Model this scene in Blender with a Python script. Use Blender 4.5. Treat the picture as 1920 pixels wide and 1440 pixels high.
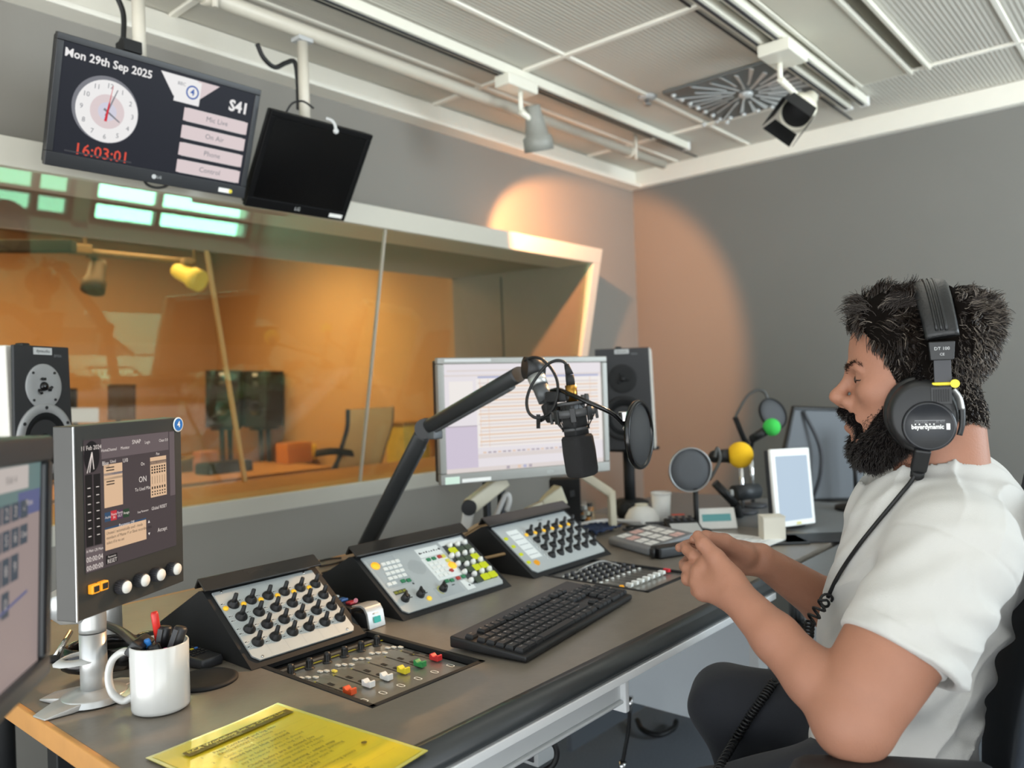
import bpy, math, random, zlib
import numpy as np
from mathutils import Matrix, Vector, Euler
for o in list(bpy.data.objects): bpy.data.objects.remove(o, do_unlink=True)
SC = bpy.context.scene; COL = SC.collection
random.seed(7); RNG = np.random.default_rng(7)
PI = math.pi
# ---------------------------------------------------------------- camera
CH = 1.2; FPX = 1499.0
_vx = np.array([1290., -39., FPX]); _vx /= np.linalg.norm(_vx)
_vy = np.array([-1740., 70., FPX]); _vy -= _vx*_vx.dot(_vy); _vy /= np.linalg.norm(_vy)
_vz = np.cross(_vx, _vy); _vz = -_vz if _vz[1] > 0 else _vz
RCAM = np.stack([_vx, _vy, _vz])              # world = RCAM @ (right, down, forward)
def P(px, py, **k):
    """point of the place at a measured depth D, or on a plane X / Y / Z"""
    d = RCAM @ np.array([(px-960.)/FPX, (py-720.)/FPX, 1.0]); c = np.array([0, 0, CH])
    if 'D' in k: t = k['D']
    else:
        a = list(k)[0]; i = 'XYZ'.index(a); t = (k[a]-c[i])/d[i]
    return Vector(c + t*d)
cam = bpy.data.cameras.new('camera'); co = bpy.data.objects.new('camera', cam); COL.objects.link(co)
r, dn, fw = RCAM[:, 0], RCAM[:, 1], RCAM[:, 2]
co.matrix_world = Matrix(((r[0], -dn[0], -fw[0], 0), (r[1], -dn[1], -fw[1], 0), (r[2], -dn[2], -fw[2], CH), (0, 0, 0, 1)))
cam.sensor_width = 36; cam.lens = 36*FPX/1920; cam.clip_start = 0.02
cam.dof.use_dof = True; cam.dof.focus_distance = 1.3; cam.dof.aperture_fstop = 3.4
SC.camera = co
# ---------------------------------------------------------------- light
SC.view_settings.view_transform = 'Standard'; SC.view_settings.look = 'None'
SC.view_settings.gamma = 1; SC.view_settings.use_curve_mapping = False; SC.view_settings.exposure = 0.0
def lin(c):
    if isinstance(c, str): c = [int(c[i:i+2], 16)/255 for i in (0, 2, 4)]
    return tuple((x/12.92 if x <= .04045 else ((x+.055)/1.055)**2.4) for x in c)
W = bpy.data.worlds.new('sky_and_fill'); SC.world = W; W.use_nodes = True
_n = W.node_tree.nodes; _l = W.node_tree.links; _tc = _n.new('ShaderNodeTexCoord'); _sp = _n.new('ShaderNodeSeparateXYZ'); _mr = _n.new('ShaderNodeMapRange'); _mx = _n.new('ShaderNodeMix'); _mx.data_type = 'RGBA'
_mr.inputs[1].default_value = -.12; _mr.inputs[2].default_value = .12; _mx.inputs[6].default_value = (4.5, 4.6, 4.6, 1); _mx.inputs[7].default_value = (1.75, 1.9, 2.05, 1)  # lower half set brighter than the upper, a fill for ceiling and cornice
_l.new(_tc.outputs['Generated'], _sp.inputs[0]); _l.new(_sp.outputs[2], _mr.inputs[0]); _l.new(_mr.outputs[0], _mx.inputs[0]); _l.new(_mx.outputs[2], _n['Background'].inputs[0]); _n['Background'].inputs[1].default_value = 1.0
def light(name, kind, loc, target, power, col, **k):
    d = bpy.data.lights.new(name, kind); d.energy = power; d.color = col
    for a, b in k.items(): setattr(d, a, b)
    o = bpy.data.objects.new(name, d); COL.objects.link(o); o.location = loc
    o.rotation_euler = (Vector(target)-Vector(loc)).to_track_quat('-Z', 'Y').to_euler(); return o
# daylight entering by the two windows in the wall behind the camera
light('window_daylight', 'AREA', (1.85, -1.98, 1.5), (1.85, 0, 1.5), 8, (.86, .95, 1.0), shape='RECTANGLE', size=1.2, size_y=1.35)
light('window_daylight_far', 'AREA', (3.1, -1.98, 1.5), (3.1, 0, 1.5), 105, (.78, .91, 1.0), shape='RECTANGLE', size=1.5, size_y=1.35)
# added soft fill under the ceiling; the light panels there are off
light('ceiling_fill_light', 'AREA', (1.9, .52, 2.36), (1.9, .52, 0), 5, (1, .96, .86), shape='RECTANGLE', size=2.6, size_y=.5)
# warm track spot aimed at the corner
light('track_spot_glow', 'SPOT', (2.47, 1.93, 2.13), (3.26, 2.39, 1.73), 180, (1, .40, .15), spot_size=1.22, spot_blend=.32, shadow_soft_size=.02)
# second track spot, warm, aimed along the desk at the fader panel and mug
light('far_spot_glow', 'SPOT', (2.66, 1.095, 2.02), (.50, 1.12, .74), 190, (1, .58, .27), spot_size=.32, spot_blend=.35, shadow_soft_size=.02)
# warm spot of the room behind the glass, and an added ceiling fill
light('studio_spot_glow', 'SPOT', (2.42, 4.26, 1.98), (3.39, 4.5, 1.2), 46, (1, .78, .34), spot_size=2.0, spot_blend=.9, shadow_soft_size=.06)
light('studio_ceiling_fill', 'AREA', (1.6, 4.7, 2.35), (1.6, 4.7, 0), 54, (1, .63, .26), shape='RECTANGLE', size=2.0, size_y=1.2)
# ---------------------------------------------------------------- helpers
def mat(name, col, rough=.5, metal=0., spec=.5, noise=0., nscale=30., bump=0., bscale=200., emit=0., trans=0., coat=0., sheen=0., sss=0.):
    m = bpy.data.materials.new(name); m.use_nodes = True; nt = m.node_tree; b = nt.nodes['Principled BSDF']
    c = lin(col)
    b.inputs['Base Color'].default_value = (*c, 1); b.inputs['Roughness'].default_value = rough
    b.inputs['Metallic'].default_value = metal; b.inputs['Specular IOR Level'].default_value = spec
    if coat: b.inputs['Coat Weight'].default_value = coat
    if sheen: b.inputs['Sheen Weight'].default_value = sheen
    if trans: b.inputs['Transmission Weight'].default_value = trans
    if sss: b.inputs['Subsurface Weight'].default_value = sss; b.inputs['Subsurface Radius'].default_value = (.012, .005, .003); b.inputs['Subsurface Scale'].default_value = 1.0
    if emit: b.inputs['Emission Color'].default_value = (*c, 1); b.inputs['Emission Strength'].default_value = emit
    tc = None
    if noise or bump:
        tc = nt.nodes.new('ShaderNodeTexCoord')
    if noise:
        n = nt.nodes.new('ShaderNodeTexNoise'); n.inputs['Scale'].default_value = nscale; n.inputs['Detail'].default_value = 4
        nt.links.new(tc.outputs['Object'], n.inputs['Vector'])
        r_ = nt.nodes.new('ShaderNodeMapRange'); r_.inputs[3].default_value = 1-noise; r_.inputs[4].default_value = 1+noise
        nt.links.new(n.outputs[0], r_.inputs[0])
        x = nt.nodes.new('ShaderNodeMix'); x.data_type = 'RGBA'; x.blend_type = 'MULTIPLY'; x.inputs[0].default_value = 1
        x.inputs[6].default_value = (*c, 1); nt.links.new(r_.outputs[0], x.inputs[7]); nt.links.new(x.outputs[2], b.inputs['Base Color'])
    if bump:
        n = nt.nodes.new('ShaderNodeTexNoise'); n.inputs['Scale'].default_value = bscale; n.inputs['Detail'].default_value = 3
        nt.links.new(tc.outputs['Object'], n.inputs['Vector'])
        bp = nt.nodes.new('ShaderNodeBump'); bp.inputs['Strength'].default_value = bump; bp.inputs['Distance'].default_value = .002
        nt.links.new(n.outputs[0], bp.inputs['Height']); nt.links.new(bp.outputs[0], b.inputs['Normal'])
    return m
_mc = {}
def glow(hexc, e=1.0):
    k = (hexc, e)
    if k not in _mc: _mc[k] = mat('screen_'+hexc, hexc, rough=.4, emit=e, spec=.1); _mc[k].node_tree.nodes['Principled BSDF'].inputs['Base Color'].default_value = (.006, .006, .006, 1)
    return _mc[k]
def col(hexc, rough=.5, metal=0.):
    k = ('c', hexc, rough, metal)
    if k not in _mc: _mc[k] = mat('paint_'+hexc, hexc, rough=rough, metal=metal)
    return _mc[k]
def frame(o, x, y):
    """matrix with origin o, x along x, y made square to it, z the normal"""
    x = Vector(x).normalized(); y = Vector(y); y = (y-x*x.dot(y)).normalized(); z = x.cross(y)
    m = Matrix((x, y, z)).transposed().to_4x4(); m.translation = Vector(o); return m
def mw(o):
    return o.matrix_basis if o.parent is None else mw(o.parent) @ o.matrix_parent_inverse @ o.matrix_basis
I4 = Matrix.Identity(4)
class MB:
    def __init__(s): s.v = []; s.f = []; s.mi = []; s.sm = []
    def add(s, vs, fs, M=None, mi=0, smooth=False):
        n = len(s.v)
        s.v += [(M @ Vector(v)) if M is not None else Vector(v) for v in vs]
        s.f += [[i+n for i in f] for f in fs]; s.mi += [mi]*len(fs); s.sm += [smooth]*len(fs); return s
    def box(s, c, d, M=None, mi=0):
        x, y, z = [a/2 for a in d]; q = [(-x,-y,-z),(x,-y,-z),(x,y,-z),(-x,y,-z),(-x,-y,z),(x,-y,z),(x,y,z),(-x,y,z)]
        return s.add([(a+c[0], b+c[1], e+c[2]) for a, b, e in q], [(0,3,2,1),(4,5,6,7),(0,1,5,4),(1,2,6,5),(2,3,7,6),(3,0,4,7)], M, mi)
    def prism(s, poly, h, M=None, mi=0, z0=0., smooth=False):
        n = len(poly); v = [(x, y, z0) for x, y in poly]+[(x, y, z0+h) for x, y in poly]
        s.add(v, [list(range(n))[::-1], list(range(n, 2*n))], M, mi)
        k = len(s.v)-2*n
        for i in range(n):
            j = (i+1) % n; s.f.append([k+i, k+j, k+n+j, k+n+i]); s.mi.append(mi); s.sm.append(smooth)
        return s
    def ring(s, rings, M=None, mi=0, smooth=True, caps=True, close=False):
        n = len(rings[0]); v = [p for r in rings for p in r]; f = []
        R = len(rings)
        for a in range(R if close else R-1):
            b = (a+1) % R
            for i in range(n):
                j = (i+1) % n; f.append((a*n+i, a*n+j, b*n+j, b*n+i))
        s.add(v, f, M, mi, smooth)
        if caps and not close:
            k = len(s.v)-len(v)
            s.f += [[k+i for i in range(n)][::-1], [k+(R-1)*n+i for i in range(n)]]; s.mi += [mi]*2; s.sm += [False]*2
        return s
    def cyl(s, p0, p1, r0, r1=None, n=16, mi=0, M=None, smooth=True):
        p0 = Vector(p0); p1 = Vector(p1); r1 = r0 if r1 is None else r1
        d = (p1-p0).normalized(); a = d.orthogonal().normalized(); b = d.cross(a)
        cs = [(math.cos(2*PI*i/n), math.sin(2*PI*i/n)) for i in range(n)]
        return s.ring([[p0+(a*x+b*y)*r0 for x, y in cs], [p1+(a*x+b*y)*r1 for x, y in cs]], M, mi, smooth)
    def lathe(s, prof, M=None, n=24, mi=0, smooth=True, caps=True):
        cs = [(math.cos(2*PI*i/n), math.sin(2*PI*i/n)) for i in range(n)]
        return s.ring([[(x*max(r_, 1e-5), y*max(r_, 1e-5), z) for x, y in cs] for r_, z in prof], M, mi, smooth, caps)
    def tube(s, pts, r, n=8, mi=0, M=None, close=False, up=None, flat=None):
        pts = [Vector(p) for p in pts]; R = len(pts); rr = r if isinstance(r, (list, tuple)) else [r]*R
        rings = []; a = None
        for i, p in enumerate(pts):
            if close: t = (pts[(i+1) % R]-pts[i-1])
            else: t = (pts[min(i+1, R-1)]-pts[max(i-1, 0)])
            t = t.normalized() if t.length > 1e-9 else Vector((0, 0, 1))
            if a is None: a = (Vector(up) if up else t.orthogonal())
            a = (a-t*t.dot(a)); a = a.normalized() if a.length > 1e-6 else t.orthogonal().normalized()
            b = t.cross(a); fl = flat or (1, 1)
            rings.append([p+(a*math.cos(2*PI*k/n)*fl[0]+b*math.sin(2*PI*k/n)*fl[1])*rr[i] for k in range(n)])
        return s.ring(rings, M, mi, n > 4, not close, close)
    def ball(s, c, r, n=16, m=10, M=None, mi=0):
        r = r if isinstance(r, (list, tuple)) else (r, r, r)
        rings = [[(c[0]+r[0]*max(math.sin(PI*j/m), 1e-3)*math.cos(2*PI*i/n), c[1]+r[1]*max(math.sin(PI*j/m), 1e-3)*math.sin(2*PI*i/n), c[2]-r[2]*math.cos(PI*j/m)) for i in range(n)] for j in range(m+1)]
        return s.ring(rings, M, mi)
    def rect(s, x0, y0, x1, y1, M=None, mi=0, z=.0004):
        return s.add([(x0,y0,z),(x1,y0,z),(x1,y1,z),(x0,y1,z)], [(0,1,2,3)], M, mi)
    def disc(s, c, r, M=None, mi=0, z=.0004, n=24, ry=None):
        return s.add([(c[0]+r*math.cos(2*PI*i/n), c[1]+(ry or r)*math.sin(2*PI*i/n), z) for i in range(n)], [list(range(n))], M, mi)
    def arc(s, c, r0, r1, a0, a1, M=None, mi=0, z=.0006, n=24):
        v = []; f = []
        for i in range(n+1):
            a = a0+(a1-a0)*i/n; v += [(c[0]+r0*math.cos(a), c[1]+r0*math.sin(a), z), (c[0]+r1*math.cos(a), c[1]+r1*math.sin(a), z)]
        for i in range(n): f.append((2*i, 2*i+1, 2*i+3, 2*i+2))
        return s.add(v, f, M, mi)
    def text(s, t, size, x, y, M=None, mi=0, z=.0008, align='CENTER', bold=0., sx=1.):
        c = bpy.data.curves.new('lettering', 'FONT'); c.body = t; c.size = size; c.align_x = align; c.align_y = 'CENTER'
        c.resolution_u = 2; c.offset = bold
        o = bpy.data.objects.new('lettering', c); COL.objects.link(o)
        bpy.context.view_layer.update()
        me = bpy.data.meshes.new_from_object(o.evaluated_get(bpy.context.evaluated_depsgraph_get()))
        s.add([(x+v.co.x*sx, y+v.co.y, z) for v in me.vertices], [list(p.vertices) for p in me.polygons], M, mi)
        bpy.data.objects.remove(o); bpy.data.meshes.remove(me); bpy.data.curves.remove(c); return s
    def build(s, name, mats, parent=None, bevel=0., seg=2, local=False):
        me = bpy.data.meshes.new(name); vs = s.v
        if parent is not None and not local:
            inv = mw(parent).inverted(); vs = [inv @ v for v in vs]
        me.from_pydata([tuple(v) for v in vs], [], s.f); me.update()
        me.polygons.foreach_set('material_index', s.mi); me.polygons.foreach_set('use_smooth', s.sm)
        for m in (mats if isinstance(mats, (list, tuple)) else [mats]): me.materials.append(m)
        o = bpy.data.objects.new(name, me); COL.objects.link(o)
        if parent is not None: o.parent = parent
        if bevel:
            b = o.modifiers.new('bevel', 'BEVEL'); b.width = bevel; b.segments = seg; b.limit_method = 'ANGLE'; b.angle_limit = .6
            me.polygons.foreach_set('use_smooth', [True]*len(s.f))
            w = o.modifiers.new('normals', 'WEIGHTED_NORMAL'); w.keep_sharp = False
        return o
def tag(o, label=None, cat=None, group=None, kind=None):
    if label: o['label'] = label
    if cat: o['category'] = cat
    if group: o['group'] = group
    if kind: o['kind'] = kind
    return o
def thing(name, label, cat, loc=(0, 0, 0), group=None, rot=None):
    o = bpy.data.objects.new(name, None); COL.objects.link(o); o.location = loc; o.empty_display_size = .05
    if rot: o.rotation_euler = rot
    return tag(o, label, cat, group)
def solo(mb, name, mats, label, cat, group=None, bevel=0., origin=None, seg=2):
    """a thing that is one mesh, its origin at its base"""
    vs = np.array([tuple(v) for v in mb.v]); c = Vector(origin) if origin is not None else Vector(((vs[:, 0].min()+vs[:, 0].max())/2, (vs[:, 1].min()+vs[:, 1].max())/2, vs[:, 2].min()))
    mb.v = [v-c for v in mb.v]; o = mb.build(name, mats, None, bevel, seg); o.location = c
    return tag(o, label, cat, group)
def struct(mb, name, mats, bevel=0.):
    return tag(mb.build(name, mats, None, bevel), kind='structure')
def dup(root, loc=None, label=None, rotz=None):
    r_ = root.copy(); COL.objects.link(r_)
    if loc is not None: r_.location = loc
    if rotz is not None: r_.rotation_euler = (0, 0, rotz)
    if label: r_['label'] = label
    for ch in list(root.children):
        c = ch.copy(); COL.objects.link(c); c.parent = r_
        for g in ch.children:
            d = g.copy(); COL.objects.link(d); d.parent = c
    return r_
def spline(pts, n=8):
    """Catmull-Rom through the points"""
    p = [Vector(q) for q in pts]; p = [p[0]*2-p[1]]+p+[p[-1]*2-p[-2]]; out = []
    for i in range(1, len(p)-2):
        for k in range(n):
            t = k/n; a, b, c, d = p[i-1:i+3]
            out.append(.5*((2*b)+(c-a)*t+(2*a-5*b+4*c-d)*t*t+(3*b-a-3*c+d)*t**3))
    return out+[p[-2]]
X3, Y3, Z3 = Vector((1, 0, 0)), Vector((0, 1, 0)), Vector((0, 0, 1))
# shared materials
BLK = mat('black_plastic', '1a1b1c', .45, noise=.12); BLKM = mat('matt_black', '111213', .7); BLKG = mat('gloss_black', '0b0b0c', .18)
DGREY = mat('dark_grey_plastic', '35363a', .5, noise=.08); GREY = mat('grey_plastic', '77797b', .5, noise=.05); LGREY = mat('light_grey_plastic', 'b9bbba', .45, noise=.04)
ALU = mat('brushed_aluminium', 'b4b5b4', .32, .85, noise=.08, nscale=80); ALUP = mat('painted_aluminium', 'b6b8b8', .42, .35, noise=.05)
WHITE = mat('white_plastic', 'e9e9e5', .4, noise=.02); CREAM = mat('cream_paint', 'dedac8', .45, noise=.03)
CHROME = mat('chrome', 'd8d8d8', .12, 1.); WOOD = mat('oak_wood', 'c08a4c', .45, noise=.22, nscale=14); RUBBER = mat('black_rubber', '0d0e0f', .55)
BRASS = mat('brass', 'a97f3c', .28, 1.)
# ================================================================ the room
WALLG = mat('grey_wall_paint', '88857e', .75, noise=.03, nscale=3, bump=.15, bscale=300)
WALLF = mat('grey_fabric_wall', '7b7a75', .85, noise=.03, nscale=4, bump=.25, bscale=500)
def ceiling_mat():
    m = mat('metal_ceiling_tiles', 'c8c5ba', .55, noise=.02, nscale=2); nt = m.node_tree; b = nt.nodes['Principled BSDF']
    tc = nt.nodes.new('ShaderNodeTexCoord'); sp = nt.nodes.new('ShaderNodeSeparateXYZ'); nt.links.new(tc.outputs['Object'], sp.inputs[0])
    w = nt.nodes.new('ShaderNodeMath'); w.operation = 'MULTIPLY'; w.inputs[1].default_value = 2*PI/.016; nt.links.new(sp.outputs[1], w.inputs[0])
    s = nt.nodes.new('ShaderNodeMath'); s.operation = 'SINE'; nt.links.new(w.outputs[0], s.inputs[0])
    bp = nt.nodes.new('ShaderNodeBump'); bp.inputs['Strength'].default_value = .35; bp.inputs['Distance'].default_value = .002
    nt.links.new(s.outputs[0], bp.inputs['Height']); nt.links.new(bp.outputs[0], b.inputs['Normal']); return m
CEIL = ceiling_mat(); TRIMC = mat('ceiling_trim_paint', 'efece0', .5, noise=.02)
CARPET = mat('grey_carpet', '70757b', .95, noise=.18, nscale=120, bump=.6, bscale=400)
FRAMEW = mat('window_frame_paint', 'c4c1b4', .4, noise=.02); LINING = mat('grey_brown_lining', '8d8274', .8, noise=.04, bump=.2, bscale=400)
ORANGE = mat('warm_plaster', 'b99062', .8, noise=.04, nscale=3, bump=.2, bscale=300)
H = 2.4
struct(MB().box((1.4, .35, -.05), (5.4, 4.4, .1)), 'floor', CARPET)
struct(MB().box((1.4, .35, H+.05), (5.4, 4.4, .1)), 'ceiling', CEIL)
struct(MB().box((4.01, .35, 1.2), (.1, 4.4, 2.4)), 'wall_right', WALLF)
# wall with the studio window
wb = MB(); XL, XR, ZB, ZT = -.35, 3.25, .855, 1.80
for c, d in (((1.455, 2.48, ZB/2-.02), (3.65, .08, ZB-.04)), ((1.455, 2.48, (ZT+H)/2+.02), (3.65, .08, H-ZT-.04)), ((-.8, 2.48, 1.2), (.86, .08, 2.39)), ((3.64, 2.48, 1.2), (.72, .08, 2.39))): wb.box(c, d)
struct(wb, 'wall_window', WALLG)
# wall behind the camera with two windows
bw = MB(); Y0 = -1.85
for c, d in (((2.2, Y0, .42), (3.6, .1, .84)), ((2.2, Y0, 2.29), (3.6, .1, .22)), ((.83, Y0, 1.5), (.87, .1, 1.4)), ((2.47, Y0, 1.5), (.12, .1, 1.4)), ((3.93, Y0, 1.5), (.1, .1, 1.4))): bw.box(c, d)
struct(bw, 'wall_back', mat('white_wall_paint', 'd9d8d2', .8, noise=.02))
MULL = mat('dark_window_bars', '2b2c2c', .5); 
def back_window(n, x0, x1, bars):
    m = MB(); z0, z1 = .84, 2.18
    for x in [x0+.02, x1-.02]+bars: m.box((x, -1.83, (z0+z1)/2), (.045, .06, z1-z0))
    for z in (z0+.02, z1-.02, 1.02): m.box(((x0+x1)/2, -1.83, z), (x1-x0, .06, .045))
    struct(m, 'window_%d' % n, MULL)
back_window(2, 1.27, 2.41, [1.8, 2.15]); back_window(3, 2.53, 3.88, [3.05])
# cornice
struct(MB().box((1.35, 2.415, 2.354), (5.2, .05, .09)).box((1.35, 2.40, 2.314), (5.2, .085, .018)), 'trim_1', TRIMC, .003)
struct(MB().box((3.935, .3, 2.353), (.05, 4.2, .092)), 'trim_2', TRIMC, .003)
# ceiling grid
g = MB()
for y in (2.12, 1.71, .47, -.2, -.85): g.box((1.35, y, 2.398), (5.1, .018, .01))
for x in (-.0, 1.22, 2.345, 3.45): g.box((x, .3, 2.397), (.022, 4.2, .012))
struct(g, 'trim_3', TRIMC, .002)
g = MB().box((1.35, 2.0, 2.4-.002), (5.1, .006, .006)).box((1.35, 1.2, 2.398), (5.1, .006, .006)); struct(g, 'trim_4', DGREY)
# projecting tilted studio window: frame, lining, sill, panes
KT = .2115
def yf(z): return 2.44-KT*(z-.86)
fr = MB(); FT = 1.872
def xprism(mb, poly, x0, x1, mi=0):     # polygon in (y, z) pulled along x
    M = Matrix(((0, 0, 1, x0), (1, 0, 0, 0), (0, 1, 0, 0), (0, 0, 0, 1))); mb.prism(poly, x1-x0, M, mi)
xprism(fr, [(yf(FT), FT), (yf(1.80), 1.80), (2.46, 1.80), (2.46, FT)], XL-.06, 3.312)
for a, b in ((XL-.06, XL), (3.252, 3.312)): xprism(fr, [(yf(1.80), 1.80), (yf(.80), .80), (2.46, .80), (2.46, 1.80)], a, b)
xprism(fr, [(yf(.862)-.012, .862), (yf(.79)-.012, .79), (2.46, .79), (2.46, .862)], XL-.06, 3.312)
struct(fr, 'window_1', FRAMEW, .003)
lg = MB()
xprism(lg, [(yf(1.81)+.02, 1.81), (3.22, 1.835), (3.22, 1.87), (yf(1.8)+.02, 1.87)], XL, XR+.03)
for a, b in ((XL-.03, XL+.002), (XR, XR+.03)): xprism(lg, [(2.44, .85), (3.22, .85), (3.22, 1.84), (yf(1.8)+.03, 1.84)], a, b)
for x in (XL+.003, XR-.001): xprism(lg, [(2.845, .87), (2.853, .87), (2.853, 1.8), (2.845, 1.8)], x-.002, x+.002, 1)
struct(lg, 'trim_5', [LINING, DGREY])
xprism(g := MB(), [(2.45, .80), (3.02, .80), (3.02, .858), (2.45, .858)], XL, XR); struct(g, 'trim_6', WOOD, .002)
def glass(name, tint, refl, body=(1, 1, 1)):
    m = bpy.data.materials.new(name); m.use_nodes = True; nt = m.node_tree; nt.nodes.clear()
    o = nt.nodes.new('ShaderNodeOutputMaterial'); mx = nt.nodes.new('ShaderNodeMixShader'); t = nt.nodes.new('ShaderNodeBsdfTransparent'); gl = nt.nodes.new('ShaderNodeBsdfGlossy')
    gl.inputs['Roughness'].default_value = 0.0; gl.inputs['Color'].default_value = (*tint, 1); t.inputs['Color'].default_value = (*body, 1)
    lw = nt.nodes.new('ShaderNodeLayerWeight'); lw.inputs[0].default_value = .5; pw = nt.nodes.new('ShaderNodeMath'); pw.operation = 'POWER'; pw.inputs[1].default_value = 5
    ad = nt.nodes.new('ShaderNodeMath'); ad.operation = 'MULTIPLY_ADD'; ad.inputs[1].default_value = .6; ad.inputs[2].default_value = refl+.03
    nt.links.new(lw.outputs['Facing'], pw.inputs[0]); nt.links.new(pw.outputs[0], ad.inputs[0]); nt.links.new(ad.outputs[0], mx.inputs[0])
    nt.links.new(t.outputs[0], mx.inputs[1]); nt.links.new(gl.outputs[0], mx.inputs[2]); nt.links.new(mx.outputs[0], o.inputs[0]); return m
GREENGL = glass('studio_glass', (.36, 1, .58), .030, (.985, .98, .97)); CLEARGL = glass('clear_glass', (1, 1, 1), 0., (.99, 1, .99))
pn = MB()
for a, b in ((XL, 1.940), (1.947, XR)): xprism(pn, [(yf(.862)+.02, .862), (yf(.862)+.028, .862), (yf(1.805)+.028, 1.805), (yf(1.805)+.02, 1.805)], a, b)
struct(pn, 'window_4', GREENGL)
sl = MB(); xprism(sl, [(yf(.862)+.018, .862), (yf(.862)+.03, .862), (yf(1.805)+.03, 1.805), (yf(1.805)+.018, 1.805)], 1.9395, 1.9475); struct(sl, 'trim_7', mat('pane_seal', 'a89f90', .5))
def yb(z): return 3.18-.25*(1.83-z)
pn = MB()
for a, b in ((XL, 1.735), (1.745, XR)): xprism(pn, [(yb(.86), .86), (yb(.86)+.008, .86), (yb(1.83)+.008, 1.83), (yb(1.83), 1.83)], a, b)
struct(pn, 'window_5', CLEARGL)
sl = MB(); xprism(sl, [(yb(.86)-.003, .86), (yb(.86)+.012, .86), (yb(1.83)+.012, 1.83), (yb(1.83)-.003, 1.83)], 1.732, 1.748); struct(sl, 'trim_8', mat('pane_seal_gold', 'c29a5c', .5))
# room behind the glass
rb = MB()
for c, d in (((1.0, 3.25, .40), (5.0, .06, .82)), ((1.0, 3.25, 2.1), (5.0, .06, .5)), ((-.9, 3.25, 1.3), (1.1, .06, 1.1)), ((3.37, 3.25, 1.3), (.2, .06, 1.1))): rb.box(c, d)
struct(rb, 'wall_studio_front', ORANGE)
struct(MB().box((1.0, 6.15, 1.2), (5, .1, 2.4)), 'wall_studio_back', ORANGE)
struct(MB().box((3.44, 4.7, 1.2), (.1, 3.0, 2.4)), 'wall_studio_right', ORANGE)
struct(MB().box((-1.55, 4.7, 1.2), (.1, 3.0, 2.4)), 'wall_studio_left', ORANGE)
struct(MB().box((1.0, 4.7, 2.44), (5.2, 3.0, .1)), 'ceiling_studio', mat('studio_ceiling', '8d7a62', .8, noise=.03))
struct(MB().box((1.0, 4.7, -.05), (5.2, 3.0, .1)), 'floor_studio', CARPET)
# ---- ceiling fittings
def diffuser():
    c = P(1420, 163, Z=2.4); c.y += .05; t = thing('swirl_air_diffuser', 'square silver swirl air diffuser with radial blades in the ceiling', 'air vent', (c.x, c.y, 2.372))
    h = .25; DK = mat('vent_dark_metal', '6d706f', .4, .3)
    MB().box((c.x, c.y, 2.392), (2*h, 2*h, .012)).build('face_plate', DK, t, .002)
    SLV = mat('vent_blade', 'c9ccca', .35, .2); m = MB()
    for k in range(26):
        a = 2*PI*k/26; r1 = h*.97/max(abs(math.cos(a)), abs(math.sin(a))) if k % 2 else h*.9
        r1 = min(r1, .36); r0 = .05+.05*(k % 2)
        d = Vector((math.cos(a), math.sin(a), 0)); n = Vector((-d.y, d.x, 0))
        m.add([c+d*r0+n*.008+Z3*-.016, c+d*r1+n*.013+Z3*-.022, c+d*r1-n*.013+Z3*-.010, c+d*r0-n*.008+Z3*-.013,
               c+d*r0+n*.008+Z3*-.013, c+d*r1+n*.013+Z3*-.018, c+d*r1-n*.013+Z3*-.007, c+d*r0-n*.008+Z3*-.010],
              [(0,1,2,3),(7,6,5,4),(0,4,5,1),(1,5,6,2),(2,6,7,3),(3,7,4,0)])
    m.build('radial_blades', SLV, t)
    MB().ball((c.x, c.y, 2.382), (.03, .03, .014)).build('hub', SLV, t)
    for k in range(9): MB().ball((c.x+h-.02, c.y-h+.04+k*.065, 2.384), .011, 10, 6).build('edge_nozzle', SLV, t)
    for k in range(8): MB().ball((c.x-h+.04+k*.07, c.y+h-.03, 2.384), .011, 10, 6).build('edge_nozzle', SLV, t)
diffuser()
c = P(1213, 181, Z=2.4)
t = thing('sprinkler_head', 'small round sprinkler in the ceiling tile beside the first lighting track', 'sprinkler', (c.x, c.y, 2.36))
MB().lathe([(.0, 2.4), (.04, 2.4), (.038, 2.392), (.02, 2.388), (0, 2.388)], Matrix.Translation((c.x, c.y, 0))).build('escutcheon', LGREY, t)
MB().lathe([(.0, 2.39), (.010, 2.388), (.010, 2.372), (.018, 2.368), (.018, 2.364), (0, 2.364)], Matrix.Translation((c.x, c.y, 0)), 16).build('nozzle', ALU, t)
# recessed luminaire strip beside the second track
t = thing('recessed_ceiling_light', 'long recessed cream ceiling light with slotted edge beside the second track', 'ceiling light', (2.2, .92, 2.38))
MB().box((2.2, .925, 2.393), (2.48, .17, .014)).build('cover_panel', mat('cream_panel', 'cfcbbb', .5, noise=.02), t, .003)
m = MB()
for y in (1.02, .83, .765): m.box((2.2, y, 2.389), (2.5, .014, .02))
m.build('edge_rail', mat('cream_rail', 'dcd9cb', .4), t, .002)
MB().box((2.2, .797, 2.397), (2.45, .04, .006)).build('air_slot', mat('slot_dark', '6d6858', .6), t)
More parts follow.
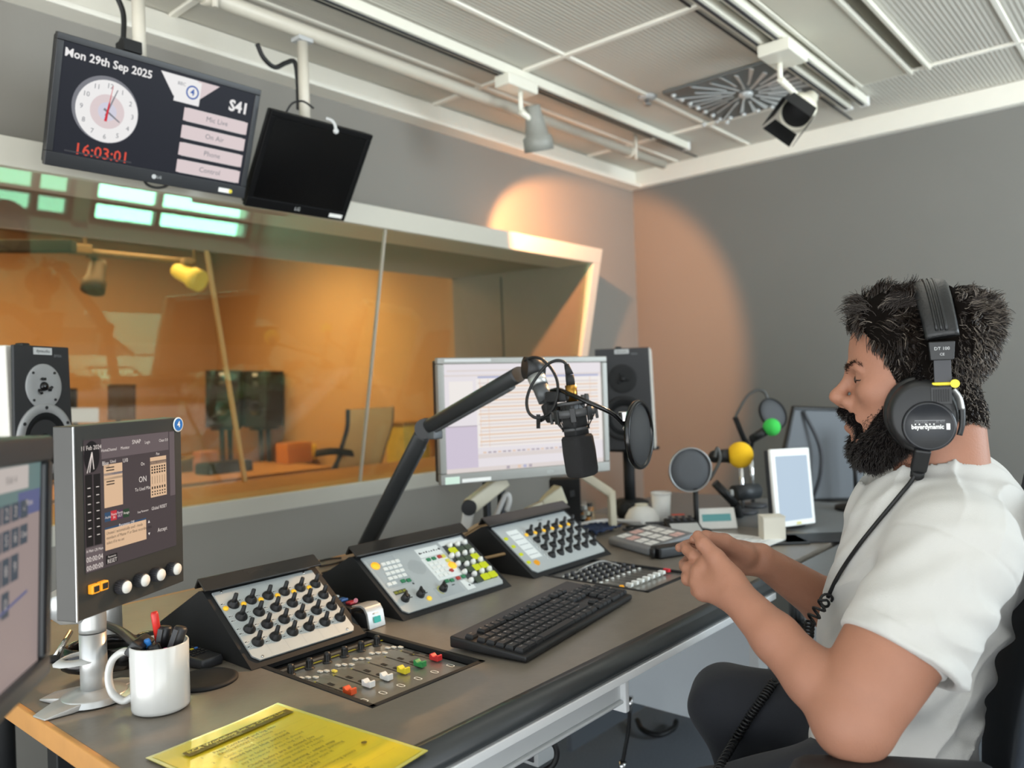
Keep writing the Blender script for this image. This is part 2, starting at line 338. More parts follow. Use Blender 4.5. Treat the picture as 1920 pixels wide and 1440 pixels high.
# ---- lighting tracks with their spot lamps
TRK = mat('white_track', 'e6e4d6', .35, noise=.02)
def track(label, x0, x1, y, ys):
    t = thing('lighting_track', label, 'light track', ((x0+x1)/2, y, 2.35))
    m = MB()
    for a in ys: m.box(((x0+x1)/2, y+a, 2.378), (x1-x0, .034, .036))
    m.build('rail', TRK, t, .004)
    m = MB()
    for a in ys: m.box(((x0+x1)/2, y+a, 2.3585), (x1-x0-.03, .010, .004))
    m.build('contact_slot', DGREY, t)
    for a in ys: MB().box((x1+.005, y+a, 2.378), (.02, .038, .04)).build('end_cap', WHITE, t, .003)
    return t
track('single white lighting track along the window wall, nearest the pipe', -.6, 3.62, 1.915, [0]); track('double white lighting track beside the cream ceiling light', -.6, 3.62, 1.095, [-.034, .034])
def spot_lamp(label, px, y, zt, head, aim, body, barn, L=.19, r0=.028, r1=.062):
    a = P(*px, Z=2.345); a.y = y; b = P(*head, Y=y)
    t = thing('track_spot_lamp', label, 'spot light', (a.x, y, 2.33))
    MB().box((a.x, y-(.02 if barn else 0), 2.336), (.17, .075 if not barn else .115, .044)).build('gear_box', TRK, t, .006)
    d = (Vector(aim)-b).normalized(); back = b-d*L*.45
    MB().cyl((a.x+.02, y, 2.325), (a.x+.02, y, b.z+.035), .009).cyl((a.x+.02, y, b.z+.036), b+d*-.01, .012, .010).build('stem', TRK, t)
    x = d.orthogonal().normalized(); M = frame(back, x, d.cross(x))
    MB().lathe([(0, 0), (r0*.8, 0), (r0, .006), (r0*1.15, .05), (r0*1.2, .056), (r1*.82, L*.66), (r1, L*.70), (r1*1.04, L), (r1*.93, L), (r1*.9, L*.93), (0, L*.93)], M, 28).build('lamp_head', body, t)
    MB().lathe([(0, L*.935), (r1*.88, L*.935), (r1*.86, L*.95), (0, L*.96)], M, 28).build('lens', BLKM, t)
    f = MB()
    y_ = M.to_3x3() @ Y3; x_ = M.to_3x3() @ X3
    e = back+d*L; sp = .006 if barn else .022
    q = .062 if not barn else .10
    for s in (0, 1, 2, 3) if barn else (0,):
        u = (x_, y_, -x_, -y_)[s]; v = d.cross(u)
        o = e+u*r1*.95
        f.add([o-v*r1*.8, o+v*r1*.8, o+v*r1*.95+d*q+u*sp, o-v*r1*.95+d*q+u*sp, o-v*r1*.8+u*.002, o+v*r1*.8+u*.002, o+v*r1*.95+d*q+u*(sp+.002), o-v*r1*.95+d*q+u*(sp+.002)], [(0,1,2,3),(7,6,5,4),(0,4,5,1),(1,5,6,2),(2,6,7,3),(3,7,4,0)])
    if barn: f.build('barn_door', BLKM, t)
    return t, b, d, back
spot_lamp('grey drop shaped spot lamp hanging from the single track by the window wall', (985, 150), 1.915, 2.3, (1004, 236), (2.62, 1.98, 1.62), mat('spot_grey', '8f9089', .45, noise=.05), False, L=.17, r0=.03, r1=.056)
h = P(1008, 262, Y=1.93)
spot_lamp('cream spot lamp with black barn doors on the double track, tilted down', (1482, 92), 1.095, 2.3, (1508, 196), (.64, 1.12, .74), CREAM, True)
# ---- suspended pipe
t = thing('suspended_pipe', 'long cream steel pipe hung below the ceiling along the window wall', 'pipe', (1.4, 2.05, 2.29))
m = MB().cyl((-1.15, 2.05, 2.315), (3.63, 2.05, 2.315), .0225, n=20)
PIPE = mat('pipe_paint', 'cfc9ba', .4, noise=.03); m.build('pipe', PIPE, t)
for k, px in enumerate((405, 1193)):
    q = P(px, 290 if k else 30, Y=2.02)
    MB().cyl((q.x, 2.022, 2.395), (q.x, 2.022, 2.275), .009).build('hanger_rod', PIPE, t)
    MB().cyl((q.x-.02, 2.05, 2.315), (q.x+.02, 2.05, 2.315), .027).build('pipe_clamp', PIPE, t)
# ================================================================ hung screens
NAVY = glow('22242f', .8); SCW = glow('f1efee', .95); SCP = glow('ead9da', .85); SCR = glow('e2523f', .9); SCRED = glow('d8283a', .9); SCB = glow('3c62b0', .9); SCG = glow('8f9098', .7); SCLB = glow('d9d7e6', .9)
def hung_screen(t, M, w, h, dep, bez, screen, bezel_mat, base=.03):
    """bezel frame, screen, back shell; M at the lower left corner, z towards the viewer"""
    f = MB()
    for x0, y0, x1, y1 in ((0, 0, w, base), (0, h-bez, w, h), (0, base, bez, h-bez), (w-bez, base, w, h-bez)): f.box(((x0+x1)/2, (y0+y1)/2, -.006), (x1-x0, y1-y0, .016), M)
    f.build('bezel', bezel_mat, t, .0015)
    b = MB().box((w/2, h/2, -dep*.4), (w-.006, h-.006, dep*.6), M).box((w/2, h*.48, -dep*.8), (w*.7, h*.7, dep*.5), M); b.build('back_shell', BLKM, t, .006)
    MB().box((w/2, (base+h-bez)/2, -.004), (w-2*bez+.004, h-base-bez+.004, .006), M).build('screen', screen[0] if isinstance(screen, tuple) else screen, t) if not isinstance(screen, MB) else None
def pole_mount(t, x, z0, back, top=2.315):
    MB().cyl((x, 2.05, z0), (x, 2.05, top-.036), .0165, n=18).build('pole', PIPE, t)
    MB().box((x, 2.05, top-.030), (.052, .044, .013)).build('pole_clamp', LGREY, t, .002)
    m = MB().cyl((x, 2.05, z0+.02), back, .02).box(back, (.11, .03, .11)); m.build('tilt_bracket', BLKM, t, .003)
# clock display
TL = P(108, 58, D=1.84); a = math.radians(21); w, h = .527, .305
ydir = Vector((0, -math.sin(a), math.cos(a))); M = frame(TL-ydir*h, X3, ydir)
t = thing('clock_display', 'large hanging screen with a white clock face and red digital time', 'screen', (TL.x+w/2, 2.0, TL.z-h))
bz = mat('screen_bezel', '17181b', .35)
hung_screen(t, M, w, h, .05, .016, MB(), bz, .034)
s = MB().box((w/2, .163, -.0035), (w-.03, h-.046, .006), M, 0)
s.text('Mon 29th Sep 2025', .0265, .122, .265, M, 1, bold=.0006, sx=.98)
cx, cy, R = .128, .153, .074
s.disc((cx-.004, cy+.004), R*1.06, M, 4, .0003, 48); s.disc((cx, cy), R*1.02, M, 4, .0005, 48); s.disc((cx, cy), R, M, 1, .0007, 48); s.disc((cx, cy), R*.55, M, 2, .0009, 40); s.disc((cx, cy), R*.3, M, 6, .0011, 32)
for n in range(1, 13):
    q = PI/2-n*PI/6; s.text(str(n), .0165, cx+R*.82*math.cos(q), cy+R*.82*math.sin(q), M, 4, .0014)
def hand(ang, l, b, wd, mi, z):
    q = math.radians(90-ang); d = Vector((math.cos(q), math.sin(q), 0)); n = Vector((-d.y, d.x, 0)); o = Vector((cx, cy, z))
    s.add([o-d*b-n*wd, o-d*b+n*wd, o+d*l+n*wd*.5, o+d*l-n*wd*.5], [(3, 2, 1, 0)], M, mi)
hand(121.5, R*.5, R*.14, .0028, 4, .0016); hand(18.2, R*.8, R*.15, .0022, 4, .0018); hand(6, R*.86, R*.3, .0012, 5, .0020); hand(6, R*.30, R*.32, .0034, 5, .0021)
s.text('16:03:01', .0385, .127, .050, M, 3, bold=.0004)
s.text('S41', .040, .468, .243, M, 1, bold=.0014)
s.add([(.222, .287, .0005), (.330, .283, .0005), (.330, .213, .0005), (.272, .213, .0005), (.270, .226, .0005)], [(4, 3, 2, 1, 0)][::1], M, 1) if False else None
s.add([(.245, .283, .0006), (.284, .231, .0006), (.345, .231, .0006), (.345, .283, .0006)], [(0, 1, 2, 3)], M, 1)
s.add([(.342, .283, .0006), (.342, .236, .0006), (.353, .236, .0006), (.405, .283, .0006)], [(0, 1, 2, 3)], M, 2)
s.rect(.286, .219, .355, .279, M, 1, .0009); s.text('BBC', .012, .302, .2645, M, 4, .0012); s.arc((.333, .250), .0135, .0175, 0, 2*PI, M, 7, .0013, 32); s.text('4', .022, .333, .250, M, 7, .0013, bold=.0006)
for k, word in enumerate(('Mic Live', 'On Air', 'Phone', 'Control')):
    y = .1925-k*.045; s.rect(.318, y-.0165, .502, y+.0165, M, 2, .0005); s.rect(.326, y-.0172, .494, y+.0172, M, 1, .0004); s.text(word, .019, .412, y, M, 4, .0009)
s.build('screen', [NAVY, SCW, SCP, SCR, SCG, SCRED, SCLB, SCB], t)
s = MB().rect(.04, .0405, .20, .044, M, 0, .0021); s.build('lower_bar', glow('5c5d63', .5), t)
s = MB().disc((.262, .0175), .006, M, 0, .0023).text('LG', .010, .276, .0175, M, 0, .0023); s.build('maker_badge', LGREY, t)
s = MB().rect(.445, .008, .478, .020, M, 0, .0023).disc((.481, .014), .0055, M, 1, .0024); s.build('energy_sticker', [WHITE, col('d9c93c')], t)
pole_mount(t, .955, 2.03, M @ Vector((w*.46, h*.55, -.055)))
MB().box((.905, 2.0, 2.08), (.045, .05, .03)).cyl((.885, 2.0, 2.085), (.925, 2.0, 2.085), .018).build('bracket_knob', BLKM, t, .002)
MB().tube(spline([(.93, 2.08, 2.33), (.915, 2.085, 2.26), (.93, 2.08, 2.2), (.925, 2.075, 2.10), (.93, 2.06, 2.0)]), .007).build('power_cable', RUBBER, t)
q = [P(x, y, D=2.2) for x, y in ((268, 333), (276, 346), (293, 352), (311, 349), (322, 338))]
MB().tube(spline(q), .004).build('signal_cable', RUBBER, t)
# small black screen
TL2 = P(513, 206, D=2.24); a2 = math.radians(35); w2, h2 = .352, .292
yd = Vector((.0, -math.sin(a2), math.cos(a2))); M2 = frame(TL2-yd*h2, Vector((.995, -.03, 0)), yd)
t = thing('hanging_monitor', 'smaller blank black screen hung beside the clock display', 'screen', (TL2.x+w2/2, 1.95, TL2.z-h2))
hung_screen(t, M2, w2, h2, .05, .017, MB(), mat('dark_bezel', '0c0c0d', .45, spec=.2), .03)
s = MB().box((w2/2, .152, -.0035), (w2-.03, h2-.045, .006), M2); s.build('screen', mat('blank_screen', '050506', .25), t)
MB().text('LG', .016, w2*.49, .016, M2, 0, .0023).build('maker_badge', LGREY, t)
MB().rect(w2*.82, .008, w2*.96, .02, M2, 0, .0024).build('sticker', WHITE, t)
pole_mount(t, 1.456, 2.0, M2 @ Vector((w2*.4, h2*.55, -.055)))
q = [P(x, y, Y=2.07) for x, y in ((482, 82), (494, 108), (515, 126), (536, 118), (552, 116), (558, 150), (560, 205))]
MB().tube(spline(q), .007).build('power_cable', RUBBER, t)
q = [P(x, y, D=2.3) for x, y in ((535, 213), (548, 194), (568, 190), (588, 203))]
MB().tube(spline(q), .003).build('signal_cable', RUBBER, t)
q = [P(x, y, D=2.22) for x, y in ((612, 222), (622, 226), (628, 234), (630, 246))]
MB().tube(spline(q), .0045).ball(q[-1], .008).build('camera_clip', LGREY, t)
# ================================================================ loudspeakers
def speaker(label, M, grille_grey, w=.172, h=.31, d=.26, z0=0.):
    """M at the lower middle of the front, x across, y up, z out of the front"""
    o = M.translation
    t = thing('loudspeaker', label, 'loudspeaker', M @ Vector((0, 0, -d/2)))
    c = MB()     # cabinet tapering to the top and the back
    pts = lambda z, k: [(-w/2*k, 0, z), (w/2*k, 0, z), (w/2*k*.93, h, z-.012), (-w/2*k*.93, h, z-.012)]
    c.ring([pts(0, 1), pts(-.035, 1.04), pts(-d, .97)], M, 0, False); c.build('cabinet', [mat('speaker_white', 'd6d3ca', .4, noise=.02)], t, .004)
    fb = MB().prism([(-w/2, .0), (w/2, .0), (w/2*.93, h), (-w/2*.93, h)], .008, M, 0, .001); fb.build('front_baffle', mat('speaker_front', '222325', .5, noise=.08), t, .002)
    DISH = mat('speaker_plate', '9b9c9c', .5, .2, noise=.06) if grille_grey else BLKM
    yt, yw = h*.70, h*.31
    M1 = M @ Matrix.Translation((0, yt, .009)); M0 = M @ Matrix.Translation((0, yw, .009))
    tp = MB().lathe([(0, 0), (.052, 0), (.052, .002), (.050, .003), (.030, -.0005+.001), (.014, .0005), (0, .0005)], M1, 40); tp.build('tweeter_plate', DISH, t)
    tw = MB().ball((0, 0, .002), (.011, .011, .008), 18, 8, M1)
    for k in range(3):
        a_ = PI/2+k*2*PI/3; tw.box((math.cos(a_)*.017, math.sin(a_)*.017, .004), (.006, .006, .004), M1).cyl((math.cos(a_)*.017, math.sin(a_)*.017, .004), (math.cos(a_+.5)*.02, math.sin(a_+.5)*.02, .006), .003, M=M1, n=8)
    tw.build('tweeter_dome', BLKG if grille_grey else BLKM, t)
    wf = MB().lathe([(.060, 0), (.082, 0), (.082, .003), (.078, .005), (.062, .005), (.060, .0)], M0, 48, caps=False); wf.build('woofer_ring', DISH, t)
    MB().lathe([(.061, .004), (.056, .006), (.050, .003), (.024, -.012), (.020, -.004), (.010, .002), (0, .003)], M0, 40, caps=False).build('woofer_cone', mat('woofer_cone', '141516', .75, spec=.2), t)
    for k in range(6):
        a_ = .5+k*PI/3; MB().cyl((.072*math.cos(a_), .072*math.sin(a_), .004), (.072*math.cos(a_), .072*math.sin(a_), .0065), .004, n=10, M=M0).build('ring_screw', BLKM, t)
    for k in range(4):
        a_ = PI/4+k*PI/2; MB().cyl((.044*math.cos(a_), .044*math.sin(a_), .002), (.044*math.cos(a_), .044*math.sin(a_), .0045), .003, n=8, M=M1).build('plate_screw', BLKM, t)
    b = MB().box((0, h-.012, .0095), (.052, .016, .003), M, 0).text('dynaudio', .011, 0, h-.012, M, 1, .0113).text('BM5A', .009, .045, h-.022, M, 2, .0095); b.build('maker_badge', [LGREY, BLKM, GREY], t)
    MB().box((-.015, h+.002, -.03), (.024, .012, .02), M).build('top_clip', BLK, t, .003)
    if True:
        b = M @ Vector((0, 0, -d/2)); s = thing('speaker_stand', 'black pole stand under the '+label.split(' behind')[0]+(' on the desk' if z0 else ' behind the desk'), 'stand', (b.x, b.y, z0))
        MB().box((b.x, b.y, b.z-.008), (.16, .18, .012)).build('top_plate', BLKM, s, .002)
        MB().cyl((b.x, b.y, z0), (b.x, b.y, b.z-.013), .022).build('pole', BLKM, s); MB().lathe([(0, 0), (.11 if not z0 else .07, 0), (.11 if not z0 else .07, .012), (.05, .02), (0, .02)], Matrix.Translation((b.x, b.y, z0)), 28).build('base', BLKM, s)
    return t
zb = 1.335-.31
c0 = P(62, 880, D=1.95); c0 = Vector((.685, 2.02, zb))
ang = math.radians(-62); F = Vector((math.cos(ang), math.sin(ang), 0))
M = frame(c0, Z3.cross(F)*1, Z3)
speaker('white sided loudspeaker with grey drive units behind the left touchscreens', M, True)
c1 = P(1174, 880, D=2.92); c1.z = .96
F = Vector((-math.sin(math.radians(62)), -math.cos(math.radians(62)), 0)); 
M = frame(c1, Z3.cross(F), Z3)
speaker('black fronted loudspeaker behind the right edge of the big monitor', M, False, w=.21, h=.37, z0=.741)
# ================================================================ desks
def desk_mat():
    m = mat('slate_laminate', '736c62', .36, spec=.5, noise=.16, nscale=22, bump=.12, bscale=90); return m
SLATE = desk_mat(); SLATEG = mat('grey_laminate', '6a6d6e', .45, noise=.1, nscale=25, bump=.1, bscale=90)
ZD = .74
t = thing('broadcast_desk', 'long dark slate desk with black rim that carries the consoles', 'desk', (1.3, 1.3, 0))
# top, opened where the fader panels are sunk
m = MB()
xs = [.432, .742, .992, 1.52, 1.735, 2.36]; ya, yb0, y1, y2 = .79, .918, 1.25, 1.865
hol = [(.742, .918, .992, 1.245), (1.515, .932, 1.735, 1.245)]
def slab(x0, y0, x1, y1_): m.box(((x0+x1)/2, (y0+y1_)/2, ZD-.014), (x1-x0, y1_-y0, .028))
slab(.432, ya, .742, y2); slab(.742, ya, .986, .930); slab(.742, 1.242, .986, y2); slab(.986, ya, 1.515, y2); slab(1.515, ya, 1.735, .932); slab(1.515, 1.245, 1.735, y2); slab(1.735, ya, 2.36, y2)
m.build('desktop', SLATE, t)
M_ = Matrix(((0, 0, 1, .432), (1, 0, 0, 0), (0, 1, 0, 0), (0, 0, 0, 1)))
r_ = [(.79, ZD), (.777, ZD-.001), (.764, ZD-.007), (.757, ZD-.018), (.757, ZD-.026), (.765, ZD-.034), (.79, ZD-.034)]
MB().prism(r_, 1.36, M_, smooth=True).build('front_rim', mat('rim_black', '2e3132', .35, bump=.1, bscale=60), t)
MB().box((1.11, .764, ZD-.042), (1.36, .012, .015)).build('rim_strip', mat('bright_aluminium', 'e6e8e8', .3, .25), t, .002)
MB().box((.428, 1.33, ZD-.016), (.010, 1.08, .033)).build('side_lipping', WOOD, t, .003)
MB().box((1.4, 1.868, ZD-.014), (1.94, .008, .03)).build('back_lipping', WOOD, t, .002)
MB().box((.84, .845, .638), (.79, .04, .036)).box((.84, .845, .659), (.79, .052, .007)).box((.84, .845, .617), (.79, .052, .007)).build('frame_beam', mat('white_beam', 'cfd2d2', .35, .2), t, .003)
MB().box((1.240, .845, .632), (.014, .06, .072)).build('beam_end_plate', mat('white_metal', 'd9dbdb', .4), t, .003)
for x, y in ((.6, 1.0), (.6, 1.7), (1.3, 1.75)): MB().box((x, y, .355), (.05, .05, .71)).build('leg', BLK, t, .004)
MB().box((1.80, 1.25, .53), (.028, .85, .34)).build('end_panel', mat('grey_blue_panel', 'd6dee3', .55, noise=.02), t, .002)
MB().box((1.80, .812, .35), (.05, .024, .70)).build('end_panel_edge', mat('white_panel_edge', 'd9dcdc', .45), t, .002)
# side desk for guests
t = thing('side_desk', 'plain grey side desk beyond the seated man, joined to the slate desk', 'desk', (2.4, .8, 0))
MB().prism([(1.835, .765), (1.835, .08), (2.97, .08), (2.97, 1.70), (2.365, 1.70), (2.365, .765)], .028, Matrix.Translation((0, 0, ZD-.028))).build('desktop', SLATEG, t, .002)
MB().box((1.829, .42, ZD-.016), (.012, .68, .03)).build('edge_rail', mat('edge_grey', '9ea1a2', .4, .3), t, .002)
for x, y in ((1.9, .2), (2.9, .2), (2.9, 1.6), (1.95, .72)): MB().box((x, y, .355), (.055, .055, .71)).build('leg', mat('desk_leg_grey', 'aeb3b6', .45, .2), t, .004)
MB().box((2.4, 1.5, .38), (.9, .02, .6)).build('modesty_panel', mat('dark_panel', '565b60', .6), t, .002)
# floor clutter below the desk
q = [P(x, y, Z=.02) for x, y in ((1195, 1350), (1205, 1368), (1235, 1378), (1262, 1366), (1268, 1352))]
solo(MB().tube(spline(q), .009), 'floor_cable', RUBBER, 'short black curved cable lying on the carpet under the desk', 'cable')
q = [P(x, y, D=2.0) for x, y in ((1181, 1335), (1178, 1372), (1172, 1405), (1168, 1428))]
t = thing('jack_lead', 'hanging audio lead with silver plugs under the desk end', 'cable', P(1168, 1428, D=2.0))
MB().tube(spline(q), .005).build('lead', RUBBER, t); MB().cyl(q[0], q[0]+(q[0]-q[1])*.8, .006).build('plug', CHROME, t); MB().cyl(q[-1], q[-1]+(q[-1]-q[-2])*.8, .009).build('plug', CHROME, t)
q = [P(x, y, D=1.6) for x, y in ((1000, 1392), (1030, 1388), (1044, 1408), (1036, 1435), (1000, 1455))]
solo(MB().tube(spline(q), .006), 'hanging_cable', RUBBER, 'black cable looping below the white desk beam', 'cable')
c = P(1010, 1402, D=1.75); t = thing('floor_box', 'small pale power box hanging under the desk beside the cable loop', 'box', c)
MB().box(c, (.07, .05, .05)).build('case', LGREY, t, .004); MB().box(c+Vector((-.035, -.0, .0)), (.006, .03, .03)).build('socket', DGREY, t, .001)
# ================================================================ consoles
def plane_xy(M, px, py):
    d = RCAM @ np.array([(px-960.)/FPX, (py-720.)/FPX, 1.0]); d = Vector(d); c = Vector((0, 0, CH)); n = M.to_3x3() @ Z3; o = M.translation
    q = c+d*((o-c).dot(n)/d.dot(n)); l = M.inverted() @ q; return l.x, l.y
def rep(name, mb, mats, parent, Ms, bevel=0.):
    o = mb.build(name, mats, None, bevel); o.parent = parent; inv = mw(parent).inverted(); o.matrix_basis = inv @ Ms[0]; out = [o]
    for m in Ms[1:]:
        c = o.copy(); COL.objects.link(c); c.parent = parent; c.matrix_basis = inv @ m; out.append(c)
    return out
def T(x, y, z=0.): return Matrix.Translation((x, y, z))
PLATE = mat('console_face', 'bcc3c4', .38, .25, noise=.03, nscale=60); PRINT = col('3a3d40'); PWHITE = col('e3e8e6', .45); PGREY = col('a9b0b2', .5)
YLIT = glow('f2bd2f', .75); LIME = glow('d6e32a', .85); AMBER = glow('f0a92a', .9); KGREEN = col('2f7d55', .4); KRED = col('b33a32', .4)
def knob_mb():
    k = MB().lathe([(0, 0), (.0112, 0), (.0112, .001), (.0098, .004), (.0062, .008), (.005, .010), (0, .010)], None, 22)
    k.tube([(-.002, -.001, .007), (.0012, .0035, .014), (.0032, .0065, .019), (.004, .0078, .0205)], [.0052, .0042, .0040, .0030], 10); return k
def console(label, x0, x1, lip=True, yb_=1.232, hh=.168):
    w = x1-x0; a = math.radians(35.2); yd = Vector((0, math.cos(a), math.sin(a))); M = frame((x0, yb_, .7505), X3, yd)
    t = thing('console_unit', label, 'console', ((x0+x1)/2, 1.38, ZD))
    top = M @ Vector((0, hh+.012, 0)); bot = M @ Vector((0, -.012, 0))
    n = M.to_3x3() @ Z3
    b = MB(); poly = [(bot.y-n.y*.004, ZD+.0005), (bot.y-n.y*.003, bot.z-n.z*.003), (top.y-n.y*.003, top.z-n.z*.003), (top.y+.015, top.z-.004), (1.55, ZD+.03), (1.55, ZD+.0005)]
    xprism(b, poly, x0-.012, x1+.016); b.build('body', BLKM, t, .002)
    if lip:
        L = MB().box((w/2, hh+.012, .012), (w+.036, .030, .004), M).box((w/2, hh+.028, .002), (w+.036, .004, .022), M); L.build('smoked_cover', mat('smoked_acrylic', '2a2724', .15, noise=.1), t, .001)
    return t, M, w, hh
# --- knob console
t, M, w, h = console('sloped knob console with four rows of six black knobs, in front of the fader panel', .736, .950)
f = MB().prism([(0, .012), (.010, 0), (w-.006, 0), (w, .008), (w, h), (0, h)], .003, M, 0, -.002)
for k in range(1, 6): f.rect(w*k/6-.0003, .004, w*k/6+.0003, h-.002, M, 3, .0012)
for r in range(4):
    for k in range(6):
        x = w*(.111+.165*k); y = h*(.775-.186*r)
        for dx, dy in ((-.0175, .006), (-.0178, -.005)):
            f.rect(x+dx-.0042, y+dy-.0022, x+dx+.0042, y+dy+.0028, M, 1, .0012)
            f.rect(x+dx-.0040, y+dy-.0012, x+dx-.0016, y+dy+.0018, M, 2, .0015); f.rect(x+dx-.001, y+dy-.0014, x+dx+.0034, y+dy+.002, M, 2, .0015); f.rect(x+dx, y+dy-.0006, x+dx+.0024, y+dy+.0012, M, 1, .0017)
f.build('face_plate', [PLATE, PWHITE, PRINT, PGREY], t)
rep('knob', knob_mb(), BLK, t, [M @ T(w*(.111+.165*k), h*(.775-.186*r), .001) for r in range(4) for k in range(6)])
rep('lit_button', MB().lathe([(0, 0), (.0052, 0), (.0048, .002), (0, .0022)], None, 16), mat('amber_cap', 'e8b52c', .4, emit=.5), t, [M @ T(w*(.111+.165*k)-.0178, h*.775-.0052, .0015) for k in range(6)])
rep('face_screw', MB().lathe([(0, 0), (.0026, 0), (.0022, .0014), (0, .0014)], None, 12), CHROME, t, [M @ T(x*w, y*h, .001) for x, y in ((.078, 1.0-.02), (.077, .03), (.925, .04), (.903, .98))])
# --- intercom console
t, M, w, h = console('sloped intercom console with lime lit keys, speaker grille and yellow button', 1.075, 1.379)
f = MB().prism([(0, .010), (.010, 0), (w-.006, 0), (w, .008), (w, h), (0, h)], .003, M, 0, -.002)
f.rect(w*.02, h*.42, w*.26, h*.93, M, 3, .0012); f.rect(w*.47, h*.76, w*.70, h*.93, M, 1, .0012); f.rect(w*.46, h*.33, w*.70, h*.75, M, 1, .0012)
f.rect(w*.355, h*.06, w*.60, h*.24, M, 3, .0012); f.rect(w*.63, h*.06, w*.715, h*.24, M, 1, .0012)
f.add([(w*.74, h*.92, .0012), (w*.70, h*.13, .0012), (w*.985, h*.12, .0012), (w*.995, h*.82, .0012)], [(0, 1, 2, 3)], M, 2)
f.rect(w*.73, h*.88, w*.985, h*.97, M, 1, .0014)
for i in range(13):
    for j in range(13):
        dx, dy = (i-6)*.0036, (j-6)*.0036
        if dx*dx+dy*dy < .0225**2: f.disc((w*.375+dx, h*.64+dy), .0009, M, 4, .0013, 6)
for k in range(7): f.rect(w*(.50+.026*k), h*.835, w*(.514+.026*k), h*(.85+.006*(k % 3)), M, 2, .0016)
f.disc((w*.49, h*.845), .003, M, 2, .0016, 12); f.disc((w*.69, h*.85), .0032, M, 2, .0016, 12); f.disc((w*.24, h*.40), .0026, M, 2, .0016, 12); f.disc((w*.677, h*.13), .0026, M, 2, .0018, 12)
f.rect(w*.037, h*.30, w*.148, h*.365, M, 2, .0014)
f.text('88.88.88', .0095, w*.092, h*.332, M, 5, .0018)
for x in (.12, .26, .46, .53): f.rect(w*x, h*.20, w*(x+.03), h*.215, M, 2, .0016)
f.arc((w*.425, h*.18), .0105, .0125, 1.6, 4.4, M, 5, .0016)
f.build('face_plate', [PLATE, PWHITE, PRINT, PGREY, col('6f7678'), glow('cfd23c', .6)], t)
def bw_(sx, sy, hz=.0035): return MB().box((0, 0, hz/2), (sx, sy, hz))
key = bw_(.0105, .0085); KW = col('e9ebe6', .4)
pos = [(.128+.043*c+(-.026)*0, .81-.083*r) for r in range(5) for c in range(4) if not (r == 4 and c >= 2)]
rep('keypad_key', key, KW, t, [M @ T(w*(x-.03*(1 if y < .5 else 0)-.012*(4-((y-.478)/.083))), h*y, .001) for x, y in pos], .0008)
rep('green_key', key, KGREEN, t, [M @ T(w*x, h*y, .001) for x, y in ((.173, .474), (.221, .464), (.518, .705), (.571, .703), (.515, .286), (.563, .277), (.686, .286))], .0008)
rep('red_key', key, KRED, t, [M @ T(w*x, h*y, .001) for x, y in ((.632, .709), (.629, .434), (.630, .282))], .0008)
rep('white_key', key, KW, t, [M @ T(w*(.505+.045*c), h*(.62-.075*r), .001) for r in range(4) for c in range(3)], .0008)
rep('yellow_key', key, col('d8cf58', .4), t, [M @ T(w*.668, h*.70, .001), M @ T(w*.674, h*.61, .001)], .0008)
rep('round_lit_button', MB().lathe([(0, 0), (.0105, 0), (.0098, .003), (0, .0034)], None, 20), mat('amber_button', 'f0ac28', .4, emit=.7), t, [M @ T(w*.06, h*.818, .001), M @ T(w*.679, h*.515, .001)])
rep('small_lit_button', MB().lathe([(0, 0), (.006, 0), (.0056, .003), (0, .0034)], None, 16), mat('yellow_button', 'e9c23c', .4, emit=.5), t, [M @ T(w*.264, h*.11, .001)])
pk = MB().lathe([(0, 0), (.0095, 0), (.009, .004), (.0075, .012), (0, .0125)], None, 18).box((0, .003, .0105), (.004, .018, .008))
rep('pointer_knob', pk, BLK, t, [M @ T(w*.08, h*.205, .001) @ Matrix.Rotation(-.5, 4, 'Z'), M @ T(w*.219, h*.201, .001) @ Matrix.Rotation(-.4, 4, 'Z'), M @ T(w*.43, h*.185, .001) @ Matrix.Rotation(-.5, 4, 'Z')])
lit = [(.797, .75), (.946, .553), (.869, .369), (.954, .373), (.873, .178), (.956, .18)]; dim = [(.876, .738), (.955, .738), (.79, .556), (.868, .554), (.797, .363), (.783, .166)]
sq = bw_(.021, .0165, .004)
rep('lit_channel_key', sq, LIME, t, [M @ T(w*x, h*y, .0015) for x, y in lit], .001); rep('dark_channel_key', sq, col('3d4a3a', .4), t, [M @ T(w*x, h*y, .0015) for x, y in dim], .001)
lv = MB().lathe([(0, 0), (.007, 0), (.0062, .006), (.003, .011), (0, .0115)], None, 14)
rep('lever_key', lv, KW, t, [M @ T(w*(x+.004), h*(y+.097), .0015) for x, y in lit+dim])
rep('side_lever', lv, KW, t, [M @ T(w*(.735-.008*k), h*(.66-.16*k), .0015) for k in range(4)])
# --- second knob console
t, M, w, h = console('farther sloped knob console with amber top row and lime lit side keys', 1.491, 1.794)
f = MB().prism([(0, .010), (.010, 0), (w-.006, 0), (w, .008), (w, h), (0, h)], .003, M, 0, -.002)
for k in range(7): f.rect(w*(.29+.118*k)-.0003, h*.08, w*(.29+.118*k)+.0003, h*.9, M, 3, .0012)
for r in range(4):
    for k in range(6):
        x = w*(.345+.119*k); y = h*(.735-.173*r)
        for dy in (.006, -.005): f.rect(x-.022, y+dy-.0025, x-.012, y+dy+.0028, M, 1, .0012); f.rect(x-.019, y+dy-.0016, x-.015, y+dy+.002, M, 2, .0014)
f.rect(w*.10, h*.25, w*.24, h*.86, M, 1, .0012)
for k in range(5): f.rect(w*.11, h*(.32+.11*k), w*.225, h*(.335+.11*k), M, 3, .0014)
f.text('SNAP', .008, w*.6, h*.93, M, 2, .0014)
f.build('face_plate', [PLATE, PWHITE, PRINT, PGREY], t)
rep('knob', knob_mb(), BLK, t, [M @ T(w*(.345+.119*k), h*(.735-.173*r), .001) for r in range(4) for k in range(6)])
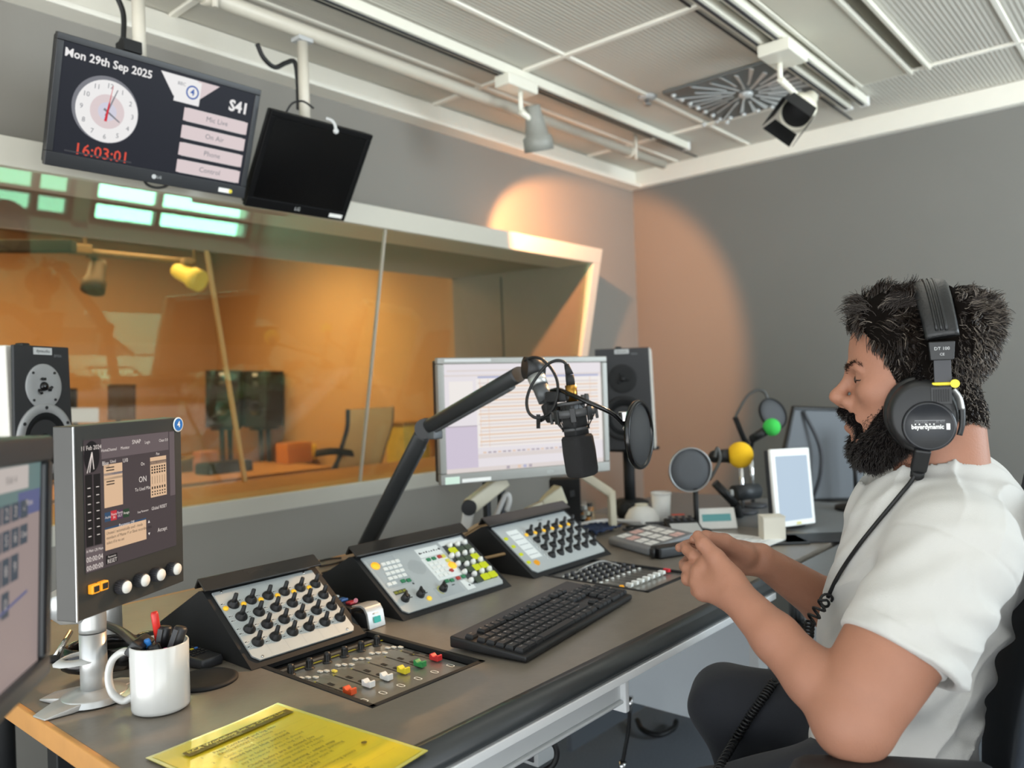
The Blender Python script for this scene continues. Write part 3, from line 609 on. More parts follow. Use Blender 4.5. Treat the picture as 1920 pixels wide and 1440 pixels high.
rep('lit_button', MB().lathe([(0, 0), (.0058, 0), (.0052, .002), (0, .0022)], None, 16), mat('amber_cap_far', 'e8b52c', .4, emit=.5), t, [M @ T(w*(.345+.119*k)-.018, h*.735-.0052, .0015) for k in range(6)])
rep('lime_key', bw_(.010, .008), LIME, t, [M @ T(w*.032, h*(.722-.173*k), .001) for k in range(4)], .0008)
rep('round_lit_button', MB().lathe([(0, 0), (.0085, 0), (.0078, .003), (0, .0034)], None, 20), AMBER, t, [M @ T(w*.113, h*.161, .001)])
# ================================================================ fader panels
STEEL = mat('fader_steel', 'a5a49f', .28, .75, noise=.06, nscale=120)
def tray(t, x0, x1, y0, y1, dz=.012):
    m = MB(); z = ZD-dz
    m.box(((x0+x1)/2, (y0+y1)/2, z-.006), (x1-x0-.001, y1-y0-.001, .012))
    for c, d in (((x0+.0055, (y0+y1)/2, ZD-.004), (.010, y1-y0-.001, .0105)), ((x1-.0055, (y0+y1)/2, ZD-.004), (.010, y1-y0-.001, .0105)), (((x0+x1)/2, y0+.0055, ZD-.004), (x1-x0-.001, .010, .0105)), (((x0+x1)/2, y1-.0055, ZD-.004), (x1-x0-.001, .010, .0105))): m.box(c, d)
    m.build('tray', BLKM, t, .001)
cap_mb = MB()
xprism_pts = [(-.0105, 0), (-.0105, .0095), (-.0075, .0100), (-.002, .0062), (.002, .0062), (.0075, .0100), (.0105, .0095), (.0105, 0)]
xprism(cap_mb, xprism_pts, -.0058, .0058); cap_mb.box((0, 0, -.004), (.003, .010, .008))
x0, x1, y0, y1 = .762, .970, .958, 1.207; w, h = x1-x0, y1-y0
t = thing('fader_panel', 'sunken steel fader panel with orange, white, yellow, green and red faders', 'mixer panel', ((x0+x1)/2, (y0+y1)/2, ZD-.024))
tray(t, .742, .986, .930, 1.242); M = frame((x0, y0, ZD-.008), X3, Y3)
f = MB().box((w/2, h/2, -.002), (w, h, .004), M, 0)
ch = [.03+.178*k for k in range(6)]
for k, u in enumerate(ch):
    x = u*w+.001
    f.rect(x-.0010, h*.22, x+.0010, h*.60, M, 1, .0006); f.disc((x, h*.605), .0016, M, 3, .0007, 10)
    f.rect(x+.006, h*.455, x+.0125, h*.515, M, 1, .0006); f.rect(x+.006, h*.335, x+.0125, h*.385, M, 1, .0006)
    for d in range(9): f.rect(x+.013+d*.0022, h*.905, x+.0142+d*.0022, h*.925, M, 3, .0008)
    f.rect(x-.004, h*.645, x+.004, h*.648, M, 1, .0006)
    f.arc((x-.003, h*.087+.004), .0028, .0044, 0, PI, M, 2, .0008, 10); f.arc((x-.003, h*.087-.004), .0028, .0044, PI, 2*PI, M, 2, .0008, 10); f.rect(x-.0074, h*.087-.004, x-.0058, h*.087+.004, M, 2, .0008); f.rect(x-.0002, h*.087-.004, x+.0014, h*.087+.004, M, 2, .0008)
f.rect(-.002, h*.885, w, h*.955, M, 1, .0005)
f.rect(w*.90, h*.455, w*.93, h*.50, M, 1, .0008); f.rect(w*.915, h*.462, w*.925, h*.472, M, 3, .001)
f.build('steel_plate', [STEEL, BLKM, PWHITE, glow('e6d53a', .6)], t)
fk = MB().lathe([(0, 0), (.0085, 0), (.0085, .001), (.0055, .002), (.0052, .014), (.0044, .0175), (0, .018)], None, 18)
for q in range(9): fk.box((math.cos(q*.7)*.0053, math.sin(q*.7)*.0053, .008), (.0014, .0014, .011))
rep('gain_knob', fk, BLK, t, [M @ T(u*w-.003, h*.855, .0005) for u in ch])
bt = MB()
rep('push_button', bw_(.0062, .010, .003), mat('clear_button', 'd2d0c6', .25), t, [M @ T(u*w-.003+d*.0085, h*(.735-.045*abs(d)), .0005) for u in ch for d in (-.2, .8, 1.7)], .0008)
rep('yellow_push_button', bw_(.006, .010, .0034), mat('clear_button_lit', 'd9c552', .3, emit=.15), t, [M @ T(ch[1]*w+.011, h*.695-.011, .0005)], .0008)
CAPS = [('d9572c', 'orange'), ('dcdfde', 'white'), ('dcdfde', 'white'), ('dccd2e', 'yellow'), ('2e8a4d', 'green'), ('cc2f33', 'red')]
for u, (cc, nm) in zip(ch, CAPS):
    o = rep('fader_cap', cap_mb, mat('fader_cap_'+nm, cc, .35), t, [M @ T(u*w+.001, h*.242, .002)], .0008)[0]; o['label'] = nm+' fader cap'
x0, x1, y0, y1 = 1.530, 1.725, .955, 1.225; w, h = x1-x0, y1-y0
t = thing('fader_panel', 'farther sunken panel crowded with small knobs and white faders', 'mixer panel', ((x0+x1)/2, (y0+y1)/2, ZD-.024))
tray(t, 1.515, 1.735, .932, 1.245, .008); M = frame((x0, y0, ZD-.004), X3, Y3)
f = MB().box((w/2, h/2, -.002), (w, h, .004), M, 0)
for k in range(8):
    x = w*(.07+.123*k); f.rect(x-.0009, h*.10, x+.0009, h*.42, M, 1, .0006)
    for r in range(5): f.rect(x-.006, h*(.47+.1*r), x+.006, h*(.478+.1*r), M, 2 if r % 2 else 1, .0007)
f.build('steel_plate', [STEEL, BLKM, PWHITE], t)
sk = MB().lathe([(0, 0), (.0055, 0), (.005, .010), (0, .0105)], None, 12)
rep('small_knob', sk, DGREY, t, [M @ T(w*(.07+.123*k), h*(.52+.1*r), .0005) for r in range(4) for k in range(8)])
rep('push_button', bw_(.008, .006, .003), KW, t, [M @ T(w*(.07+.123*k), h*(.45+.1*r), .0005) for r in range(5) for k in range(8)], .0008)
rep('fader_cap', MB().box((0, 0, .006), (.010, .016, .008)).box((0, 0, .001), (.003, .008, .006)), KW, t, [M @ T(w*(.07+.123*k), h*(.16+.0*k), .001) for k in range(7)], .001)
rep('red_fader_cap', MB().box((0, 0, .006), (.010, .016, .008)), col('d12c3a', .35), t, [M @ T(w*(.07+.123*7), h*.16, .001)], .001)
rep('yellow_button', MB().lathe([(0, 0), (.006, 0), (.005, .004), (0, .0045)], None, 14), AMBER, t, [M @ T(w*.03, h*.22, .001)])
# ================================================================ keyboard
K0 = Vector((1.012, .862, ZD)); kx = Vector((.41, .062, 0)).normalized(); M = frame(K0, kx, Z3.cross(kx))
t = thing('keyboard', 'black computer keyboard lying on the slate desk between consoles and hands', 'keyboard', K0)
KW_, KD = .437, .158
b = MB(); b.ring([[(0, 0, .002), (KW_, 0, .002), (KW_, KD, .006), (0, KD, .006)], [(0, 0, .013), (KW_, 0, .013), (KW_, KD, .027), (0, KD, .027)]], M, 0, False)
b.build('case', mat('keyboard_case', '17181a', .42, noise=.1), t, .0035)
sl = (.027-.013)/KD; KM = M @ Matrix(((1, 0, 0, .008), (0, 1, 0, .010), (0, sl, 1, .0135), (0, 0, 0, 1)))
rows = ['Ctrl Win Alt _ AltGr Win Menu Ctrl'.split(), ['Shift', '\\']+list('ZXCVBNM')+[',', '.', '/', 'Shift'], ['Caps']+list('ASDFGHJKL')+[';', "'", '#', 'Ent'], ['Tab']+list('QWERTYUIOP')+['[', ']', 'Ent'], ['`']+list('1234567890')+['-', '=', 'Back'], ['Esc']+['F%d' % i for i in range(1, 13)]]
U = .019
def widths(i): return ([1.25, 1.25, 1.25, 6.25, 1.25, 1.25, 1.25, 1.25], [1.25, 1]+[1]*7+[1, 1, 1, 2.75], [1.75]+[1]*12+[1.25], [1.5]+[1]*12+[1.5], [1]*13+[2], [1]*13)[i]
KEYM = mat('key_plastic', '1d1e20', .5, noise=.06); KEYL = col('c9c9c9')
def key_obj(x, y, kw, word, kd=1.):
    a, c = (kw*U-.0022)/2, (kd*U*.98-.0022)/2
    m = MB().ring([[(-a, -c, 0), (a, -c, 0), (a, c, 0), (-a, c, 0)], [(-a, -c, .003), (a, -c, .003), (a, c, .003), (-a, c, .003)], [(-a+.002, -c+.0014, .0072), (a-.002, -c+.0014, .0072), (a-.002, c-.0022, .0078), (-a+.002, c-.0022, .0078)]], None, 0, False)
    if word and word != '_': m.text(word, .0062 if len(word) < 2 else .0042, -a+.0042 if len(word) < 3 else 0, .0018, None, 1, .0082)
    o = m.build('key', [KEYM, KEYL], None); o.parent = t; o.matrix_basis = mw(t).inverted() @ KM @ T(x, y, 0)
for i, row in enumerate(rows):
    x = 0.; y = .010+i*.0192+(.006 if i == 5 else 0)
    for j, (wd, kw) in enumerate(zip(row, widths(i))):
        gap = ((.0175 if j == 0 else .008 if j in (4, 8) else 0) if i == 5 else 0)
        key_obj(x+kw*U/2, y, kw, wd); x += kw*U+gap
for i, r_ in enumerate((['<', 'v', '>'], [None, '^', None], None, ['Del', 'End', 'PgD'], ['Ins', 'Hm', 'PgU'], ['Prt', 'Scr', 'Pau'])):
    for j, wd in enumerate(r_ or []):
        if wd: key_obj(.293+U*(j+.5), .010+i*.0192+(.006 if i == 5 else 0), 1, wd)
for i, r_ in enumerate((['0', None, '.'], ['1', '2', '3'], ['4', '5', '6'], ['7', '8', '9'], ['Num', '/', '*'])):
    for j, wd in enumerate(r_):
        if wd: key_obj(.356+U*(j+(1. if wd == '0' else .5)) if wd == '0' else .356+U*(j+.5), .010+i*.0192, 2 if wd == '0' else 1, wd)
for y in (0, 2): key_obj(.356+U*3.4, .0196+y*.0192, .8, None, 2)
q = [P(x, y, Z=ZD+.01) for x, y in ((1078, 1100), (1058, 1098), (1040, 1092), (1024, 1080))]
# ================================================================ touchscreens on the left
def quad(s, M, w, h, u0, v0, u1, v1, mi, z=.001): s.rect(u0*w, v0*h, u1*w, v1*h, M, mi, z)
BL = P(143, 1168, D=1.05); BRp = P(345, 1090, D=1.255); TLp = P(140, 800, D=1.05)
M = frame(BL, BRp-BL, TLp-BL); w = (BRp-BL).length; h = (TLp-BL).length
DK = mat('touchscreen_body', '3f3e3b', .42, .3, noise=.06)
t = thing('control_touchscreen', 'dark control touchscreen on a silver stand with four white knobs below its picture', 'screen', (M @ Vector((w/2, 0, -.02))))
MB().box((w/2, h/2, -.016), (w, h, .032), M).build('case', DK, t, .0015)
MB().box((.0012, h/2, .0006), (.0024, h, .0022), M).build('front_edge', ALU, t, .0005)
sn = MB()
SCb, SCw = glow('544a4c', .75), glow('f0c9a4', .8)
sn.rect(w*.080, h*.234, w*.920, h*.925, M, 0, .0008)
for (u0, v0, u1, v1, mi) in ((.225, .815, .855, .922, 1), (.226, .765, .29, .815, 0), (.865, .54, .918, .92, 1), (.08, .24, .222, .365, 1), (.242, .552, .404, .782, 2), (.243, .722, .404, .735, 3), (.243, .70, .404, .712, 4), (.666, .553, .828, .784, 2), (.666, .742, .828, .762, 0), (.242, .477, .293, .527, 3), (.294, .477, .346, .529, 5), (.347, .477, .40, .526, 6), (.402, .477, .458, .523, 7), (.242, .324, .615, .436, 2), (.242, .436, .615, .446, 3), (.245, .25, .344, .297, 8), (.086, .37, .145, .745, 8), (.155, .37, .212, .742, 8)): quad(sn, M, w, h, u0, v0, u1, v1, mi, .0011)
for c in range(6):
    for r in range(3): quad(sn, M, w, h, .676+c*.025, .70-.0+.016*r-.01, .69+c*.025, .71+.016*r-.01, 8, .0014)
    quad(sn, M, w, h, .681+c*.025, .63, .684+c*.025, .675, 8, .0014); quad(sn, M, w, h, .676+c*.025, .60, .688+c*.025, .615, 8, .0014)
    for r in range(2): quad(sn, M, w, h, .676+c*.025, .565+.016*r, .688+c*.025, .573+.016*r, 8, .0014)
sn.disc((w*.144, h*.836), w*.064, M, 8, .0014, 36, h*.082)
for wd, sz, x, y in (('11 Feb 2024', .0085, .139, .882), ('Home', .006, .25, .86), ('Channel', .006, .315, .86), ('Monitor', .006, .43, .86), ('SNAP', .0085, .535, .885), ('Login', .006, .64, .875), ('Clean 0.0', .006, .80, .875), ('Blue', .008, .255, .79), ('U/0', .008, .43, .79), ('Used', .006, .32, .795), ('On', .007, .59, .755), ('ON', .012, .588, .668), ('To Used Mix', .007, .586, .615), ('Pan', .006, .74, .80), ('Snap Parameter', .0042, .585, .488), ('Global RESET', .0070, .745, .489), ('Accept', .0085, .772, .356), ('Parameter', .0042, .296, .287), ('RESET', .0078, .296, .263), ('Audio', .0052, .268, .5), ('Route', .0050, .32, .510), ('IN', .0050, .32, .492), ('Route', .0050, .373, .512), ('OUT', .0050, .373, .494), ('Assign', .0052, .43, .502), ('A Main', .0052, .112, .347), ('CR Main', .0052, .185, .345), ('00:00:04', .010, .15, .302), ('00:00:00', .010, .15, .257), ('Parameter Off', .006, .43, .441)): sn.text(wd, sz, x*w, y*h, M, 9, .0017, sx=.85)
for k, wd in enumerate(('Unused / automatically used - mode', 'members of Master P or Slave recording data', 'select if in no set')): sn.text(wd, .0060, w*.25, h*(.415-.026*k), M, 8, .0017, 'LEFT', sx=.8)
for k in range(7):
    for x in (.115, .185): quad(sn, M, w, h, x-.012, .42+k*.042, x+.012, .424+k*.042, 9, .0016)
for k, v in enumerate((.765, .75, .69, .675)): quad(sn, M, w, h, .26, v-.003, .33, v+.003, 8, .0016)
for v in (.413, .357): s_ = 1 if v > .4 else -1; sn.add([(w*.63, h*v, .0016), (w*.65, h*v, .0016), (w*.64, h*(v+.016*s_), .0016)], [(0, 1, 2) if s_ > 0 else (2, 1, 0)], M, 9)
q0 = (w*.144, h*.836)
for a_, l in ((200, .022), (215, .026), (165, .018)): sn.add([(q0[0]-.0008, q0[1]+.006, .0018), (q0[0]+.0008, q0[1]+.006, .0018), (q0[0]+.0006+math.sin(math.radians(a_))*l*.6, q0[1]+math.cos(math.radians(a_))*l, .0018), (q0[0]-.0006+math.sin(math.radians(a_))*l*.6, q0[1]+math.cos(math.radians(a_))*l, .0018)], [(0, 1, 2, 3), (3, 2, 1, 0)], M, 9)
sn.build('screen', [SCb, glow('75686a', .75), SCw, glow('3a5674', .8), glow('b59a80', .8), glow('cf3540', .85), glow('5a3a58', .8), glow('2d4a35', .8), glow('211e1f', .8), glow('efe4dc', .9)], t)
kb = MB().lathe([(0, 0), (.0100, 0), (.0096, .012), (0, .0122)], None, 28)
for k in range(20): kb.box((math.cos(k*PI/10)*.0098, math.sin(k*PI/10)*.0098, .006), (.0012, .0012, .010), mi=0)
ks = rep('knob', kb, DGREY, t, [M @ T(u*w, .108*h, .0005) for u in (.358, .529, .684, .851)])
for k in ks:
    c = MB().lathe([(0, .0122), (.0088, .0122), (.0084, .0142), (0, .0148)], None, 24).build('knob_cap', WHITE, None); c.parent = k
ob = rep('amber_button', MB().box((0, 0, .004), (.0135, .0125, .008)), mat('amber_ring', 'e79a22', .4, emit=.5), t, [M @ T(.124*w, .149*h, .0005), M @ T(.196*w, .150*h, .0005)], .0012)
for k in ob:
    c = MB().box((0, 0, .0086), (.0085, .0078, .0012)).build('button_label', BLKM, None); c.parent = k
st = MB().lathe([(0, 0), (.0115, 0), (.0115, .0006), (0, .0006)], M @ T(.962*w, .958*h, .001), 28, 0).disc((.962*w, .958*h), .0095, M, 1, .0020, 28).text('4', .013, .962*w, .958*h, M, 0, .0024, bold=.0004); st.build('round_sticker', [WHITE, col('2a6fb5', .4)], t)
LM = frame(M.translation, M.to_3x3() @ -Z3, M.to_3x3() @ Y3)
rep('side_screw', MB().lathe([(0, 0), (.0035, 0), (.003, .0016), (0, .0018)], None, 14), CHROME, t, [LM @ T(.018, h*y, .0002) for y in (.94, .885, .225)])
# its column stand
D_ = 1.20; c0 = P(178, 1312, Z=ZD); pole_x = c0
SIL = mat('silver_stand', 'bfc0be', .35, .55, noise=.05)
base = MB()
t2 = t
def foot(a, L=.085):
    d = Vector((math.cos(a), math.sin(a), 0)); n = Vector((-d.y, d.x, 0))
    base.ring([[c0+d*.0+n*s_*.032+Z3*(z) for s_, z in ((-1, .003), (1, .003), (1, .014), (-1, .014))], [c0+d*L*.6+n*s_*.026+Z3*z for s_, z in ((-1, .001), (1, .001), (1, .010), (-1, .010))], [c0+d*L+n*s_*.016+Z3*z for s_, z in ((-1, .001), (1, .001), (1, .004), (-1, .004))]], None, 0, False)
for a_ in (3.3, -.75, .55, 2.1): foot(a_)
base.lathe([(.05, .002), (.046, .012), (.03, .018), (.022, .02), (0, .02)], Matrix.Translation(c0), 28)
sb = P(208, 1322, Z=ZD)
base.build('stand_base', SIL, t, .003)
top = P(180, 1205, D=1.17); ct = MB().cyl(c0+Z3*.012, Vector((c0.x, c0.y, ZD+.105)), .0195, n=24); ct.build('column', SIL, t)
back = P(120, 1142, D=1.225)
nk = MB(); z1 = ZD+.107
path = [Vector((c0.x, c0.y, z1)), Vector((c0.x, c0.y, z1+.03)), Vector((c0.x, c0.y, z1+.055))*.8+back*.2, back*.75+Vector((c0.x, c0.y, z1+.07))*.25, back+Z3*.03]
nk.tube(spline(path, 5), [.0195]*6+[.021, .023, .025, .027, .029, .030, .031, .032, .033, .034, .034, .034, .033, .032, .03], 20); nk.build('neck', SIL, t)
cl = []
for k in range(15):
    a_ = 2*PI*k/14; cl.append((c0.x-.016+math.cos(a_)*.030, c0.y+.014+math.sin(a_)*.024, ZD+.066))
MB().tube(cl[:-1], .009, 6, close=True, flat=(.18, 1), up=Z3.cross(X3)).build('cable_clip', mat('clip_grey', 'c2c3c0', .4), t)
# left touchscreen
BR = P(86, 1263, D=.82); TR = P(86, 817, D=.82); LB = P(0, 1349, D=.694); dr = (LB-BR).normalized(); wl = .31
M = frame(BR+dr*wl, -dr, TR-BR); hl = (TR-BR).length
t = thing('keypad_touchscreen', 'nearest touchscreen at the left edge showing a number keypad', 'screen', M @ Vector((wl/2, 0, -.03)))
MB().box((wl/2, hl/2, -.022), (wl, hl, .03), M).build('back_shell', BLK, t, .008)
b = MB()
for x0_, y0_, x1_, y1_ in ((0, 0, wl, .020), (0, hl-.026, wl, hl), (0, .02, .02, hl-.026), (wl-.022, .02, wl, hl-.026)): b.box(((x0_+x1_)/2, (y0_+y1_)/2, -.001), (x1_-x0_, y1_-y0_, .012), M)
b.build('bezel', mat('bezel_charcoal', '3a3c3e', .35, .2), t, .004)
MB().box((wl-.0205, hl/2, .0052), (.0022, hl-.05, .0016), M).build('bezel_line', BLKG, t)
s = MB().rect(.019, .019, wl-.021, hl-.025, M, 0, -.002)
def R(px0, py0, px1, py1, mi, z=-.0012):
    a_, b_ = plane_xy(M, px0, py0), plane_xy(M, px1, py1); s.rect(min(a_[0], b_[0]), min(a_[1], b_[1]), max(a_[0], b_[0]), max(a_[1], b_[1]), M, mi, z)
xs_ = [plane_xy(M, x, 950)[0] for x in (-12, 6.5, 23, 39.5, 55.5)]; zr = [plane_xy(M, 50, y)[1] for y in (931, 976, 1024, 1083, 1140)]
sw = xs_[2]-xs_[1]
s.rect(.019, hl-.062, wl-.021, hl-.025, M, 1, -.0015); s.rect(xs_[3]-.004, hl-.075, wl-.024, hl-.052, M, 2, -.0012); s.text('Menu', .009, (xs_[3]+wl-.03)/2, hl-.0635, M, 4, -.0008)
s.rect(xs_[0]-.05, zr[0]+.008, xs_[4], zr[0]+.030, M, 4, -.0013); s.text('0161 4', .010, xs_[2], zr[0]+.018, M, 5, -.0008)
pad = [['1', '2', '3', '<-'], ['4', '5', '6', 'Clear'], ['7', '8', '9', None], [None, '0', None, None]]
for r_, rw in enumerate(pad):
    for c_, wd in enumerate(rw):
        if wd:
            x0_ = xs_[c_] if c_ else xs_[1]-sw; s.rect(x0_+.0015, zr[r_+1]+.003, xs_[c_+1]-.0015, zr[r_]-.003, M, 3, -.0011); s.text(wd, .014 if len(wd) < 2 else .008, (x0_+xs_[c_+1])/2, (zr[r_]+zr[r_+1])/2, M, 4, -.0007)
s.add([(.05, .075, -.001), (xs_[4], .095, -.001), (xs_[4], .098, -.001), (.05, .078, -.001)], [(0, 1, 2, 3)], M, 2)
s.build('screen', [glow('b9a6a2', .62), glow('7f9a98', .6), glow('6f74a0', .65), glow('59636e', .6), glow('d9cfc9', .7), glow('6a6566', .6)], t)
q = M @ Vector((wl*.45, hl*.3, -.04)); 
m = MB().cyl(q, (q.x-.02, q.y+.02, .62), .02).box((q.x-.02, q.y+.02, .61), (.06, .06, .03)); m.build('support_arm', BLK, t, .003)
MB().cyl((q.x-.02, q.y+.02, 0), (q.x-.02, q.y+.02, .62), .024).lathe([(0, 0), (.16, 0), (.16, .015), (.04, .03), (0, .03)], Matrix.Translation((q.x-.02, q.y+.02, 0)), 28).build('floor_stand', BLKM, t)
# silver pole with shelf arm behind the mug, and small stick stand
p0 = P(222, 1225, Z=ZD); p0 = Vector((.60, 1.50, ZD))
p0 = P(212, 1226, Z=ZD)
t = thing('silver_arm_post', 'short silver monitor post on the desk behind the white mug', 'stand', p0)
MB().lathe([(0, .0005), (.045, .0005), (.043, .008), (.022, .014), (0, .014)], Matrix.Translation(p0), 26).build('foot', SIL, t); MB().cyl(p0+Z3*.012, p0+Z3*.175, .0175, n=22).build('post', SIL, t); MB().cyl(p0+Vector((-.006, -.016, .105)), p0+Vector((-.008, -.020, .105)), .010).build('bolt', LGREY, t)
a0, a1 = P(128, 1187, D=1.42), P(103, 1230, D=1.42)
t = thing('chrome_rod', 'thin chrome rod leaning on the desk behind the left touchscreen', 'rod', (a1.x, a1.y, ZD))
a1 = P(104, 1232, Z=ZD+.006); a0 = P(132, 1185, D=depth_ if False else 1.50)
MB().cyl(a1, a0, .005).build('rod', CHROME, t); MB().lathe([(0, .0005), (.018, .0005), (.014, .008), (0, .009)], Matrix.Translation((a1.x, a1.y, ZD)), 18).build('foot', BLKM, t)
# ================================================================ mug and pens
mc = P(303, 1345, Z=ZD); vd = Vector((mc.x, mc.y, 0)).normalized(); mc = mc+vd*.038
t = thing('mug', 'white mug full of pens on the desk corner', 'mug', mc)
MC = mat('white_glaze', 'cdcdc9', .22, coat=.4, noise=.01)
MB().lathe([(0, .001), (.036, .001), (.0405, .004), (.041, .008), (.0415, .098), (.0405, .0995), (.0385, .098), (.038, .012), (.034, .006), (0, .005)], Matrix.Translation(mc), 56).build('cup', MC, t)
hd = Vector((-.72, .69, 0)).normalized(); cz = .052
hp = [mc+hd*(.0395)+Z3*(cz+.033), mc+hd*.052+Z3*(cz+.036), mc+hd*.068+Z3*(cz+.024), mc+hd*.074+Z3*cz, mc+hd*.069+Z3*(cz-.024), mc+hd*.054+Z3*(cz-.037), mc+hd*.0395+Z3*(cz-.031)]
MB().tube(spline(hp, 7), .0062, 14, up=Z3.cross(hd), flat=(1.25, .85)).build('handle', MC, t)
def pen(label, p0, p1, r, body, cap, capf=.32, clip=True, box=False):
    d = (p1-p0).normalized(); L = (p1-p0).length; pm = p1-d*L*capf
    t = thing('pen', label, 'pen', p0, 'pens in the white mug')
    n = d.orthogonal().normalized(); M = frame(p0, n, d.cross(n))
    MB().lathe([(0, 0), (r*.35, .002), (r*.8, .014), (r*.85, L*(1-capf)), (0, L*(1-capf))], M, 14).build('barrel', body, t)
    MB().lathe([(0, L*(1-capf)), (r, L*(1-capf)), (r*1.05, L*.97), (r*.86, L), (0, L)], M, 16).build('cap', cap, t)
    if clip:
        cd = (M.inverted().to_3x3() @ Vector((-.65, -.4, 0))); cd.z = 0; cd.normalize()
        MB().box((0, 0, 0), (.0022, r*.8, L*capf*.86), M @ T(cd.x*r*1.35, cd.y*r*1.35, L*(1-capf*.5)) @ Matrix.Rotation(math.atan2(cd.y, cd.x), 4, 'Z')).build('clip', cap, t)
def rim(dx, dy, z=.0985): return mc+Vector((dx, dy, z))
def pp(px_, py_, D): return P(px_, py_, D=D)
dm = 1.19
pen('red capped ballpoint standing tallest in the white mug', mc+Vector((.012, .004, .012)), pp(289, 1147, 1.205), .0052, mat('clear_barrel', 'b9a9a4', .2), mat('red_cap', 'cc2f28', .35), .36, False)
pen('black marker with a broad square clip, just right of the red pen', mc+Vector((-.008, .010, .012)), pp(311, 1174, 1.21), .0095, BLK, mat('marker_black', '202124', .4), .36)
pen('black marker leaning out on the right side of the mug', mc+Vector((-.012, -.006, .012)), pp(340, 1175, 1.20), .0095, BLK, mat('marker_black_round', '26272a', .45), .36)
pen('short black marker lying low in the mug front', mc+Vector((.014, -.018, .016)), pp(286, 1209, 1.185), .0088, BLK, mat('marker_black_low', '1b1c1e', .38), .4, False)
pen('blue capped pen low in the mug beside the black clip', mc+Vector((.012, .012, .014)), pp(275, 1199, 1.19), .0045, mat('clear_barrel_blue', '9fb0bb', .2), mat('blue_cap', '2f7fcf', .35), .35, False)
pen('pink pen barely showing above the mug rim', mc+Vector((.006, -.014, .014)), pp(310, 1217, 1.17), .0045, WHITE, mat('pink_cap', 'c2378e', .35), .35, False)
a0, a1 = mc+Vector((.006, .004, .07)), pp(203, 1176, 1.25)
t = thing('black_handset', 'long black clip handle leaning out of the mug to the left', 'tool', mc+Vector((.0, .0, .02)))
pts = [mc+Vector((.016, -.006, .02)), pp(268, 1222, 1.19), pp(243, 1196, 1.235), pp(222, 1181, 1.285), pp(199, 1171, 1.33)]
MB().tube(spline(pts, 5), .0082, 8, flat=(1.2, .75)).build('handle', mat('handle_black', '191a1b', .4), t)
MB().box((0, 0, 0), (.020, .024, .045), frame(pp(262, 1212, 1.195), pp(275, 1221, 1.195)-pp(262, 1212, 1.195), Z3)).build('jaw', BLK, t, .003)
# ================================================================ yellow laminated checklist
A, B, C_ = P(305, 1412, Z=ZD), P(545, 1312, Z=ZD), P(803, 1411, Z=ZD)
x_ = (B-A).normalized(); M = frame(C_+(A-B)+Z3*.0012, x_, B-C_); w, h = (B-A).length, (B-C_).length
t = thing('laminated_sheet', 'yellow laminated checklist lying on the near edge of the slate desk', 'paper', M @ Vector((w/2, h/2, 0)))
def sheet(mb, x0_, y0_, x1_, y1_, z, mi, nx=10, ny=12):
    def zz(x, y): return z+.0016*(abs(x/w-.5)*2)**3+.002*max(0, (y/h-.75))*math.sin(x/w*5)**2
    v = [(x0_+(x1_-x0_)*i/nx, y0_+(y1_-y0_)*j/ny, 0) for j in range(ny+1) for i in range(nx+1)]
    mb.add([(a_, b_, zz(a_, b_)) for a_, b_, _ in v], [(j*(nx+1)+i, j*(nx+1)+i+1, (j+1)*(nx+1)+i+1, (j+1)*(nx+1)+i) for j in range(ny) for i in range(nx)], M, mi, True)
m = MB(); sheet(m, 0, 0, w, h, 0, 0); sheet(m, 0, 0, w, h, -.0008, 0); o = m.build('laminate', mat('laminate_edge', 'd9d06a', .15, coat=.6), t)
m = MB(); sheet(m, .006, .006, w-.006, h-.006, .0006, 0)
YP = mat('yellow_paper', 'dcc42c', .3, coat=.35, noise=.03)
m.rect(.030, h-.052, w-.012, h-.034, M, 1, .0036); m.text('RCA Workshop Set up Check List', .0108, .034, h-.0405, M, 0, .0040, 'LEFT', bold=.0002); m.text('(Use this order)', .006, .09, h-.0485, M, 0, .0040)
lines = [('1.', 'Press Ctrl/Alt/M and log into'), ('', 'BAdG VCS/VCS Machine'), ('2.', 'Look at clock screen - there'), ('', 'should be no blue surround'), ('3.', 'Look at fader screen - it should'), ('', 'say Producer - if not log out'), ('4.', 'Check faders are all closed (no'), ('', 'blue lights on channels) and reset'), ('', 'the desk (snap enable + reset)'), ('5.', 'If you want panning - select snap'), ('', 'enable + snap1, check the panning'), ('', 'is exactly how you want it'), ('', 'then press GAIN'), ('6.', 'Check three monitoring points'), ('', 'blue stickers'), ('7.', 'Check Y lamp buttons'), ('', 'on Reader/W1 News'), ('8.', 'Check headphone levels'), ('', 'and talkback to studio')]
y = h-.066
for k, (n_, wd) in enumerate(lines):
    if n_: y -= .0035; m.rect(.024, y+.0088, w-.02, y+.0092, M, 2, .0036); m.text(n_, .0082, .034, y, M, 1, .0036, 'LEFT')
    m.text(wd, .0088, .052, y, M, 1, .0036, 'LEFT', bold=.00015 if k % 3 == 0 else 0, sx=.93); y -= .0103
m.disc((w-.03, h-.215), .004, M, 1, .0038, 18)
m.build('printed_page', [YP, col('6d5c14', .45), col('b59f2b', .45)], t)
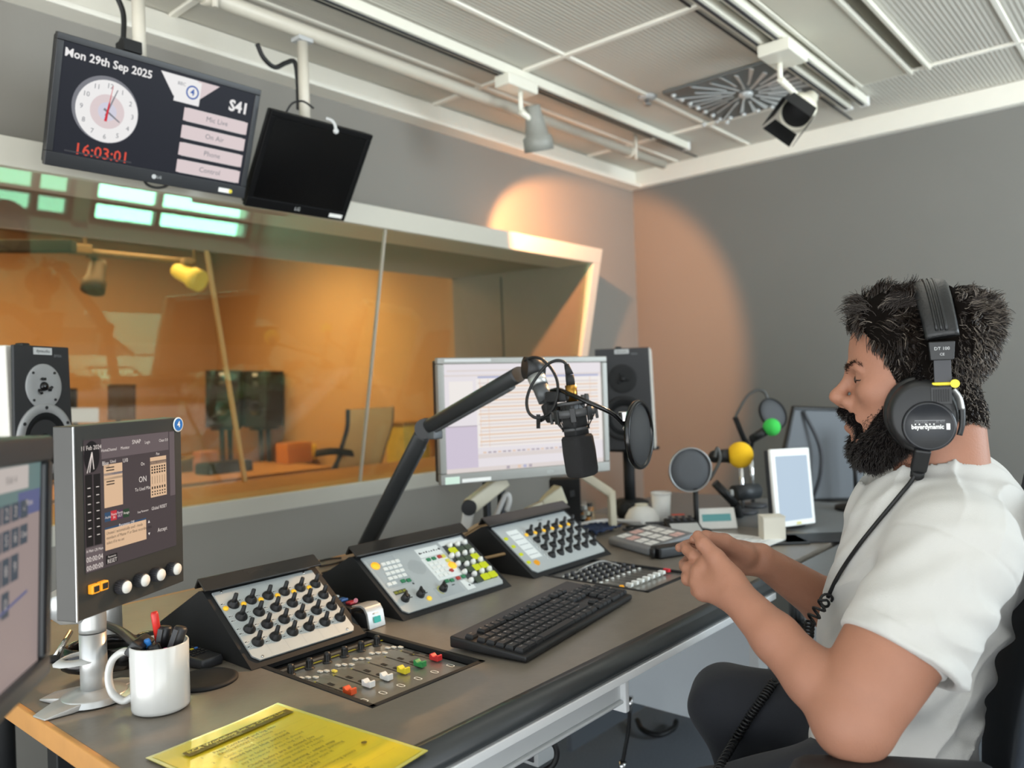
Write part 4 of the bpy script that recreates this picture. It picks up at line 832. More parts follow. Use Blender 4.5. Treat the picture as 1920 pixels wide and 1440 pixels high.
# ================================================================ remote control, puck, headset behind the stand
def remote_xy(): return frame((.672, 1.292, ZD+.001), Vector((.043, .006, 0)), Y3)
M = remote_xy(); t = thing('remote_control', 'black remote control with coloured buttons between mug and knob console', 'remote', M @ Vector((.022, .08, 0)))
m = MB(); m.ring([[(.002, 0, .0), (.042, 0, .0), (.044, .17, .0), (0, .17, .0)], [(0, -.001, .008), (.044, -.001, .008), (.046, .171, .008), (-.002, .171, .008)], [(.002, .001, .017), (.042, .001, .017), (.044, .169, .021), (.001, .169, .021)]], M, 0, False); m.build('case', mat('remote_case', '232427', .4, noise=.1), t, .003)
rk = MB().box((0, 0, .001), (.006, .0045, .0024))
zt = lambda y: .0172+.004*y/.169
rep('button', rk, BLKM, t, [M @ T(.009+.0085*c, .035+.0095*r, zt(.035+.0095*r)) for r in range(12) for c in range(4) if r not in (3,)], .0006)
for k, cc in enumerate(('c8405a', '35a878', 'd9c23c', '3f6fb5')): rep('coloured_button', rk, col(cc, .4), t, [M @ T(.009+.0085*k, .035+.0095*3, zt(.06)+.0004)], .0006)[0]['label'] = ('red', 'green', 'yellow', 'blue')[k]+' button'
c = Vector((.652, 1.245, ZD))
solo(MB().lathe([(0, .0005), (.052, .0005), (.052, .004), (.046, .007), (.044, .006), (0, .006)], Matrix.Translation(c), 40), 'rubber_disc', BLKM, 'flat black round disc on the desk between mug and remote', 'disc', origin=c)
c = P(205, 1262, Z=ZD); t = thing('folded_headset', 'glossy black folded headset on the desk behind the silver stand', 'headset', c)
e = [c+Vector((.075*math.cos(a_)*.9, .055*math.sin(a_), .022+.018*math.sin(a_*.5))) for a_ in np.linspace(.2, 5.6, 18)]
MB().tube(e, .011, 12, flat=(1.7, .6), up=Z3).build('headband', BLKG, t)
for a_ in (.2, 5.6):
    p_ = c+Vector((.07*math.cos(a_), .055*math.sin(a_), .026)); MB().ball(p_, (.032, .026, .0255), 24, 14).build('ear_cup', BLKG, t)
MB().tube([c+Vector((.02, -.02, .012)), c+Vector((.06, -.05, .01)), c+Vector((.09, -.04, .012))], .004).build('mic_boom', BRASS, t)
# ================================================================ small button box between the consoles
c = Vector((1.02, 1.335, ZD)); M = frame((.985, 1.245, ZD+.0005), Vector((1, .06, 0)), Y3)
t = thing('button_box', 'small black box with white, blue and red keys behind the silver reader, between the consoles', 'box', M @ Vector((.02, .08, 0)))
m = MB(); m.ring([[(0, .045, 0), (.042, .045, 0), (.042, .17, 0), (0, .17, 0)], [(0, .045, .034), (.042, .045, .034), (.042, .17, .045), (0, .17, .045)]], M, 0, False); m.build('case', BLK, t, .003)
for k, cc in enumerate(('a83240', '3763a0', 'e2e2de', '77726e')): rep('key', MB().box((0, 0, .002), (.018, .016, .005)), col(cc, .35), t, [M @ T(.021, .065+.027*k, .0365+.0024*k)], .0015)[0]['label'] = ('red', 'blue', 'white', 'grey')[k]+' key'
M = M @ T(.0, -.005, 0)
t = thing('card_reader', 'silver arched card reader with a turquoise key beside the intercom console', 'card reader', M @ Vector((.02, .02, 0)))
pr = [(.0, 0), (.005, .026), (.012, .036), (.022, .040), (.038, .038), (.044, .036), (.046, .040), (.020, .0445), (.008, .041), (0, .030), (-.006, 0)]
m = MB(); Mx = M @ Matrix(((0, 0, 1, 0), (1, 0, 0, 0), (0, 1, 0, 0), (0, 0, 0, 1))); m.prism(pr, .042, Mx); m.build('arch', SIL, t, .001)
MB().box((.021, .026, .014), (.036, .036, .028), M).build('body', BLKM, t, .002)
fM = frame(M @ Vector((.021, -.0035, .016)), M.to_3x3() @ X3, M.to_3x3() @ Vector((0, .006, .03)))
MB().box((0, 0, .002), (.015, .012, .004), fM).build('turquoise_key', glow('52cbbb', .75), t, .001); MB().box((0, .012, .0018), (.012, .003, .002), fM).build('status_strip', WHITE, t)
MB().ball(M @ Vector((.012, .046, .048)), .0045, 12, 8).build('pink_button', glow('d68a98', .7), t)
# ================================================================ microphone arm, microphone, pop shield
RV = Vector(RCAM[:, 0]); DV = Vector(RCAM[:, 1]); FV = Vector(RCAM[:, 2])
ARMM = mat('arm_charcoal', '2b2d2e', .42, .25, noise=.08); ARMG = mat('arm_grey', '55585a', .4, .3, noise=.05)
b0 = P(684, 1030, D=2.16); b0.z = ZD; e0 = P(798, 803, D=1.98); e1 = P(990, 692, D=1.70)
t = thing('microphone_boom', 'black jointed microphone arm rising from the back of the slate desk', 'microphone arm', b0)
MB().lathe([(0, .0005), (.034, .0005), (.034, .02), (.024, .026), (.022, .05), (0, .05)], Matrix.Translation(b0), 24).build('desk_mount', BLKM, t)
s0 = b0+Z3*.045
def bar(mb, p, q, w_, h_, up):
    d = (q-p).normalized(); x = d.cross(Vector(up)).normalized(); y = x.cross(d)
    rg = lambda c, k: [c+x*(math.copysign(abs(math.cos(a_))**.6, math.cos(a_)))*w_*k+y*(math.copysign(abs(math.sin(a_))**.6, math.sin(a_)))*h_*k for a_ in [2*PI*i/20 for i in range(20)]]
    mb.ring([rg(p, .9), rg(p+d*.006, 1), rg(q-d*.006, 1), rg(q, .9)])
m = MB(); bar(m, s0, e0-(e0-s0).normalized()*.02, .021, .0175, FV); m.build('lower_arm', ARMM, t)
m = MB(); bar(m, s0+(e0-s0)*.02-FV*.001+RV*.016, e0-(e0-s0).normalized()*.06+RV*.016, .010, .013, FV); m.build('cable_channel', ARMG, t)
m = MB(); bar(m, e0-(e0-e1).normalized()*.02, e1-(e1-e0).normalized()*.03, .0175, .0215, FV); m.build('upper_arm', ARMM, t)
m = MB(); bar(m, e0+DV*.014+(e1-e0)*.08, e1+DV*.014-(e1-e0)*.14, .011, .010, FV); m.build('cable_channel', ARMG, t)
MB().cyl(e0-FV*.024, e0+FV*.024, .025, n=24).cyl(e0-FV*.026, e0+FV*.026, .016, n=20).build('elbow_joint', BLK, t)
MB().box(P(815, 815, D=1.96), (.03, .03, .022)).build('cable_clamp', ARMG, t, .004)
h0 = P(1001, 690, D=1.69)
MB().cyl(h0-RV*.020-FV*.006, h0+RV*.017+FV*.006, .0235, .0235, n=26).build('head_joint', BLK, t); MB().cyl(h0+RV*.016+FV*.005, h0+RV*.022+FV*.006, .021, .019, n=26).build('joint_cap', ARMG, t)
s1 = P(1005, 706, D=1.68); s2 = P(1012, 724, D=1.67); s3 = P(1024, 752, D=1.66)
MB().cyl(s1, s2, .019, .0185, n=22).build('swivel_collar', mat('collar_silver', 'b9bcba', .35, .6), t); MB().cyl(s2, s3, .0165, .0165, n=22).build('swivel_stub', ARMG, t)
# microphone
DM = 1.60
mt, mbm = P(1072, 752, D=DM), P(1093, 893, D=DM); ax = (mt-mbm).normalized()
t = thing('studio_microphone', 'black studio microphone with square foam windshield hanging from the arm', 'microphone', mbm)
xr = (RV*.78+FV*.62); xr = (xr-ax*xr.dot(ax)).normalized(); M = frame(mbm, xr, ax.cross(xr))
def rsq(r_, z, e=.45, kx=1, ky=1): return [(math.copysign(abs(math.cos(a_))**e, math.cos(a_))*r_*kx, math.copysign(abs(math.sin(a_))**e, math.sin(a_))*r_*ky, z) for a_ in [2*PI*i/36+.001 for i in range(36)]]
MB().ring([rsq(.020, 0), rsq(.0255, .004), rsq(.027, .012), rsq(.0275, .05), rsq(.0265, .078), rsq(.024, .083), rsq(.016, .084)], M).build('foam_windshield', mat('black_foam', '202021', .95, noise=.25, nscale=500, bump=.8, bscale=700), t)
MB().ring([rsq(.0195, .080, .3), rsq(.0195, .146, .3), rsq(.018, .149, .3), rsq(.010, .150, .3)], M).build('body', mat('mic_grey', '3c3d3e', .42, .3, noise=.05), t)
MB().cyl(M @ Vector((0, 0, .149)), M @ Vector((0, 0, .168)), .011, n=20).build('neck', BLK, t)
# shock mount with elastic
rc = P(1081, 772, D=DM); zc = (M.inverted() @ rc).z
def ell(r0, r1_, z0_, z1_, n=40): return [[(r_*math.cos(2*PI*i/n), r_*math.sin(2*PI*i/n), z) for i in range(n)] for r_, z in ((r0, z0_), (r1_, z0_), (r1_, z1_), (r0, z1_), (r0, z0_))]
t = thing('shock_mount', 'grey ring shock mount with elastic cords holding the hanging microphone', 'shock mount', rc)
SM = mat('shock_grey', '4a4b4c', .45, .2, noise=.06)
MB().ring(ell(.040, .045, zc-.008, zc+.007), M, caps=False, close=False).build('outer_ring', SM, t)
MB().ring(ell(.027, .0305, zc+.016, zc+.022), M, caps=False).build('upper_inner_ring', SM, t)
MB().ring(ell(.024, .028, zc-.036, zc-.030), M, caps=False).build('lower_inner_ring', SM, t)
for k in range(8):
    a_ = 2*PI*k/8; MB().box((.0455, 0, zc-.004), (.006, .011, .028), M @ Matrix.Rotation(a_, 4, 'Z')).build('cord_clip', BLK, t, .001)
m = MB(); pts = []
for k in range(24):
    a_ = 2*PI*k/24; pts.append(M @ Vector((math.cos(a_)*(.044 if k % 2 == 0 else .028), math.sin(a_)*(.044 if k % 2 == 0 else .028), zc+(-.006 if k % 2 == 0 else (.02 if k % 4 == 1 else -.034)))))
m.tube(pts, .0012, 6, close=True); m.build('elastic_cord', BLKM, t)
br = P(1036, 775, D=1.63); MB().tube([P(1058, 776, D=1.60), P(1046, 778, D=1.615), br], .009, 10).build('bracket_arm', SM, t)
MB().cyl(P(1027, 757, D=1.655), P(1037, 790, D=1.645), .0155, .014, n=18).box(P(1044, 772, D=1.63), (.03, .03, .032)).build('swivel_block', BLKM, t, .004)
sk_ = P(1013, 789, D=1.64)
m = MB(); Mk = frame(sk_, DV, FV*-1)
m.prism([(.016*(1 if i % 2 == 0 else .45)*math.cos(2*PI*i/10), .016*(1 if i % 2 == 0 else .45)*math.sin(2*PI*i/10)) for i in range(10)], .008, Mk); m.cyl(sk_, br, .004); m.build('star_knob', BLK, t)
for px_, py_ in ((1093, 744), (1100, 742)): MB().cyl(P(px_, py_+14, D=1.59), P(px_, py_-4, D=1.59), .0048, n=12).build('mount_screw', SM, t)
# XLR plug and lead
t = thing('microphone_cable', 'black looping cable plugged into the hanging microphone by a brass connector', 'cable', P(1071, 752, D=DM))
x0_, x1_, x2_, x3_ = P(1073, 752, D=DM), P(1070, 722, D=DM), P(1068, 703, D=DM), P(1062, 683, D=DM)
MB().cyl(x0_, x1_, .0118, n=22).build('brass_connector', BRASS, t); MB().cyl(x1_, x2_, .0092, .0088, n=20).cyl(x2_, x3_, .0085, .005, n=20).build('boot', BLKM, t)
path = [P(1062, 684, D=1.60), P(1056, 678, D=1.60), P(1043, 676, D=1.60), P(1026, 684, D=1.61), P(1010, 702, D=1.61), P(996, 724, D=1.61), P(988, 748, D=1.60), P(990, 770, D=1.59), P(1001, 782, D=1.59), P(1015, 783, D=1.59), P(1030, 775, D=1.60), P(1041, 758, D=1.605), P(1046, 735, D=1.61), P(1044, 712, D=1.62), P(1033, 690, D=1.63), P(1016, 674, D=1.64), P(1000, 670, D=1.66), P(984, 676, D=1.68)]
MB().tube(spline(path, 6), .0032, 8).build('lead', RUBBER, t)
# pop shield
t = thing('pop_shield', 'black round pop shield on a gooseneck in front of the hanging microphone', 'pop shield', P(1197, 878, D=1.56))
pc = P(1199, 815, D=1.55); nrm = (RV*.86-FV*.5-DV*.04).normalized()
uz = (DV*-1); uz = (uz-nrm*nrm.dot(uz)).normalized(); Mp = frame(pc, uz.cross(nrm), uz)
R_ = .0645
MESH = mat('pop_mesh', '3a3b3c', .85, noise=.1, nscale=900, bump=.5, bscale=900)
MB().lathe([(R_*.93, -.005), (R_*1.03, -.005), (R_*1.05, 0), (R_*1.03, .005), (R_*.93, .005), (R_*.93, -.005)], Mp, 56, caps=False).build('rim', BLKG, t)
MB().lathe([(0, .001), (R_*.94, .001), (R_*.94, -.002), (0, -.002)], Mp, 48).build('mesh', MESH, t)
MB().box(pc-RV*.030-DV*.035, (.012, .02, .02)).build('rim_clip', CHROME, t, .002)
MB().cyl(P(1172, 800, D=1.55), P(1181, 812, D=1.552), .006).build('clip_screw', CHROME, t)
g_ = [P(1034, 733, D=1.64), P(1048, 731, D=1.62), P(1068, 739, D=1.58), P(1095, 751, D=1.55), P(1125, 764, D=1.54), P(1150, 777, D=1.545), P(1170, 796, D=1.55)]
MB().tube(spline(g_, 8), .0048, 10).build('gooseneck', BLKG, t); MB().box(P(1042, 744, D=1.63), (.035, .03, .022)).build('clamp', BLKM, t, .003)
# ================================================================ big monitor and its arm
BL, BRr, TLl = P(826, 911, D=2.17), P(1143, 883, D=2.42), P(815, 671, D=2.17)
M = frame(BL, BRr-BL, TLl-BL); w, h = (BRr-BL).length, (TLl-BL).length
t = thing('computer_monitor', 'large silver framed computer monitor with a white list on its screen behind the hanging microphone', 'monitor', M @ Vector((w/2, 0, -.03)))
SB = mat('monitor_silver', '8d8d88', .42, .3, noise=.04); f = MB(); bz_ = .019
for a_ in ((0, 0, w, .030), (0, h-.018, w, h), (0, .03, bz_, h-.018), (w-bz_, .03, w, h-.018)): f.box(((a_[0]+a_[2])/2, (a_[1]+a_[3])/2, -.006), (a_[2]-a_[0], a_[3]-a_[1], .022), M)
f.build('bezel', SB, t, .003); MB().box((w/2, h/2, -.035), (w-.01, h-.01, .035), M).box((w/2, h/2, -.06), (.2, .16, .03), M).build('back_shell', BLK, t, .006)
s = MB(); sx0, sx1, sy0, sy1 = bz_, w-bz_, .03, h-.018; sw, sh = sx1-sx0, sy1-sy0
s.rect(sx0, sy0, sx1, sy1, M, 0, -.003)
def Q(u0, v0, u1, v1, mi, z=-.0025): s.rect(sx0+u0*sw, sy0+v0*sh, sx0+u1*sw, sy0+v1*sh, M, mi, z)
Q(0, 0, .19, .42, 2); Q(.03, .60, .17, .84, 1, -.0022); Q(.0, .42, .19, .43, 4); Q(.19, .22, 1, .86, 1, -.0024)
Q(.20, .865, .98, .885, 3); Q(0, .885, 1, .90, 5, -.0022); Q(.02, .93, .4, .945, 5)
for k in range(19): Q(.20+.005*(k % 3), .235+.032*k, .975, .250+.032*k, 6 if k % 2 else 5, -.0020)
for u in (.21, .26, .92): Q(u, .225, u+.003, .86, 6, -.0018)
Q(.19, .12, .75, .16, 5, -.002); Q(.0, .0, 1, .04, 5, -.0024)
for k, mi in enumerate((4, 5, 6, 3, 4)): Q(.36+.035*k, .006, .38+.035*k, .034, mi, -.0018)
for k in range(24): Q(.22+.03*k, .165, .24+.03*k, .18, 4 if k % 3 else 6, -.0016)
s.build('screen', [glow('ece6ea', .92), glow('f2ece8', .95), glow('d6cbdc', .9), glow('b9bcd8', .9), glow('b7acb6', .9), glow('e3d9d6', .92), glow('eacdb6', .92)], t)
b = MB().text('EIZO', .010, w*.62, .014, M, 0, .0054); b.build('maker_badge', LGREY, t); MB().rect(.012, .002, .055, .022, M, 0, .0054).rect(.062, .004, .15, .014, M, 1, .0054).build('asset_sticker', [col('cfe3d2'), WHITE], t)
MB().rect(.02, h-.012, .16, h-.004, M, 0, .0054).build('top_sticker', LGREY, t)
a = M @ Vector((w*.34, h*.35, -.06)); pb = P(925, 1000, Z=ZD)
t = thing('monitor_arm', 'cream jointed arm carrying the large monitor, with dark double post', 'monitor arm', pb)
CRM = mat('arm_cream', 'c9c2ac', .4, .1, noise=.04)
p1_ = P(928, 985, D=2.40); pz = Vector((p1_.x, p1_.y, ZD))
for dx in (-.022, .022): MB().box(pz+RV*dx+Z3*.17, (.018, .018, .335)).build('post', mat('post_navy', '23262c', .5), t, .002)
MB().box(pz+Z3*.006, (.10, .08, .010)).build('foot', BLKM, t, .002)
def seg(p, q, w_, h_, name, m_):
    b_ = MB(); d = (q-p).normalized(); x = d.cross(Z3).normalized(); y = x.cross(d)
    b_.ring([[p+x*w_*i+y*h_*j for i, j in ((-1, -1), (1, -1), (1, 1), (-1, 1))], [q+x*w_*i+y*h_*j for i, j in ((-1, -1), (1, -1), (1, 1), (-1, 1))]], None, 0, False); b_.build(name, m_, t, .006)
k0, k1, k2 = P(946, 898, D=2.36), P(880, 950, D=2.30), P(872, 1000, D=2.30)
seg(k0, k1, .018, .022, 'upper_segment', CRM); seg(k1, k2, .016, .016, 'lower_segment', mat('arm_white', 'd9d8d2', .35, .2)); MB().cyl(k1-FV*.026, k1+FV*.026, .022).build('elbow', BLK, t); MB().tube([k0, M @ Vector((w*.4, h*.2, -.072))], .014, 10).build('screen_bracket', BLK, t)
# broad cream handle with flared end lying across the console backs
a_, b_ = P(926, 988, D=2.42), P(1052, 926, D=2.50)
t = thing('desk_lamp_arm', 'long cream lamp arm with a flared head lying up behind the farther console', 'lamp', Vector((a_.x, a_.y, ZD)))
seg(a_, a_+(b_-a_)*.72, .012, .009, 'arm', CRM)
d = (b_-a_).normalized(); m = MB(); x = d.cross(Z3).normalized(); y = x.cross(d)
m.ring([[a_+(b_-a_)*f_+x*w_*i+y*h_*j for i, j in ((-1, -1), (1, -1), (1, 1), (-1, 1))] for f_, w_, h_ in ((.70, .013, .010), (.78, .018, .017), (1.0, .030, .030))], None, 0, False); m.build('flared_head', mat('lamp_cream', 'd8d2b8', .4), t, .004)
MB().cyl(Vector((a_.x, a_.y, ZD)), a_, .012).build('pivot_post', BLK, t)
q = [P(x, y, D=2.34) for x, y in ((918, 990), (930, 968), (940, 945), (947, 930), (953, 928), (955, 940), (950, 958))]
t2 = solo(MB().tube(spline(q), .008), 'white_cable', mat('cable_white', 'c4c3bf', .4), 'thick white cable bent in a hook behind the farther console', 'cable', origin=(q[0].x, q[0].y, ZD))
q = [P(x, y, D=2.2) for x, y in ((846, 1018), (872, 1000), (896, 985), (915, 978))]
solo(MB().tube(spline(q), .006).tube([v+Vector((0, 0, -.012)) for v in spline(q)], .006), 'twin_cable', mat('cable_tan', 'a58a66', .5), 'pair of tan cables running behind the intercom console', 'cable')
q = [P(x, y, D=1.98) for x, y in ((902, 1048), (925, 1043), (950, 1038), (968, 1040))]
solo(MB().tube(spline(q), .004), 'tan_cable', mat('cable_tan_thin', '9a7d55', .5), 'thin tan cable between the two farther consoles', 'cable')
for k, (x, y) in enumerate(((930, 1062), (952, 1058))):
    c_ = P(x, y, Z=ZD); t = thing('audio_plug', ('silver plug lying between the two farther consoles, nearer the intercom', 'pale plug lying between the two farther consoles, nearer the knob console')[k], 'plug', c_)
    MB().cyl(c_+Z3*.008, c_+Vector((.03, .03, .008)), .007).build('body', CHROME if k == 0 else LGREY, t); MB().tube(spline([c_+Vector((.03, .03, .008)), c_+Vector((.05, .07, .02)), c_+Vector((.03, .12, .01)), c_+Vector((.06, .16, .006))]), .004).build('lead', RUBBER, t)
q = [P(1105, 1070, Z=ZD+.01), P(1130, 1062, Z=ZD+.03), P(1160, 1070, Z=ZD+.02), P(1150, 1095, Z=ZD+.025), P(1140, 1120, Z=ZD+.03)]
q = [P(1078, 1075, Z=ZD+.015), P(1100, 1062, Z=ZD+.03), P(1130, 1052, Z=ZD+.02), P(1160, 1060, Z=ZD+.012)]
solo(MB().tube(spline(q), .0022), 'thin_grey_cable', mat('cable_grey', '9a9a97', .4), 'thin grey cable crossing the farther fader panel', 'cable')
for k, q in enumerate((((600, 1052), (618, 1048), (640, 1046)), ((598, 1062), (622, 1058), (645, 1052)), ((604, 1075), (625, 1068), (640, 1060)))):
    solo(MB().tube(spline([P(x, y, Z=ZD+.004) for x, y in q]), .003), 'cable_end', RUBBER, ('upper', 'middle', 'lower')[k]+' of three black cables on the oak desk edge behind the consoles', 'cable')
# ================================================================ clutter and guest places beyond the farther fader panel
t0 = P(1100, 985, Z=ZD)
def at(px_, py_): return P(px_, py_, Z=ZD)
# grey telephone keypad unit
a_, b_, c_ = at(1143, 1030), at(1262, 1056), at(1130, 1000)
a_ = at(1140, 1022); b_ = at(1216, 1044); M = frame(a_, b_-a_, at(1248, 1016)-b_); 
t = thing('desk_phone', 'grey desk phone with rows of white paper labels behind the farther fader panel', 'phone', M @ Vector((.1, .08, 0)))
m = MB(); W_, D_ = (b_-a_).length, .16
m.ring([[(0, 0, .001), (W_, 0, .001), (W_, D_, .001), (0, D_, .001)], [(0, 0, .022), (W_, 0, .022), (W_, D_, .046), (0, D_, .046)]], M, 0, False); m.build('case', GREY, t, .006)
Mk = M @ Matrix(((1, 0, 0, 0), (0, 1, 0, 0), (0, .15, 1, .0222), (0, 0, 0, 1)))
m = MB()
for r in range(3):
    for c in range(4): m.rect(W_*(.08+.22*c), D_*(.12+.27*r), W_*(.26+.22*c), D_*(.32+.27*r), Mk, 1 if (r+c) % 4 == 1 else 0, .0006)
    m.rect(W_*.1, D_*(.20+.27*r), W_*.9, D_*(.21+.27*r), Mk, 2, .0009)
m.build('paper_labels', [WHITE, col('d9b3ac'), GREY], t)
MB().box((W_+.028, D_*.5, .016), (.045, D_, .030), M).build('handset_cradle', BLK, t, .006)
q0, q1 = at(1226, 1050)+Z3*.012, at(1275, 1040)+Z3*.012
n_ = 150; coil = []; d = (q1-q0)
for i in range(n_):
    f_ = i/n_; a2 = i*.62; bow = Vector((0, 0, .004))+DV*(.02*math.sin(f_*PI*2))*-1
    coil.append(q0+d*f_+Vector((.012*math.cos(a2)*.6, .012*math.cos(a2)*.5, .012*math.sin(a2)))+Vector((-.03*math.sin(f_*PI), .02*math.sin(f_*PI), .006)))
MB().tube(coil, .0024, 6).build('coiled_cord', BLK, t)
# white cup, bowl, jar, bin
c = at(1241, 978); t = thing('paper_cup', 'tall white paper cup near the room corner, right of the white bowl', 'cup', c)
MB().lathe([(0, .001), (.026, .001), (.033, .095), (.031, .095), (.025, .006), (0, .006)], Matrix.Translation(c), 32).build('cup', WHITE, t); MB().lathe([(.0325, .09), (.0345, .092), (.0345, .097), (.0325, .098)], Matrix.Translation(c), 32, caps=False).build('rolled_rim', WHITE, t)
c = at(1204, 980); t = thing('white_bowl', 'white dome shaped bowl turned over on the desk left of the paper cup', 'bowl', c)
MB().lathe([(.058, .001), (.058, .006), (.055, .022), (.042, .044), (.020, .056), (0, .058)], Matrix.Translation(c), 36).build('bowl', WHITE, t); MB().lathe([(.020, .055), (.022, .062), (.018, .062), (.017, .056)], Matrix.Translation(c), 28, caps=False).build('foot_ring', CREAM, t)
c = at(1098, 984); t = thing('storage_jar', 'clear jar with pale and orange odds and ends behind the farther console', 'jar', c)
MB().lathe([(.034, .001), (.036, .004), (.036, .075), (.034, .078), (.033, .075), (.033, .006), (0, .005)], Matrix.Translation(c), 30, caps=False).build('jar', CLEARGL, t)
m = MB()
for k in range(14): a2 = k*2.4; r_ = .022*math.sqrt((k+.5)/14); m.box((c.x+r_*math.cos(a2), c.y+r_*math.sin(a2), c.z+.012+.004*(k % 14)), (.014, .012, .012), None, k % 4)
m.build('contents', [LGREY, BLK, col('c9863c'), col('d6d2c4')], t)
c = at(1062, 985); MBx = MB().prism([(-.035, -.05), (.035, -.05), (.038, .05), (-.038, .05)], .155, Matrix.Translation(c)@Matrix.Rotation(.6, 4, 'Z'), z0=.001)
t = thing('black_box_file', 'black upright box behind the hanging microphone foam', 'box', c); MBx.build('case', BLKM, t, .004); MB().box(c+Vector((-.02, -.045, .11)), (.03, .004, .02)).build('label_holder', DGREY, t, .001)
c = at(1171, 975); t = thing('black_bulb_horn', 'small black rounded object on the desk left of the white bowl', 'ornament', c); MB().ball(c+Z3*.032, (.028, .028, .031), 20, 12).build('body', BLKM, t); MB().cyl(c+Z3*.0005, c+Z3*.006, .024).build('foot', BLKM, t)
q = [at(x, y)+Z3*.012 for x, y in ((1085, 992), (1110, 986), (1140, 983), (1175, 984), (1205, 986))]
solo(MB().tube(spline(q), .007), 'white_cable', mat('cable_white_long', 'd5d4d2', .4), 'straight white cable lying in front of the paper cup and bowl', 'cable')
c = at(1118, 998); t = thing('blue_cloth', 'small folded dark blue cloth beside the grey desk phone', 'cloth', c)
m = MB(); rr = random.Random(3); nx = 12
m.add([(c.x-.07+.14*i/nx, c.y-.05+.10*j/nx, ZD+.006+.012*abs(math.sin(i*.9+j*.5))+.006*rr.random()) for j in range(nx+1) for i in range(nx+1)], [(j*(nx+1)+i, j*(nx+1)+i+1, (j+1)*(nx+1)+i+1, (j+1)*(nx+1)+i) for j in range(nx) for i in range(nx)], None, 0, True)
o = m.build('cloth', mat('navy_cloth', '1d2c47', .9), t); sd = o.modifiers.new('thick', 'SOLIDIFY'); sd.thickness = .004
rr = random.Random(5)
for k in range(5):
    a0 = at(1195+k*10, 992+rr.random()*10); pts = [a0+Vector((rr.uniform(-.06, .06), rr.uniform(-.05, .05), .006+.004*k)) for _ in range(5)]
    solo(MB().tube(spline(pts), .003), 'tangled_cable', BLKM if k % 2 else DGREY, 'one of the tangled cables in front of the white paper cup', 'cable', 'tangled cables in front of the paper cup')
# cream bent post of the loudspeaker side
k0, k1, k2 = P(1085, 885, D=2.52), P(1146, 925, D=2.52), P(1149, 985, D=2.52)
t = thing('cream_arm', 'cream bent bracket arm standing behind the jar, under the big monitor', 'monitor arm', (k2.x, k2.y, ZD))
seg(k0, k1, .012, .014, 'upper_segment', CRM); seg(k1+Z3*.01, Vector((k2.x, k2.y, ZD+.001)), .012, .012, 'lower_segment', CRM)
# dark controller and angled grey panel
a_ = at(1266, 1020); t = thing('black_controller', 'black desk controller with a grey sloped top left of the printed sheet', 'controller', a_)
M = frame(a_, RV-Z3*RV.z, Vector((.62, .78, 0))); m = MB(); m.ring([[(0, 0, .001), (.10, 0, .001), (.10, .17, .001), (0, .17, .001)], [(0, 0, .012), (.10, 0, .012), (.10, .17, .046), (0, .17, .046)]], M, 0, False); m.build('case', BLKM, t, .004)
Ms = M @ Matrix(((1, 0, 0, 0), (0, 1, 0, 0), (0, .2, 1, .0124), (0, 0, 0, 1))); MB().rect(.008, .01, .092, .12, Ms, 0, .0008).build('grey_top', LGREY, t)
rep('key', MB().box((0, 0, .002), (.010, .008, .004)), DGREY, t, [Ms @ T(.02+.02*i, .14+.015*j, .0005) for i in range(4) for j in range(3)], .0008); MB().rect(.03, .185, .07, .198, Ms, 0, .001).build('red_label', KRED, t)
# small white display with teal screen, sheets of paper
c = at(1342, 990); t = thing('small_display_unit', 'small white unit with a teal strip display behind the printed sheet', 'display', c)
fd = (-FV*1.0); fd.z = 0; fd.normalize(); xx = Z3.cross(fd)*1.0; M = frame(c+Z3*.001, Z3.cross(fd), Z3)
m = MB(); m.ring([[(-.062, 0, .03), (.062, 0, .03), (.062, 0, -.04), (-.062, 0, -.04)], [(-.060, .062, .0), (.060, .062, .0), (.060, .055, -.035), (-.060, .055, -.035)]], M, 0, False); m.build('case', WHITE, t, .004)
Ms = frame(M @ Vector((0, .034, .0150)), M.to_3x3() @ X3, M.to_3x3() @ Vector((0, .062, -.03))); MB().box((0, 0, .0004), (.088, .022, .002), Ms).build('screen', glow('6fb0b0', .6), t)
A_, B_, C_, D_ = at(1345, 985), at(1405, 972), at(1448, 1022), at(1400, 1040)
M = frame(D_+Z3*.004, at(1448, 1022)-D_, A_-D_); w_ = .21; h_ = .297
for k in range(2):
    m = MB(); m.box((w_/2+.004*k, h_/2-.01*k, .0012*k+.0006), (w_, h_, .001), M)
    for r in range(16): m.rect(.018+.004*k, h_*(.08+.053*r), w_*(.9-.12*((r*7) % 3)), h_*(.08+.053*r)+.003, M, 1, .0012*k+.0016)
    solo(m, 'printed_sheet', [mat('paper_white', 'e3e6e6', .7), col('9fa6ab')], ('white printed sheet beneath, on the desk behind the clasped hands', 'topmost white printed sheet on the desk behind the clasped hands')[k], 'paper')
